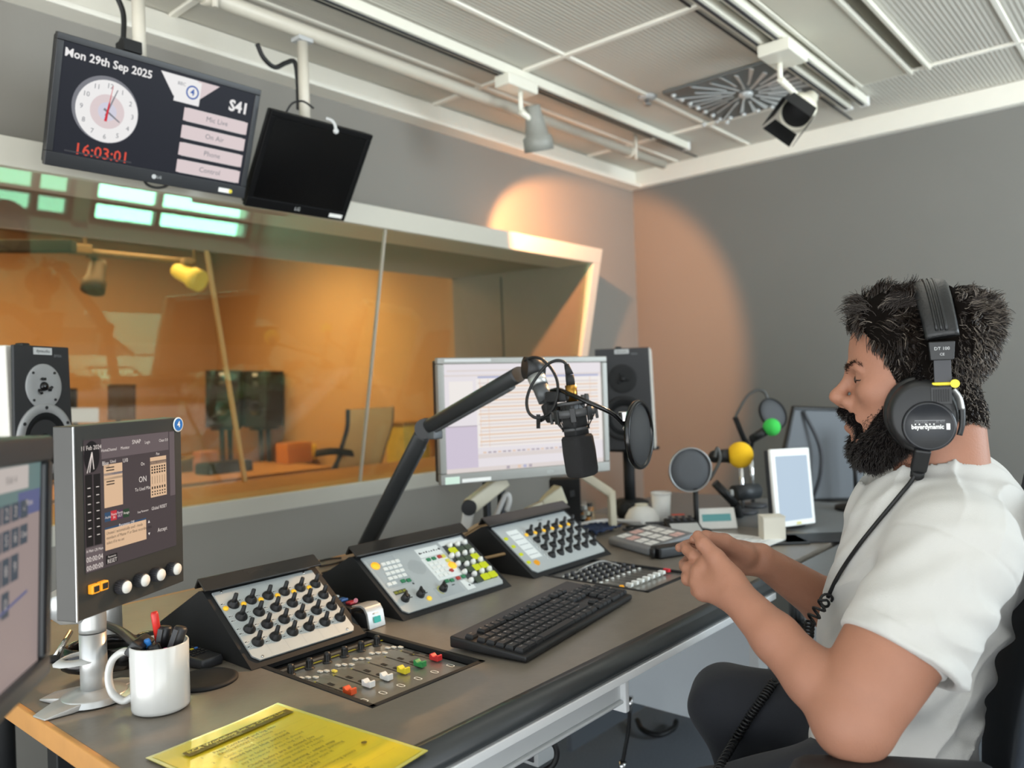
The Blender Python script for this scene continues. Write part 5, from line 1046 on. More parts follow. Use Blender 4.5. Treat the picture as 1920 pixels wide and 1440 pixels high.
# white tablet on a stand
TLt, TRt, BRt, BLt = P(1426, 846, D=2.36), P(1500, 842, D=2.46), P(1529, 981, D=2.46), P(1456, 991, D=2.36)
M = frame(BLt, BRt-BLt, TLt-BLt); w_, h_ = (BRt-BLt).length, (TLt-BLt).length
t = thing('tilted_tablet', 'white framed tilted display with a pale blue screen on the desk behind the man', 'tablet', M @ Vector((w_/2, 0, 0)))
MB().box((w_/2, h_/2, -.004), (w_, h_, .012), M).build('frame', WHITE, t, .004); MB().rect(.018, .018, w_-.016, h_-.022, M, 0, .0026).build('screen', glow('c4d8ea', .88), t); MB().box((w_/2, h_/2, -.018), (w_-.004, h_-.004, .018), M).build('back', mat('tablet_back', '2a2d31', .5), t, .004)
MB().rect(w_*.5, .004, w_*.62, .012, M, 0, .0026).build('yellow_mark', col('d9d08a'), t)
q = M @ Vector((w_*.5, h_*.4, -.03)); ft = Vector((q.x+.06, q.y+.03, ZD+.0005)); MB().tube([q, q+Vector((.03, .015, -.04)), ft+Z3*.012], .009, 10).lathe([(0, 0), (.06, 0), (.06, .008), (.02, .013), (0, .013)], Matrix.Translation(ft), 26).build('stand', BLKM, t)
c = at(1448, 1012); t = thing('paper_box', 'small cream card box on the desk under the tilted display', 'box', c); Mb = frame(c, RV-Z3*RV.z, Z3.cross(RV-Z3*RV.z)); MB().box((0, 0, .034), (.062, .05, .066), Mb).build('carton', mat('card_cream', 'd9d3c4', .7), t, .001); MB().box((0, 0, .0685), (.064, .052, .003), Mb).build('lid', mat('card_lid', 'd2ccbc', .7), t)
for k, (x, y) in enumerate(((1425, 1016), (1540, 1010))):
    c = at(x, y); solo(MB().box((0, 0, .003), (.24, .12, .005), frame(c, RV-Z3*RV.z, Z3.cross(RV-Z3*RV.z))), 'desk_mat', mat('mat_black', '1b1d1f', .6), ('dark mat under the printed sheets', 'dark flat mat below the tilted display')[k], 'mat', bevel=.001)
# microphones with coloured windshields
def guest_mic(label, head, D_, r_, colr, tail, foot, gcol):
    h_ = P(*head, D=D_); tl = P(*tail, D=D_+.02); ft = P(*foot, Z=ZD) if foot else Vector((tl.x, tl.y, ZD))
    t = thing('guest_microphone', label, 'microphone', ft)
    MB().ball(h_, (r_, r_, r_*1.03), 28, 18).build('windshield', mat('foam_'+gcol, colr, .95, noise=.06, nscale=300, bump=.6, bscale=500), t)
    d = (tl-h_).normalized(); MB().cyl(h_+d*r_*.8, tl, r_*.55, r_*.5, n=20).build('body', BLK, t); MB().ball(tl, r_*.5, 14, 8).build('swivel', BLKM, t)
    MB().cyl(Vector((ft.x, ft.y, ZD+.012)), Vector((ft.x, ft.y, max(tl.z-.05, ZD+.05))), .0075).build('stand_pole', CHROME, t); MB().cyl(Vector((ft.x, ft.y, max(tl.z-.055, ZD+.05))), tl, .0065).build('angled_link', BLKM, t)
    MB().lathe([(0, .0005), (.05, .0005), (.05, .01), (.012, .016), (0, .016)], Matrix.Translation((ft.x, ft.y, ZD)), 28).build('base', DGREY, t)
    return t
guest_mic('guest microphone with a yellow foam ball in front of the far wall', (1388, 853), 2.5, .040, 'f0bd1c', (1340, 856), (1393, 962), 'yellow')
guest_mic('guest microphone with a green foam ball farther back', (1447, 801), 2.75, .0295, '3fc452', (1412, 822), (1412, 950), 'green')
def disc_shield(label, c_px, D_, r_, nrm, neck, foot, m_):
    c = P(*c_px, D=D_); n = nrm.normalized(); u = Z3-n*n.z; u.normalize(); M = frame(c, u.cross(n), u); ft = P(*foot, D=D_) ; 
    t = thing('pop_shield', label, 'pop shield', c-Z3*r_)
    MB().lathe([(r_*.97, -.005), (r_*1.02, -.005), (r_*1.04, 0), (r_*1.02, .006), (r_*.97, .006), (r_*.97, -.005)], M, 48, caps=False).build('rim', m_, t)
    MB().lathe([(0, .004), (r_*.5, .003), (r_*.985, .001), (r_*.985, -.003), (0, -.003)], M, 48).build('mesh', mat('pop_mesh_grey', '4b4d50', .85, noise=.1, nscale=900), t)
    MB().tube(spline([P(*p_, D=D_+.03) for p_ in neck]), .0055, 8).build('gooseneck', mat('gooseneck_dark', '4a4b49', .4, .3), t)
disc_shield('grey round pop shield with a steel rim left of the yellow foam microphone', (1294, 881), 2.42, .066, -FV+RV*.15, [(1330, 900), (1342, 880), (1350, 860), (1345, 840), (1340, 858)], (1315, 960), mat('steel_rim', '9a9c9c', .3, .8))
q = P(1304, 916, D=2.425); c = Vector((q.x, q.y, ZD))
t = thing('short_mic_stand', 'short dark desk stand under the grey round pop shield', 'stand', c); MB().cyl(Vector((c.x, c.y, ZD+.01)), Vector((c.x, c.y, q.z)), .008).build('pole', BLKM, t); MB().lathe([(0, .0005), (.045, .0005), (.045, .009), (.01, .014), (0, .014)], Matrix.Translation(c), 24).build('base', BLKM, t)
disc_shield('dark tilted pop shield behind the green foam microphone', (1449, 776), 2.9, .058, -FV*.8-DV*.35+RV*.35, [(1378, 783), (1390, 760), (1403, 741), (1420, 731), (1434, 736), (1440, 750)], (1440, 900), BLKM)
m = MB().cyl(P(1378, 782, D=2.96), P(1396, 826, D=2.96), .010).cyl(P(1396, 826, D=2.96), P(1408, 842, D=2.96), .012); solo(m, 'shield_boom', BLKM, 'short black boom holding the dark tilted pop shield', 'microphone arm')
a0, a1, a2_ = P(1340, 905, D=2.6), P(1378, 945, D=2.6), at(1385, 968)
t = thing('guest_boom', 'black slanting arm with dark counterweight behind the yellow foam microphone', 'microphone arm', a2_); MB().cyl(a0, a1, .014).build('arm', BLK, t); MB().cyl(a1, Vector((a2_.x, a2_.y, ZD+.001)), .016).build('mount', BLKM, t); MB().cyl(P(1376, 925, D=2.62), P(1420, 920, D=2.66), .026).build('counterweight', mat('weight_dark', '2e3134', .5), t); MB().cyl(P(1368, 925, D=2.6), P(1374, 925, D=2.6), .012).build('knob', LGREY, t)
# mesh chair on the far side
MESHC = mat('grey_mesh_fabric', '6b6f73', .85, noise=.06, nscale=300)
TLc, TRc, BLc, BRc = P(1500, 770, D=3.30), P(1640, 780, D=3.50), P(1470, 940, D=3.25), P(1650, 935, D=3.47)
t = thing('mesh_office_chair', 'empty grey mesh office chair on the far side of the side desk', 'chair', (3.35, 1.1, 0))
M = frame(BLc, BRc-BLc, TLc-BLc); w_, h_ = (BRc-BLc).length, (TLc-BLc).length
prof = [(.02, 0), (w_-.02, 0), (w_-.03, h_*.5), (w_-.07, h_), (.06, h_), (.01, h_*.5)]
m = MB().prism(prof, .012, M, z0=-.02); m.build('backrest', MESHC, t, .004); MB().tube([M @ Vector((x, y, -.015)) for x, y in prof], .011, 8, close=True).build('back_frame', BLK, t); MB().tube(spline([M @ Vector(v) for v in ((.10, h_*.97, .0), (.16, h_*.6, .03), (.165, h_*.3, .03), (.15, 0, .0))]), .008, 8).build('lumbar_strut', DGREY, t)
q = M @ Vector((w_/2, -.10, -.24)); st = q.copy(); st.z = .47
MB().lathe([(0, -.035), (.20, -.035), (.225, 0), (.21, .03), (0, .035)], Matrix.Translation(st), 32).build('seat', BLKM, t); MB().tube(spline([M @ Vector((w_/2, h_*.3, -.03)), M @ Vector((w_/2, -.06, -.07)), st-Z3*.05]), .02, 10).build('back_support', BLK, t)
MB().cyl((st.x, st.y, .06), (st.x, st.y, .44), .025).build('gas_lift', CHROME, t)
for k in range(5):
    a2 = 2*PI*k/5; e_ = Vector((st.x+.28*math.cos(a2), st.y+.28*math.sin(a2), .06)); MB().tube([Vector((st.x, st.y, .09)), e_], [.024, .016], 8).build('leg', BLK, t); MB().cyl(e_+Vector((0, -.012, -.030)), e_+Vector((0, .012, -.030)), .029).build('castor', BLKM, t)
c = at(1606, 955); t = thing('black_foot_stand', 'black round stand foot on the side desk behind the man', 'stand', c); MB().lathe([(0, .0005), (.07, .0005), (.07, .012), (.02, .022), (0, .022)], Matrix.Translation(c), 28).build('base', BLKM, t); MB().cyl(c+Z3*.02, c+Z3*.26, .007).build('pole', BLK, t)
c = at(1640, 905); t = thing('white_column', 'pale upright column beside the man at the far end of the side desk', 'stand', (3.25, 1.0, 0)); p_ = P(1634, 900, D=3.22); MB().box((p_.x, p_.y, .5), (.03, .05, 1.0)).build('column', mat('pale_column', 'c9c9c2', .4, .3), t, .004); MB().box((p_.x+.035, p_.y-.01, .5), (.015, .04, 1.0)).build('dark_strip', DGREY, t, .002)
# ================================================================ things in the room behind the glass
GOLD = mat('track_cream', '7d6a48', .5)
a_, b_ = P(160, 472, D=4.35), P(365, 492, D=4.75)
t = thing('studio_light_track', 'cream lighting track seen through the studio window', 'light track', a_); MB().cyl(a_, b_, .018, n=12).build('rail', GOLD, t); MB().box(P(150, 468, D=4.33), (.10, .08, .05)).build('feed_box', GOLD, t, .005); MB().cyl(a_, Vector((a_.x, a_.y, 2.39)), .008).cyl(b_, Vector((b_.x, b_.y, 2.39)), .008).build('hanger', GOLD, t)
def slamp(label, top, head, D_, aim, m_):
    a0, b0_ = P(*top, D=D_), P(*head, D=D_); d = aim.normalized(); x = d.orthogonal().normalized(); M = frame(b0_-d*.09, x, d.cross(x)); t = thing('studio_spot_lamp', label, 'spot light', b0_)
    MB().cyl(a0, b0_, .010).build('stem', GOLD, t); MB().lathe([(0, 0), (.035, 0), (.045, .03), (.05, .11), (.062, .13), (.062, .19), (.05, .19), (0, .17)], M, 26).build('lamp_head', m_, t); MB().box(a0+Z3*.0, (.05, .05, .03)).build('track_adapter', GOLD, t, .004)
slamp('yellow lit spot lamp hanging on the track behind the studio window', (350, 490), (351, 516), 4.6, RV+DV*.45-FV*.3, mat('lamp_yellow', 'c9bb4c', .5, emit=.25))
slamp('dim brown spot lamp at the left end of the track behind the studio window', (172, 478), (180, 516), 4.4, DV-FV*.4, mat('lamp_brown', '4d3b2a', .5))
p_ = P(60, 462, D=4.0); solo(MB().box((0, 0, 0), (.42, .06, .06), frame(p_, RV, -DV)), 'black_ceiling_box', BLKM, 'long black box under the ceiling behind the studio window at the far left', 'box', bevel=.004)
for k, (x0_, x1_) in enumerate(((386, 447), (455, 502))):
    c_ = P((x0_+x1_)/2, 802, D=5.62+.06*k); w_ = (x1_-x0_)/FPX*5.62; h_ = .405
    M = frame(c_, RV+FV*(-.25 if k else .15), Z3); t = thing('studio_loudspeaker', ('left', 'right')[k]+' of the two black loudspeakers on stands behind the studio window', 'loudspeaker', Vector((c_.x, c_.y, c_.z)))
    MB().box((0, h_/2, -.12), (w_, h_, .24), M).build('cabinet', BLKM, t, .004); MB().lathe([(0, .002), (.045, .002), (.05, .006), (.055, 0)], M @ T(0, h_*.33, .001), 28).build('woofer', BLK, t); MB().lathe([(0, .002), (.02, .004), (.024, 0)], M @ T(0, h_*.75, .001), 22).build('tweeter', DGREY, t); MB().box((0, h_*.93, .002), (.04, .02, .004), M).build('badge', LGREY, t)
    q = M @ Vector((0, -.005, -.12)); s_ = thing('studio_speaker_stand', 'black stand under the '+('left', 'right')[k]+' loudspeaker behind the studio window', 'stand', (q.x, q.y, 0)); MB().box((q.x, q.y, q.z-.008), (.15, .15, .014)).build('top_plate', BLKM, s_); 
    for dx in (-.03, .03): MB().cyl((q.x+dx, q.y, .01), (q.x+dx, q.y, q.z-.016), .018).build('pole', BLKM, s_)
    MB().box((q.x, q.y, .008), (.16, .20, .015)).build('base', BLKM, s_, .002)
# table, with things on it
t = thing('studio_table', 'wooden table behind the studio window', 'table', (2.1, 4.9, 0)); MB().box((1.9, 4.66, .725), (2.5, .86, .03)).build('tabletop', mat('table_wood', 'a87b48', .5, noise=.12, nscale=10), t, .004)
for x in (.75, 3.05):
    for y in (4.30, 5.02): MB().box((x, y, .355), (.05, .05, .71)).build('leg', DGREY, t)
def on_table(px_, Y_): q = P(px_, 860, Y=Y_); return Vector((q.x, Y_, .741))
for nm, lab, cat, px_, Y_, d_, m_ in (('orange_box', 'orange box on the table behind the studio window', 'box', 552, 4.75, (.20, .14, .13), mat('box_orange', 'b8743a', .6)), ('yellow_folder', 'yellow folder stack on the table beside the orange box', 'folder', 600, 4.85, (.22, .16, .10), mat('folder_yellow', 'd8b64a', .6)), ('small_pink_box', 'small pinkish box between speakers and orange box behind the window', 'box', 385, 4.8, (.12, .10, .12), mat('box_pink', 'b98a7a', .6)), ('dark_device', 'dark flat device on the table left of the studio loudspeakers', 'device', 420, 4.6, (.30, .16, .06), BLK), ('brown_case', 'brown case on the table nearest the control touchscreen', 'case', 352, 4.95, (.16, .16, .09), mat('case_brown', '6a5232', .6))):
    c_ = on_table(px_, Y_); t = thing(nm, lab, cat, c_); MB().box(c_+Z3*d_[2]/2, d_).build('body', m_, t, .004); MB().box(c_+Z3*(d_[2]+.004), (d_[0]*.96, d_[1]*.96, .008)).build('lid', m_, t, .002)
for k, (px_, py0, py1, wd, Y_, m_, lab) in enumerate(((124, 728, 768, .10, 4.98, BLK, 'dark screen behind the white sided loudspeaker'), (145, 765, 792, .22, 4.92, glow('e2ded2', .7), 'bright white laptop screen behind the studio window'), (226, 720, 788, .16, 4.98, mat('dim_screen', '4a3a28', .5), 'brown dark screen left of the studio loudspeakers'))):
    z0, z1 = P(px_, py1, Y=Y_).z, P(px_, py0, Y=Y_).z; c_ = P(px_, py1, Y=Y_); t = thing('studio_screen', lab+(' above the control touchscreen' if k < 2 else ''), 'screen', (c_.x, c_.y, .741))
    M = frame(Vector((c_.x, c_.y, z0)), RV, Z3); MB().box((0, (z1-z0)/2, -.015), (wd, z1-z0, .03), M).build('panel', m_, t, .003); MB().cyl((c_.x, c_.y+.03, .742), (c_.x, c_.y+.03, z0+.05), .015).lathe([(0, 0), (.08, 0), (.08, .008), (0, .01)], Matrix.Translation((c_.x, c_.y+.03, .742)), 20).build('foot', BLKM, t)
m = MB(); rr = random.Random(9); c_ = on_table(285, 4.7)
for nm, k in (('a', 0),):
    pts = [c_+Vector((rr.uniform(-.25, .25), rr.uniform(-.08, .08), rr.uniform(.02, .18))) for _ in range(9)]
    solo(MB().tube(spline(pts), .010), 'heaped_cable', mat('cable_khaki', '7d6a42', .6), 'heap of khaki cable on the table above the control touchscreen', 'cable', origin=(c_.x, c_.y, .741))
def studio_chair():
    a0 = P(690, 765, D=4.35); b0_ = P(655, 868, D=4.3); t = thing('studio_chair', 'tan mesh office chair behind the studio window', 'chair', (b0_.x, b0_.y, 0))
    x = FV*.75+RV*.35; x = (x-Z3*x.z).normalized(); pts = spline([P(692, 765, D=4.35), P(690, 800, D=4.36), P(678, 840, D=4.36), P(668, 875, D=4.36)], 6)
    m = MB(); m.ring([[p_-x*.20+Z3*0, p_+x*.20, p_+x*.20+RV*.02, p_-x*.20+RV*.02] for p_ in pts], None, 0, False); m.build('backrest', mat('tan_mesh', 'dcb678', .8), t, .004)
    for s_ in (-1, 1): MB().tube([p_+x*.205*s_+RV*.01 for p_ in pts], .012, 8).build('side_frame', DGREY, t)
    st = Vector((pts[-1].x, pts[-1].y, .48))-RV*.24; st.z = .48; MB().lathe([(0, -.03), (.2, -.03), (.23, 0), (.2, .03), (0, .035)], Matrix.Translation(st), 28).build('seat', BLKM, t); MB().tube([pts[-1], Vector((pts[-1].x, pts[-1].y, .5)), st], .02, 8).build('back_support', BLK, t); MB().cyl((st.x, st.y, .05), (st.x, st.y, .45), .025).build('gas_lift', BLK, t)
    MB().tube(spline([P(660, 850, D=4.2), P(625, 846, D=4.1), P(592, 850, D=4.1)]), .018, 8, flat=(1.4, .6)).build('armrest', BLKM, t); MB().cyl(P(640, 850, D=4.15), st+x*-.1, .012).build('armrest_post', BLK, t)
    for k in range(5): a2 = 2*PI*k/5; MB().tube([Vector((st.x, st.y, .08)), Vector((st.x+.27*math.cos(a2), st.y+.27*math.sin(a2), .03))], [.024, .018], 8).build('leg', BLK, t)
studio_chair()
c_ = P(766, 850, D=4.75); t = thing('yellow_bin', 'tall yellow speckled box by the right wall behind the studio window', 'box', Vector((c_.x, c_.y, .001))); MB().box((c_.x, c_.y, .50), (.20, .16, 1.0)).build('body', mat('bin_yellow', 'd9bb4a', .6, noise=.3, nscale=20), t, .004); MB().box((c_.x, c_.y, 1.01), (.21, .17, .02)).build('lid', mat('bin_lid', '8d6a35', .6), t)
# ================================================================ the seated man: distance fields turned into smooth surfaces
F32 = np.float32
def npv(v): return np.array(tuple(v), F32)
class Cone:
    def __init__(s, a, b, ra, rb, fl=None): s.a, s.b, s.ra, s.rb = npv(a), npv(b), ra, rb; s.ab = s.b-s.a; s.L2 = float(s.ab.dot(s.ab))+1e-12
    def __call__(s, p):
        q = p-s.a; t = np.clip(q @ s.ab/s.L2, 0, 1); q = q-t[:, None]*s.ab
        return np.sqrt(np.einsum('ij,ij->i', q, q))-(s.ra+(s.rb-s.ra)*t)
class Ell:
    def __init__(s, c, r, R=None): s.c, s.r = npv(c), np.array(r, F32); s.R = None if R is None else np.array(R, F32)
    def __call__(s, p):
        q = p-s.c
        if s.R is not None: q = q @ s.R.T
        a = q/s.r; k0 = np.sqrt(np.einsum('ij,ij->i', a, a)); b = a/s.r; k1 = np.sqrt(np.einsum('ij,ij->i', b, b))+1e-9
        return k0*(k0-1)/k1
def smin(a, b, k):
    if k <= 0: return np.minimum(a, b)
    h = np.maximum(k-np.abs(a-b), 0)/k; return np.minimum(a, b)-h*h*k*.25
def smax(a, b, k): return -smin(-a, -b, k)
def union(items, p):
    d = None
    for f, k in items:
        e = f(p); d = e if d is None else smin(d, e, k)
    return d
def surface(fn, lo, hi, h, B=8):
    lo = np.array(lo, F32); n = np.ceil((np.array(hi)-lo)/h/B).astype(int)
    ii = np.stack(np.meshgrid(*[np.arange(k) for k in n], indexing='ij'), -1).reshape(-1, 3)
    c = lo+(ii+.5)*B*h; d = fn(c.astype(F32)); keep = ii[np.abs(d) < B*h*1.25+.006]
    N = n*B; f = np.full(N, 1., F32); sgn = np.repeat(np.repeat(np.repeat((d < 0).reshape(n), B, 0), B, 1), B, 2); f[sgn] = -1.; del sgn
    off = np.stack(np.meshgrid(*[np.arange(B)]*3, indexing='ij'), -1).reshape(-1, 3)
    for k in range(0, len(keep), 600):
        idx = (keep[k:k+600, None, :]*B+off[None]).reshape(-1, 3); f[idx[:, 0], idx[:, 1], idx[:, 2]] = fn((lo+idx*h).astype(F32))
    s = f < 0; E = []; NX, NY, NZ = N; pos = []; cells = []; flips = []
    for ax in range(3):
        sl0 = [slice(1, -1)]*3; sl1 = [slice(1, -1)]*3; sl0[ax] = slice(0, -1); sl1[ax] = slice(1, None)
        a = s[tuple(sl0)] != s[tuple(sl1)]; e = np.argwhere(a)
        for q in range(3):
            if q != ax: e[:, q] += 1
        e1 = e.copy(); e1[:, ax] += 1
        fa = f[e[:, 0], e[:, 1], e[:, 2]]; fb = f[e1[:, 0], e1[:, 1], e1[:, 2]]; t = np.clip(fa/(fa-fb), .02, .98)
        x = e.astype(F32); x[:, ax] += t; u, v = [(1, 2), (2, 0), (0, 1)][ax]
        cc = []
        for du, dv in ((0, 0), (-1, 0), (-1, -1), (0, -1)):
            c_ = e.copy(); c_[:, u] += du; c_[:, v] += dv; cc.append((c_[:, 0]*NY+c_[:, 1])*NZ+c_[:, 2])
        cells.append(np.stack(cc, 1)); pos.append(x); flips.append(fa < 0)
    cells = np.concatenate(cells); pos = np.concatenate(pos); flips = np.concatenate(flips)
    uq, inv = np.unique(cells, return_inverse=True); inv = inv.reshape(cells.shape); cnt = np.bincount(inv.ravel(), minlength=len(uq)).astype(F32)
    vs = np.stack([np.bincount(inv.ravel(), np.repeat(pos[:, q], 4), len(uq))/cnt for q in range(3)], 1)*h+lo
    q = np.where(flips[:, None], inv, inv[:, ::-1]); return vs, q
def mesh_np(name, vs, q, mats, parent=None, smooth=True, extra=None):
    """extra: list of (verts, quads, material index)"""
    V = [vs]; Q = [q]; MI = [np.zeros(len(q), int)]; n = len(vs)
    for v2, q2, mi in (extra or []): V.append(v2); Q.append(q2+n); MI.append(np.full(len(q2), mi) if np.isscalar(mi) else mi); n += len(v2)
    V = np.concatenate(V); Q = np.concatenate(Q); MI = np.concatenate(MI)
    if parent is not None: V = V-np.array(tuple(mw(parent).translation))
    me = bpy.data.meshes.new(name); me.vertices.add(len(V)); me.vertices.foreach_set('co', V.astype(F32).ravel()); me.loops.add(Q.size); me.loops.foreach_set('vertex_index', Q.astype(np.int32).ravel())
    me.polygons.add(len(Q)); me.polygons.foreach_set('loop_start', np.arange(0, Q.size, 4, dtype=np.int32)); me.polygons.foreach_set('material_index', MI.astype(np.int32)); me.polygons.foreach_set('use_smooth', np.ones(len(Q), bool))
    me.update(calc_edges=True); me.validate()
    for m in (mats if isinstance(mats, list) else [mats]): me.materials.append(m)
    o = bpy.data.objects.new(name, me); COL.objects.link(o)
    if parent is not None: o.parent = parent
    return o
# ---- frames
HC = P(1728, 655, D=1.21); azh = math.radians(107)
HF = Vector((math.cos(azh), math.sin(azh), 0)); HL = Z3.cross(HF); HU = Z3
def hp_(f, l, u): return HC+HF*f+HL*l+HU*u
HR = [tuple(HF), tuple(HL), tuple(HU)]
azt = math.radians(104); TF = Vector((math.cos(azt), math.sin(azt), 0)); TLf = Z3.cross(TF); TR_ = [tuple(TF), tuple(TLf), (0, 0, 1)]
def E_(f, l, u, rf, rl, ru, tilt=0.):
    R = HR
    if tilt: c_, s_ = math.cos(tilt), math.sin(tilt); R = [tuple(HF*c_+HU*s_), tuple(HL), tuple(HU*c_-HF*s_)]
    return Ell(hp_(f, l, u), (rf, rl, ru), R)
def C_(p, q, ra, rb): return Cone(hp_(*p), hp_(*q), ra, rb)
head = [(E_(0, 0, .004, .093, .074, .080), 0), (E_(.045, 0, .002, .050, .061, .056), .03), (E_(.036, 0, -.062, .062, .060, .085), .03), (E_(.040, 0, -.112, .050, .050, .045), .03), (E_(.079, 0, -.139, .022, .024, .020), .025)]
for s_ in (-1, 1):
    head += [(E_(.060, .043*s_, -.060, .030, .020, .022), .02), (C_((.086, .036*s_, -.026), (.096, .010*s_, -.025), .010, .0095), .012), (E_(.105, .0125*s_, -.0765, .0110, .0085, .0085), .008), (C_((.02, .053*s_, -.105), (.075, .02*s_, -.143), .018, .018), .025),
             (C_((.106, 0, -.1015), (.097, .020*s_, -.107), .0058, .004), .006), (C_((.1035, 0, -.1165), (.096, .018*s_, -.112), .0066, .004), .006), (E_(-.008, .075*s_, -.052, .018, .010, .030), .01)]
head += [(C_((.096, 0, -.034), (.1185, 0, -.062), .0080, .0088), .014), (E_(.1225, 0, -.0690, .0105, .0102, .0092), .010), (C_((.116, 0, -.079), (.104, 0, -.091), .0042, .006), .01), (E_(.083, 0, -.099, .022, .028, .026), .02)]
NB = hp_(-.020, 0, -.215); head += [(Cone(NB, hp_(-.006, 0, -.10), .060, .055), .03), (C_((-.042, 0, -.10), (-.040, 0, -.19), .037, .041), .03)]
eyes = [Ell(hp_(.0805, .031*s_, -.0405), (.0135, .0140, .0128), HR) for s_ in (-1, 1)]
sockets = [E_(.104, .034*s_, -.0405, .0150, .0185, .0105) for s_ in (-1, 1)]
mouth = C_((.113, -.020, -.1092), (.113, .020, -.1092), .0035, .0035); nost = [E_(.112, .008*s_, -.0855, .006, .0035, .0035) for s_ in (-1, 1)]
def PX(l): return [P(x, y, D=d) for x, y, d in l]
LS, LE, LW = PX([(1793, 1030, 1.085), (1597, 1346, 1.02), (1380, 1117, 1.19)])
RS, RE, RW = LS+Vector((.335, .09, 0)), P(1612, 1172, D=1.47), P(1428, 1050, D=1.37)
lax = (LE-LS).normalized()
arms = [(Cone(LS, LE, .066, .047), 0), (Cone(LS+(LE-LS)*.45+TF*.004, LS+(LE-LS)*.80+TF*.004, .0605, .054), .03), (Cone(LE, LE+(LW-LE)*.30, .0445, .0385), .010), (Cone(LE+(LW-LE)*.30, LE+(LW-LE)*.62, .0385, .0335), .012), (Cone(LE+(LW-LE)*.62, LW, .0335, .0262), .012), (Cone(LE-Z3*.010, LE+TF*-.006-Z3*.012, .038, .036), .03),
        (Cone(RS, RE, .062, .048), .0), (Cone(RE, RE+(RW-RE)*.35, .045, .0425), .015), (Cone(RE+(RW-RE)*.35, RW, .0425, .0262), .015)]
NLA = 6
def hand_items(wrist, mcps, fingers, thumb, r0):
    it = []
    mid = sum(mcps, Vector())/4
    for k, m_ in enumerate(mcps):
        w_ = wrist+(m_-mid)*.42; it.append((Cone(w_, m_, .0165, .0112), .011))
    it += [(Cone(mcps[0], mcps[1], .0108, .0112), .012), (Cone(mcps[1], mcps[2], .0112, .011), .012), (Cone(mcps[2], mcps[3], .011, .010), .012), (Cone(wrist+(mcps[1]-wrist)*.4, wrist+(mcps[2]-wrist)*.7, .018, .014), .015)]
    for k, (m_, fg) in enumerate(zip(mcps, fingers)):
        rr_ = r0*(1, 1.03, .98, .86)[k]; ch = [m_]+fg; rs = [rr_*1.08, rr_*1.0, rr_*.92, rr_*.80]
        for i in range(3): it.append((Cone(ch[i], ch[i+1], rs[i], rs[i+1]), .004 if i == 0 else .002))
        it.append((Ell(ch[1], (rr_*1.08,)*3), .004)); it.append((Ell(m_, (.0122,)*3), .007))
    rs = [.0175, .0135, .0112, .0090]
    for i in range(3): it.append((Cone(thumb[i], thumb[i+1], rs[i], rs[i+1]), .016 if i == 0 else .005))
    return it
lm = PX([(1328, 1055, 1.245), (1314, 1073, 1.245), (1311, 1092, 1.24), (1318, 1110, 1.23)])
lf = [PX([(1302, 1042, 1.268), (1288, 1031, 1.288), (1284, 1023, 1.304)]), PX([(1291, 1066, 1.272), (1284, 1062, 1.294), (1288, 1054, 1.310)]), PX([(1290, 1086, 1.262), (1287, 1081, 1.282), (1293, 1076, 1.298)]), PX([(1306, 1108, 1.250), (1305, 1103, 1.266), (1310, 1098, 1.280)])]
lt = PX([(1370, 1082, 1.205), (1343, 1046, 1.225), (1319, 1020, 1.243), (1309, 1005, 1.258)])
rm = PX([(1340, 1016, 1.352), (1342, 1034, 1.355), (1348, 1052, 1.352), (1358, 1067, 1.347)])
rf = [PX([(1304, 1018, 1.342), (1286, 1023, 1.332), (1274, 1027, 1.324)]), PX([(1308, 1042, 1.345), (1291, 1050, 1.336), (1281, 1057, 1.328)]), PX([(1318, 1066, 1.340), (1304, 1078, 1.330), (1295, 1088, 1.322)]), PX([(1334, 1083, 1.335), (1321, 1094, 1.326), (1312, 1102, 1.318)])]
rt = PX([(1396, 1040, 1.345), (1358, 1016, 1.325), (1324, 1008, 1.312), (1303, 1012, 1.303)])
LH = hand_items(LW, lm, lf, lt, .0096); RH = hand_items(RW, rm, rf, rt, .0094)
chestc, bellyc, hipc = P(1737, 1045, D=1.25), P(1690, 1215, D=1.25), P(1672, 1390, D=1.27)
core = [(Ell(chestc, (.09, .12, .15), TR_), .0), (Ell(bellyc, (.09, .12, .15), TR_), .04), (Ell(hipc, (.09, .13, .12), TR_), .04), (Cone(NB, NB-Z3*.10-TF*.01, .055, .06), .03)]
def body_sdf(p):
    d = union(head, p)
    for e in sockets: d = smax(d, -e(p), .012)
    for e in eyes: d = smin(d, e(p), .003)
    d = smax(d, -mouth(p), .004)
    for e in nost: d = smax(d, -e(p), .003)
    d = smin(d, union(core, p), .015); a = union(arms[:NLA]+LH, p); b = union(arms[NLA:]+RH, p)
    return smin(smin(d, a, .006), b, .0015)
SKIN = mat('skin', '9e705a', .52, spec=.35, noise=.07, nscale=45, bump=.25, bscale=350, sss=.1)
vs, q = surface(body_sdf, (.93, .12, .60), (1.72, .80, 1.33), .0024)
org = Vector((hipc.x, hipc.y, .50)); 
person = mesh_np('person', vs-np.array(tuple(org)), q, SKIN); person.location = org
tag(person, 'seated man in a white T-shirt and dark jeans, hands clasped, wearing headphones', 'person')
# eyes: lids almost closed, a dark lash line and an iris seen from the side
for s_ in (-1, 1):
    m = MB().ball((0, 0, 0), (.0128, .0122, .0122), 20, 12, frame(hp_(.0812, .031*s_, -.0412), HF, HL), 0); m.ball((.0118, 0, -.001), (.0026, .0056, .0056), 16, 8, frame(hp_(.0812, .031*s_, -.0412), HF, HL), 1)
    m.build('eye', [mat('eye_white', 'cfc4bb', .3), mat('iris', '2a1a12', .2)], person)
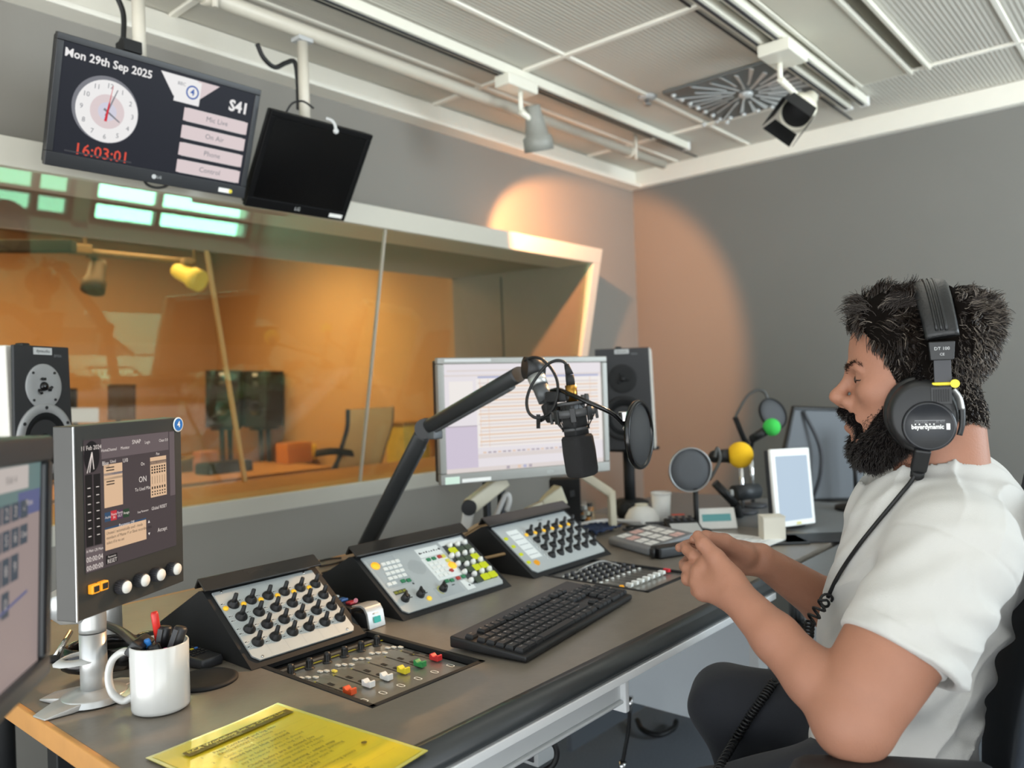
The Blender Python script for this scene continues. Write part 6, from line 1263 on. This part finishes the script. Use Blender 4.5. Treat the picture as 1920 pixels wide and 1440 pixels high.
# ---- T-shirt
Hm = P(1686, 1232, D=1.045); Hr = RS+(RE-RS)*.62
def wob(p, s, fx, fy, fz, ph=0.): return np.sin(p[:, 0]*fx+p[:, 1]*fy+p[:, 2]*fz+ph+1.3*np.sin(p @ np.array([fy*.31, -fx*.27, fz*.23], F32)+ph*1.7))
shirt_t = [(Ell(chestc, (.122, .178, .175), TR_), 0), (Ell(bellyc, (.118, .160, .175), TR_), .05), (Ell(hipc+TF*.004, (.120, .165, .125), TR_), .05), (Cone(LS+TLf*-.02, RS+TLf*.02, .064, .064), .05), (Cone(NB-Z3*.016, LS+Z3*.012, .060, .050), .05), (Cone(NB-Z3*.016, RS+Z3*.012, .060, .050), .05), (Ell(P(1812, 985, D=1.25), (.082, .150, .105), TR_), .05)]
sl_l = [(Cone(LS, Hm, .078, .0765), 0)]; sl_r = [(Cone(RS, Hr, .064, .070), 0)]
lax2 = npv((Hm-LS).normalized()); rax2 = npv((Hr-RS).normalized())
ca, cb = P(1652, 911, D=1.275), P(1842, 862, D=1.21); cc_ = (ca+cb)/2; cn = (HL.cross(cb-ca)).normalized(); cn = cn if cn.z > 0 else -cn
NBn, CNn, CCn = npv(NB), npv(cn), npv(cc_)
TFn, TLn = npv(TF), npv(TLf)
def shirt_sdf(p):
    t = union(shirt_t, p)
    rel = p-npv(bellyc); hz = rel[:, 2]; fr_ = rel @ TFn
    back = np.clip(-fr_*10+.4, 0, 1)
    lat = rel @ TLn
    t = t+.0055*back*np.sin(hz*88+fr_*38+2.2*np.sin(fr_*26+lat*14))*np.clip(1-abs(hz+.02)*5, 0, 1)
    t = t+.0042*wob(p, 1, 40, 22, 30)*np.clip(fr_*12, 0, 1)+.0018*wob(p, 1, 95, 60, 85, 1.)
    t = t-.0060*(1-np.abs(np.sin(hz*30+fr_*24+1.5*np.sin(fr_*19+lat*11))))**3*np.clip(.35+1.2*back, 0, 1)
    rs_ = p-npv(LS); t = t+.0035*np.sin((rs_ @ TFn)*55+rs_[:, 2]*62+1.2*np.sin(rs_[:, 2]*30))*np.exp(-((rs_ @ TFn-.09)/.06)**2)*np.exp(-((rs_[:, 2]+.02)/.09)**2)
    a = union(sl_l, p); rl = p-npv(LS); u_ = rl @ lax2; bk = np.clip(.4-rl @ TFn*9, 0, 1)
    a = a+(.0022+.0030*bk)*np.sin(u_*80+rl @ TFn*60+1.8*np.sin(rl[:, 2]*40+rl @ TFn*24))*np.clip(u_*7, 0, 1)+.0020*wob(p, 1, 75, 55, 95)
    a = a-.0050*(1-np.abs(np.sin(u_*31+rl @ TFn*26+1.6*np.sin(rl[:, 2]*26+rl @ TFn*17))))**3*np.clip(u_*7, 0, 1)*(.35+.65*bk)+.0022*np.exp(-((u_-.012-.1*(rl @ TFn)**2)/.0032)**2)
    hem = (p-npv(Hm)) @ lax2
    a = a-.0016*(hem > -.022)*(hem < -.0005)
    a = smax(a, hem, .004); inner = Cone(LS, Hm+Vector(lax2)*.05, .060, .0705)(p); a = np.maximum(a, -np.maximum(inner, -(hem+.02)))
    cov = smax(smax(union(arms[:2], p)-.004, hem, .004), Cone(LS, Hm, .10, .10)(p), .004); a = smin(a, cov, .01)
    b = smax(union(sl_r, p), (p-npv(Hr)) @ rax2, .004)
    d = smin(smin(t, a, .022), b, .022)
    rel = p-CCn; up = rel @ CNn; rad = np.linalg.norm(rel-up[:, None]*CNn, axis=1)
    col_ = np.maximum(np.abs(rad-.071)-.005, np.abs(up+.012)-.016); d = smin(d, col_-.002, .012)
    near = rad < .10
    d = np.where(near, smax(d, up-.004, .003), d)
    d = np.maximum(d, -np.maximum(rad-.0655, -(up+.03)))
    return d
vs, q = surface(shirt_sdf, (.95, .02, .58), (1.78, .64, 1.13), .0030)
SHIRT = mat('white_cotton', 'bfbeb9', .85, sheen=.15, noise=.02, nscale=40, bump=.35, bscale=900)
mesh_np('t_shirt', vs, q, SHIRT, person)
def hit(px_, py_, fn, d0=.75, d1=1.9):
    D_ = d0
    for _ in range(160):
        p = P(px_, py_, D=D_); d = float(fn(np.array([tuple(p)], F32))[0])
        if d < .0004: return D_
        D_ += max(d*.6, .0008)
        if D_ > d1: return None
# ---- trousers and shoes
RK, LK = P(1368, 1322, D=1.47), P(1322, 1532, D=1.27); RA, LA = Vector((RK.x+.11, RK.y-.13, .10)), Vector((LK.x-.02, LK.y+.02, .10))
hl, hr = hipc+TLf*.085-Z3*.03, hipc-TLf*.085-Z3*.03
tro = [(Ell(hipc-Z3*.035, (.112, .155, .10), TR_), 0), (Cone(hl, LK, .088, .066), .05), (Cone(hr, RK, .090, .069), .05), (Cone(LK, LA, .064, .052), .03), (Cone(RK, RA, .066, .052), .03)]
def tro_sdf(p): return union(tro, p)+.0018*wob(p, 1, 60, 45, 50)
vs, q = surface(tro_sdf, (.85, .05, .07), (1.70, .98, .78), .0055)
JEANS = mat('dark_denim', '15181f', .85, sheen=.1, noise=.12, nscale=300, bump=.3, bscale=1200)
mesh_np('trousers', vs, q, JEANS, person)
for nm, A_ in (('l', LA), ('r', RA)):
    sh = [(Cone(A_-Z3*.05, A_-Z3*.055+TF*.14, .038, .034), 0), (Cone(A_, A_-Z3*.04, .042, .042), .03)]
    vs, q = surface(lambda p: np.maximum(union(sh, p), .012-p[:, 2]), np.array(tuple(A_))-.12, np.array(tuple(A_))+np.array([.2, .24, .1]), .006); mesh_np('shoe', vs, q, BLK, person)
# ---- hair and beard: a base volume and many single strands
def strands(roots, dirs, lens, r0, seg=6, curl=.25, grav=.35, seed=1, nrm=None, clump=None):
    rg = np.random.default_rng(seed); n = len(roots); p = roots.copy(); d = dirs.copy(); pts = [p.copy()]
    ph = rg.uniform(0, 6.28, n) if clump is None else clump
    side = np.cross(d, nrm if nrm is not None else np.array([[0, 0, 1.]])); side /= np.linalg.norm(side, axis=1)[:, None]+1e-9
    up2 = np.cross(side, d)
    for k in range(seg):
        t = (k+1)/seg
        w_ = (np.sin(ph+t*4.5)[:, None]*side+np.cos(ph*1.3+t*4.0)[:, None]*up2*.6)*curl
        dd = d+w_*(.4+t)+np.array([[0, 0, -grav*t]]); dd /= np.linalg.norm(dd, axis=1)[:, None]; p = p+dd*(lens/seg)[:, None]; pts.append(p.copy())
    pts = np.stack(pts, 1); S = seg+1
    tan = np.gradient(pts, axis=1); tan /= np.linalg.norm(tan, axis=2)[..., None]+1e-9
    a = np.cross(tan, np.array([.3, .5, .81])); a /= np.linalg.norm(a, axis=2)[..., None]+1e-9; b = np.cross(tan, a)
    rad = (r0*np.linspace(1, .25, S))[None, :, None]*np.ones((n, 1, 1))
    rings = np.stack([pts+rad*(a*math.cos(x)+b*math.sin(x)) for x in (0, 2.094, 4.189)], 2)      # n,S,3,3
    V = rings.reshape(-1, 3); base = np.arange(n)[:, None, None]*S*3+np.arange(seg)[None, :, None]*3+np.arange(3)[None, None, :]
    nx = base-np.arange(3)+((np.arange(3)+1) % 3); Q = np.stack([base, nx, nx+3, base+3], -1).reshape(-1, 4); return V, Q
HFn, HLn, HUn, HCn = npv(HF), npv(HL), npv(HU), npv(HC)
def loc(p): r_ = p-HCn; return r_ @ HFn, r_ @ HLn, r_ @ HUn
def wld(f, l, u): return HCn+np.outer(f, HFn)+np.outer(l, HLn)+np.outer(u, HUn)
skull = lambda p: union(head, p)
def grad(fn, p, e=.002):
    g = np.stack([fn((p+np.array(v, F32)*e).astype(F32))-fn((p-np.array(v, F32)*e).astype(F32)) for v in ((1, 0, 0), (0, 1, 0), (0, 0, 1))], 1); return g/(np.linalg.norm(g, axis=1)[:, None]+1e-9)
rg = np.random.default_rng(11)
def scalp_points(n, fn, mask, c=(0, 0, -.02)):
    out = []
    while sum(map(len, out)) < n:
        v = rg.normal(size=(n*2, 3)); v /= np.linalg.norm(v, axis=1)[:, None]; p = np.repeat((HCn+c[0]*HFn+c[2]*HUn)[None], len(v), 0).astype(F32)
        for _ in range(26): p = p+v*np.clip(np.abs(fn(p.astype(F32))), 0, .05)[:, None]*.9
        p = p.astype(F32); k = mask(*loc(p)); out.append(p[k])
    return np.concatenate(out)[:n]
def hairline(f, l, u):
    lim = np.interp(u, [-.12, -.10, -.065, -.05, -.03, 0, .02, .04, .06], [-.045, -.028, .012, .044, .052, .060, .078, .090, .2])
    return (f < lim) & (u > -.125)
top_h = [(E_(0, 0, .008, .096, .078, .082), 0), (E_(.050, 0, .050, .044, .054, .038), .03), (E_(-.046, 0, .040, .047, .058, .042), .03)]
def hair_base(p):
    d = union(top_h, p); f, l, u = loc(p)
    nz = .0035*wob(p, 1, 120, 90, 60)+.0025*wob(p, 1, -150, 130, 160, 2.)
    d = d+nz*np.clip((u-.0)*20, 0, 1)
    d = smin(d, skull(p)-.0035, .006)
    lim = np.interp(u, [-.12, -.10, -.065, -.05, -.03, 0, .02, .04, .06], [-.050, -.033, .006, .038, .047, .055, .074, .086, .2])
    d = smax(d, (f-lim), .006); d = smax(d, -(u+.112)+np.clip(f+.06, -1, 0)*.4, .01)
    band = np.abs(f+.028-.012*np.clip(u/.09, 0, 1))-.020     # pressed flat under the headband
    d = np.where(band < 0, np.maximum(d, skull(p)-.006), d); return d
vs, q = surface(hair_base, npv(HC)-.17, npv(HC)+.17, .003)
hmask = lambda f, l, u: hairline(f+.004, l, u)
def pick(fn, vs, n, mask):
    p = vs.astype(F32); p = p[mask(*loc(p))]; p = p[np.abs(fn(p)) < .002]; return p[rg.choice(len(p), n)]+rg.normal(size=(n, 3)).astype(F32)*.0012
roots = pick(hair_base, vs, 17000, hmask); n_ = grad(hair_base, roots); f, l, u = loc(roots)
keep = ~((np.abs(f+.022) < .021) & (u > -.03)); roots, n_, f, l, u = roots[keep], n_[keep], f[keep], l[keep], u[keep]
cl_c = pick(hair_base, vs, 300, hmask); cid = np.argmin(((roots[:, None, :]-cl_c[None])**2).sum(2), 1)
cl_ph = rg.uniform(0, 6.28, len(cl_c)); cl_d = rg.normal(size=(len(cl_c), 3))*.55
topw = np.clip((u-.005)/.05, 0, 1); frontw = np.clip((f-.02)/.05, 0, 1)
flow = -HFn[None]*(.9*topw*(1-.75*frontw)+.25)[:, None]-HUn[None]*(1-topw)[:, None]*.85+HUn[None]*(topw*frontw*.35)[:, None]
tocl = cl_c[cid]+n_*.02-roots
d = n_*(.22+.16*topw)[:, None]+flow*.9+cl_d[cid]*(.25+.55*topw)[:, None]+tocl*14*topw[:, None]+rg.normal(size=(len(roots), 3))*.10
d /= np.linalg.norm(d, axis=1)[:, None]
lens = np.interp(u, [-.11, -.07, -.03, .0, .03, .07, .1], [.007, .009, .013, .022, .032, .034, .032])*rg.uniform(.65, 1.15, len(u)); lens *= np.where(np.abs(f+.022) < .036, .55, 1)*np.where(f < -.03, .72, .9)
ex = pick(hair_base, vs, 4500, lambda f, l, u: hmask(f, l, u) & (u < -.01) & (f < .0)); ex = np.concatenate([ex, pick(hair_base, vs, 3000, lambda f, l, u: hmask(f, l, u) & (u < -.055))]); roots = np.concatenate([roots, ex]); n2 = grad(hair_base, ex); n_ = np.concatenate([n_, n2]); f, l, u = loc(roots)
d2 = n2*.35-HUn[None]*.8-HFn[None]*.15+rg.normal(size=ex.shape)*.22; d = np.concatenate([d, d2/np.linalg.norm(d2, axis=1)[:, None]]); lens = np.concatenate([lens, np.interp(loc(ex)[2], [-.11, -.05, 0], [.006, .010, .018])]); cid = np.concatenate([cid, rg.integers(0, 300, len(ex))])
HV, HQ = strands(roots-n_*.003, d, lens, .0010, 6, .62, .30, 5, n_, cl_ph[cid]+rg.normal(size=len(u))*.22)
# grey strands towards the sides and back; nape greyed further for light on it
gp = np.clip(.06+.40*np.clip((-f-.01)/.07, 0, 1)+.25*np.clip((-u-.0)/.06, 0, 1), 0, .5); gm = (rg.uniform(size=len(u)) < gp).astype(int); mi = np.repeat(1+gm, 18)
def hair_mat(nm, c, r=.42): return mat(nm, c, r, spec=.45)
mesh_np('hair', vs, q, [mat('hair_dark', '0e0b09', .95, spec=.05), hair_mat('hair_brown', '211812'), hair_mat('hair_grey', '6f665c')], person, extra=[(HV, HQ, mi)])
bz = [(C_((.068, 0, -.147), (.083, 0, -.150), .026, .0225), 0), (C_((.098, 0, -.128), (.092, 0, -.142), .0075, .014), .01)]
for s_ in (-1, 1): bz += [(C_((.076, .012*s_, -.148), (.032, .046*s_, -.130), .023, .015), .015), (C_((.086, .026*s_, -.124), (.092, .025*s_, -.112), .009, .007), .008), (C_((.1125, .003*s_, -.0925), (.101, .023*s_, -.1005), .0075, .0068), .005), (C_((.101, .023*s_, -.1005), (.090, .031*s_, -.118), .0068, .007), .005)]
lipcut = E_(.108, 0, -.1105, .016, .020, .0095)
def beard_base(p):
    f, l, u = loc(p); e = (-.112+(.076-f)*1.35)-u; th = .0035+.35*np.clip(e, 0, .03)
    m = np.maximum(np.maximum(-e*.6, -f+.006), (-.128-(f-.0)*.85)-u)
    d = smax(skull(p)-th, m, .006)
    d = smax(d, -Ell(hp_(.082, 0, -.055), (.05, .075, .052), HR)(p), .006)
    d = smin(d, union(bz, p), .012); d = smax(d, -lipcut(p), .003)
    return d+.0016*wob(p, 1, 240, 190, 210)
vs, q = surface(beard_base, npv(HC)-.19, npv(HC)+.17, .0026)
sel = rg.choice(len(vs), 13000); br_ = vs[sel].astype(F32); bn = grad(beard_base, br_); f, l, u = loc(br_)
k = skull(br_) > -.001; br_, bn, f, l, u = br_[k], bn[k], f[k], l[k], u[k]
d = bn*.75-HUn[None]*.55+HFn[None]*.12+rg.normal(size=br_.shape)*.28; d /= np.linalg.norm(d, axis=1)[:, None]
BV, BQ = strands(br_-bn*.002, d, np.interp(u, [-.17, -.13, -.10, -.07], [.010, .010, .008, .006])*rg.uniform(.6, 1.2, len(u)), .0006, 4, .35, .3, 8, bn)
# stubble on cheek and neck edge
sp = scalp_points(1500, skull, lambda f, l, u: (u < -.06) & (u > -.175) & (f > .0) & (f < .085) & (np.abs(l) > .03) & (u < -.055-.9*np.clip(f-.03, 0, 1)), (0.02, 0, -.09)); sn_ = grad(skull, sp)
d = sn_*.5-HUn[None]*.8+rg.normal(size=sp.shape)*.3; d /= np.linalg.norm(d, axis=1)[:, None]; SV, SQ = strands(sp, d, np.full(len(sp), .004), .0004, 2, .2, .2, 9, sn_)
mesh_np('beard', vs, q, [mat('beard_dark', '0a0808', .95, spec=.05), hair_mat('beard_strand', '1d1714')], person, extra=[(BV, BQ, 1), (SV, SQ, 1)])
# eyebrows
for s_ in (-1, 1):
    n = 150; t_ = rg.uniform(size=n); ff = .1035-.020*t_**1.6; ll = s_*(.012+.034*t_); uu = -.0250+.0045*np.sin(t_*2.4)+rg.normal(size=n)*.0016
    rp = wld(ff-.004, ll, uu).astype(F32); g_ = grad(skull, rp); rp = rp-g_*skull(rp)[:, None]
    d = g_*.35+HLn[None]*s_*.8+HUn[None]*.25+rg.normal(size=rp.shape)*.2; d /= np.linalg.norm(d, axis=1)[:, None]
    EV, EQ = strands(rp, d, np.full(n, .008), .0005, 3, .1, .1, 4, g_); mesh_np('eyebrow', EV, EQ, hair_mat('brow_dark', '33261e'), person)
    ec = hp_(.0805, .031*s_, -.0405); q_ = np.array([tuple(ec+HF*.016*math.cos(a_)+HL*.0165*math.sin(a_)+HU*(-.0020-.0016*math.cos(a_*.9))) for a_ in (np.linspace(-.75, 1.35, 16) if s_ > 0 else np.linspace(-1.35, .75, 16))], F32)
    for _ in range(6): q_ = (q_-grad(body_sdf, q_)*body_sdf(q_)[:, None]).astype(F32)
    lp = [Vector(v) for v in q_.tolist()]
    MB().tube(lp, [.0004]+[.0010]*14+[.0004], 6).build('eyelashes', hair_mat('lash_dark', '100c0b'), person)
# ================================================================ headphones, cord, chair
t = thing('headphones', 'black headphones with a yellow tie worn by the seated man', 'headphones', hp_(-.02, 0, -.02))
LEATH = mat('black_leather', '161718', .38, bump=.3, bscale=250, noise=.1)
arc = []
for k in range(41):
    a_ = math.radians(13+154*k/40); arc.append(hp_(-.024+.013*math.sin(a_), .092*math.cos(a_), -.012+.109*math.sin(a_)))
MB().tube(arc, [.0235*(.92+.10*math.sin(PI*k/40)) for k in range(41)], 20, up=HF, flat=(1, .34)).build('headband', LEATH, t)
m = MB()
for df in (-.006, 0, .006): m.tube([p_+(p_-hp_(-.02, 0, -.02)).normalized()*.0075+HF*df for p_ in arc[1:-1]], .0022, 6)
m.build('stitched_ridge', LEATH, t)
for s_ in (1, -1):
    zc = HL*s_; M = frame(hp_(-.019, .0955*s_, -.006), -HF*s_, HU)
    m = MB().add([(-.0165, .013, -.006), (.0165, .013, -.006), (.0145, -.013, -.006), (-.0145, -.013, -.006), (-.0165, .013, .006), (.0165, .013, .006), (.0145, -.013, .006), (-.0145, -.013, .006)], [(3, 2, 1, 0), (4, 5, 6, 7), (0, 1, 5, 4), (1, 2, 6, 5), (2, 3, 7, 6), (3, 0, 4, 7)], M); 
    if s_ < 0: pass
    m.build('slider_block', BLK, t, .0015)
    if s_ > 0:
        c = MB().text('DT 100', .0062, 0, .003, M, 0, .0063).text('CE', .005, 0, -.005, M, 0, .0063); c.build('slider_print', LGREY, t)
    MB().box((0, -.040, 0), (.0215, .062, .006), M).build('slider_bar', DGREY, t, .001)
    cM = frame(hp_(.010, .093*s_, -.094), -HF*s_, HU)
    sc = Matrix.Diagonal((1, 1.14, 1, 1))
    MB().lathe([(.030, -.036), (.043, -.036), (.0475, -.030), (.048, -.018), (.046, -.010), (.030, -.008)], cM @ sc, 44, caps=True).build('ear_cushion', LEATH, t)
    MB().lathe([(.0445, -.012), (.0455, -.004), (.041, .008), (.036, .011), (0, .011)], cM @ T(.002, -.002, 0) @ sc, 44).build('ear_cup', BLK, t)
    pM = cM @ T(.009, -.016, .010)
    MB().lathe([(.034, 0), (.0345, .004), (.0325, .008), (.031, .0085), (.030, .007), (0, .007)], pM, 44).build('outer_plate', mat('plate_black', '202226', .35, noise=.15, nscale=120), t)
    m = MB(); m.arc((0, 0), .0335, .0365, -.5, 2.7, pM, 0, .002, 24); m.arc((0, 0), .0335, .0365, -.5, 2.7, pM, 0, .008, 24)
    g_ = MB()
    for k in range(7): g_.box((-.009+.003*k, .050, .012), (.0014, .017, .003), cM @ T(.026, -.024, 0))
    g_.box((0, .050, .009), (.026, .024, .006), cM @ T(.026, -.024, 0)); g_.build('grip_ribs', BLK, t, .0005)
    y_ = MB().tube(spline([cM @ Vector(v) for v in ((.030, .034, .006), (.044, .030, .004), (.051, .010, .002), (.051, -.014, .0), (.047, -.030, .0))]), .0042, 10, flat=(1.3, .8)); y_.build('yoke', BLK, t)
    if s_ > 0:
        MB().tube(spline([cM @ Vector(v) for v in ((.040, .034, .010), (.047, .022, .009), (.050, .006, .007))]), .0055, 10, flat=(1.2, .5)).build('silver_patch', ALU, t)
        l_ = MB().text('beyerdynamic', .0088, -.002, -.001, pM, 0, .0074, bold=.00025, sx=.82).rect(.0212, -.005, .0258, .0035, pM, 0, .0074)
        l_.rect(-.018, .0075, .020, .0085, pM, 1, .0074).text('CERTIFIED', .0038, -.010, .0055, pM, 1, .0074).text('BS 416', .0038, .014, .0062, pM, 1, .0074)
        for k in range(5): l_.disc((-.017+.005*k+(.003 if k > 1 else 0), .0028), .0010, pM, 0, .0074, 8)
        l_.build('maker_print', [WHITE, GREY], t)
        MB().box((0, 0, 0), (.028, .0045, .012), M @ T(0, -.046, 0)).build('yellow_tie', mat('tie_yellow', 'e3d02c', .4), t, .0015); MB().cyl((.014, 0, .001), (.014, 0, .011), .0058, n=16, M=M @ T(0, -.046, 0)).build('tie_head', mat('tie_yellow_head', 'e3d02c', .4), t)
        j0 = cM @ Vector((.000, -.052, .010)); j1 = P(1722, 880, D=1.135)
        jd = (j1-j0).normalized(); jx = (-HF-jd*(-HF).dot(jd)).normalized(); Mj = frame(j0, jx, jd)
        MB().box((0, .014, 0), (.021, .038, .013), Mj).build('plug_body', BLK, t, .003); MB().cyl(Mj @ Vector((0, .032, 0)), Mj @ Vector((0, .044, 0)), .0095, .009, n=16).cyl(Mj @ Vector((0, .044, 0)), j1+jd*.004, .008, .0035, n=16).build('plug_boot', BLKM, t); MB().box(Mj @ Vector((.006, .0, .0068)), (.003, .003, .001)).build('plug_mark', WHITE, t)
        PLUG_END = j1
cl_pts = [PLUG_END]
for x, y in ((1708, 903), (1690, 925), (1665, 955), (1640, 985), (1612, 1020), (1585, 1058), (1566, 1090), (1552, 1120)):
    D_ = hit(x, y, shirt_sdf) or 1.2; cl_pts.append(P(x, y, D=min(D_, 1.24)-.006))
straight = spline(cl_pts, 6)
def coil(path, turns, r_):
    out = []; n = turns*12; L = [Vector(v) for v in path]
    for i in range(n+1):
        f_ = i/n*(len(L)-1); k = min(int(f_), len(L)-2); p_ = L[k].lerp(L[k+1], f_-k); d_ = (L[k+1]-L[k]).normalized(); a_ = d_.orthogonal().normalized(); b_ = d_.cross(a_); w_ = 2*PI*turns*i/n
        out.append(p_+(a_*math.cos(w_)+b_*math.sin(w_))*r_)
    return out
e_ = straight[-1]
c1 = [e_, P(1543, 1132, D=1.19), P(1530, 1150, D=1.19), P(1518, 1166, D=1.19)]
c2 = [P(1518, 1166, D=1.19), P(1516, 1195, D=1.20), P(1500, 1235, D=1.24)]
tp = []
for x, y in ((1452, 1278), (1430, 1310), (1405, 1345), (1378, 1388), (1352, 1432), (1335, 1470)):
    D_ = hit(x, y, tro_sdf) or 1.35; tp.append(P(x, y, D=D_-.009))
t = thing('headphone_cord', 'black coiled headphone cord running down the man\'s chest and over his thigh', 'cord', tp[-1])
MB().tube(straight, .0030, 8).build('straight_lead', RUBBER, t)
MB().tube(coil(c1, 4, .0075), .0022, 6).build('short_coil', RUBBER, t)
MB().tube(coil(c2+tp[:1], 13, .0062)+coil(tp, 34, .0062), .0020, 6).build('long_coil', RUBBER, t)
# ---- the man's chair
CF = mat('chair_fabric', '2b323b', .85, noise=.08, nscale=200, bump=.4, bscale=700); CB = mat('chair_black', '17181a', .5, noise=.1)
seat = Vector((hipc.x-.01, hipc.y+.05, .50))
t = thing('office_chair', 'dark blue grey office chair the man sits on, with black armrest', 'chair', (seat.x, seat.y, 0))
RDv = -TLf
bp = [P(1948, 905, D=1.24), P(1940, 1010, D=1.235), P(1925, 1110, D=1.225), P(1900, 1220, D=1.215), P(1880, 1330, D=1.21), P(1872, 1440, D=1.21), P(1868, 1530, D=1.21)]
wd = [.17, .20, .215, .225, .225, .22, .19]; rings = []
sp_ = spline(bp, 5); ww = np.interp(np.linspace(0, 6, len(sp_)), range(7), wd)
for i, p_ in enumerate(sp_):
    rg_ = []
    for k in range(28):
        a_ = 2*PI*k/28; x_ = math.copysign(abs(math.cos(a_))**.7, math.cos(a_)); y_ = math.copysign(abs(math.sin(a_))**.7, math.sin(a_))
        sc_ = min(1, .55+i*.15) if i < 4 else 1
        rg_.append(p_-TF*.012+RDv*x_*ww[i]+TF*(y_*.026*sc_-.035*(1-x_*x_)+.01))
    rings.append(rg_)
MB().ring(rings).build('backrest', CF, t)
MB().ring([[seat+TF*(y_*.235*k_)+RDv*(x_*.235*k_)+Z3*z_ for x_, y_ in [(math.copysign(abs(math.cos(a_))**.6, math.cos(a_)), math.copysign(abs(math.sin(a_))**.6, math.sin(a_))) for a_ in [2*PI*i/32 for i in range(32)]]] for z_, k_ in ((-.085, .85), (-.07, .97), (-.03, 1), (-.005, .95), (0, .8))]).build('seat', CF, t)
pA = P(1478, 1424, D=1.00); pB = P(1870, 1440, D=.96)
for s_ in (1, -1):
    off = Vector() if s_ > 0 else -TLf*.50+Z3*0
    a0, a1 = pA+off-Z3*.008, pB+off-Z3*.008
    if s_ < 0: a0.z = a1.z = .70; 
    rr_ = []
    for f_, k_ in ((0, .35), (.02, .75), (.07, 1), (.5, 1.08), (.93, 1), (.98, .75), (1, .35)):
        c_ = a0.lerp(a1, f_); rr_.append([c_+TLf*(math.cos(x_)*.042*k_)+Z3*(math.sin(x_)*.018*k_-.010) for x_ in [2*PI*i/24 for i in range(24)]])
    MB().ring(rr_).build('armrest', CB, t)
    mid = a0.lerp(a1, .55); MB().tube([mid-Z3*.02, mid-Z3*.12+TLf*.0, Vector((mid.x, mid.y, .44))-TLf*s_*.02, seat-Z3*.06+TLf*s_*.12], .017, 10, flat=(1.4, .7)).build('arm_support', CB, t)
MB().tube(spline([bp[4]-TF*.055, bp[6]-TF*.07-Z3*.05, seat-TF*.16-Z3*.11, seat-Z3*.09]), .024, 10).build('back_support', CB, t)
MB().cyl((seat.x, seat.y, .07), (seat.x, seat.y, .42), .026).build('gas_lift', CHROME, t)
for k in range(5):
    a2 = 2*PI*k/5+.9; e2 = Vector((seat.x+.30*math.cos(a2), seat.y+.30*math.sin(a2), .065)); MB().tube([Vector((seat.x, seat.y, .10)), e2], [.028, .018], 10).build('leg', CB, t); MB().cyl(e2+Vector((0, -.014, -.034)), e2+Vector((0, .014, -.034)), .030).build('castor', BLKM, t)
# ---- repeats of a kind share a group phrase
for base, phrase in (('console_unit', 'sloped consoles along the slate desk'), ('fader_panel', 'fader panels sunk in the slate desk'), ('loudspeaker', 'studio monitor loudspeakers beside the window'), ('speaker_stand', 'stands under the loudspeakers'), ('track_spot_lamp', 'spot lamps on the ceiling tracks'), ('lighting_track', 'lighting tracks on the ceiling'), ('guest_microphone', 'guest microphones with coloured foam balls'), ('pop_shield', 'round pop shields'), ('printed_sheet', 'printed sheets on the desk'), ('studio_loudspeaker', 'loudspeakers behind the studio window'), ('studio_speaker_stand', 'speaker stands behind the studio window'), ('studio_spot_lamp', 'spot lamps behind the studio window'), ('studio_screen', 'screens on the table behind the studio window'), ('cable_end', 'black cables on the oak desk edge'), ('audio_plug', 'plugs between the farther consoles'), ('desk_mat', 'dark mats on the desk')):
    for o in bpy.data.objects:
        if o.parent is None and o.name.split('.')[0] == base and 'group' not in o: o['group'] = phrase
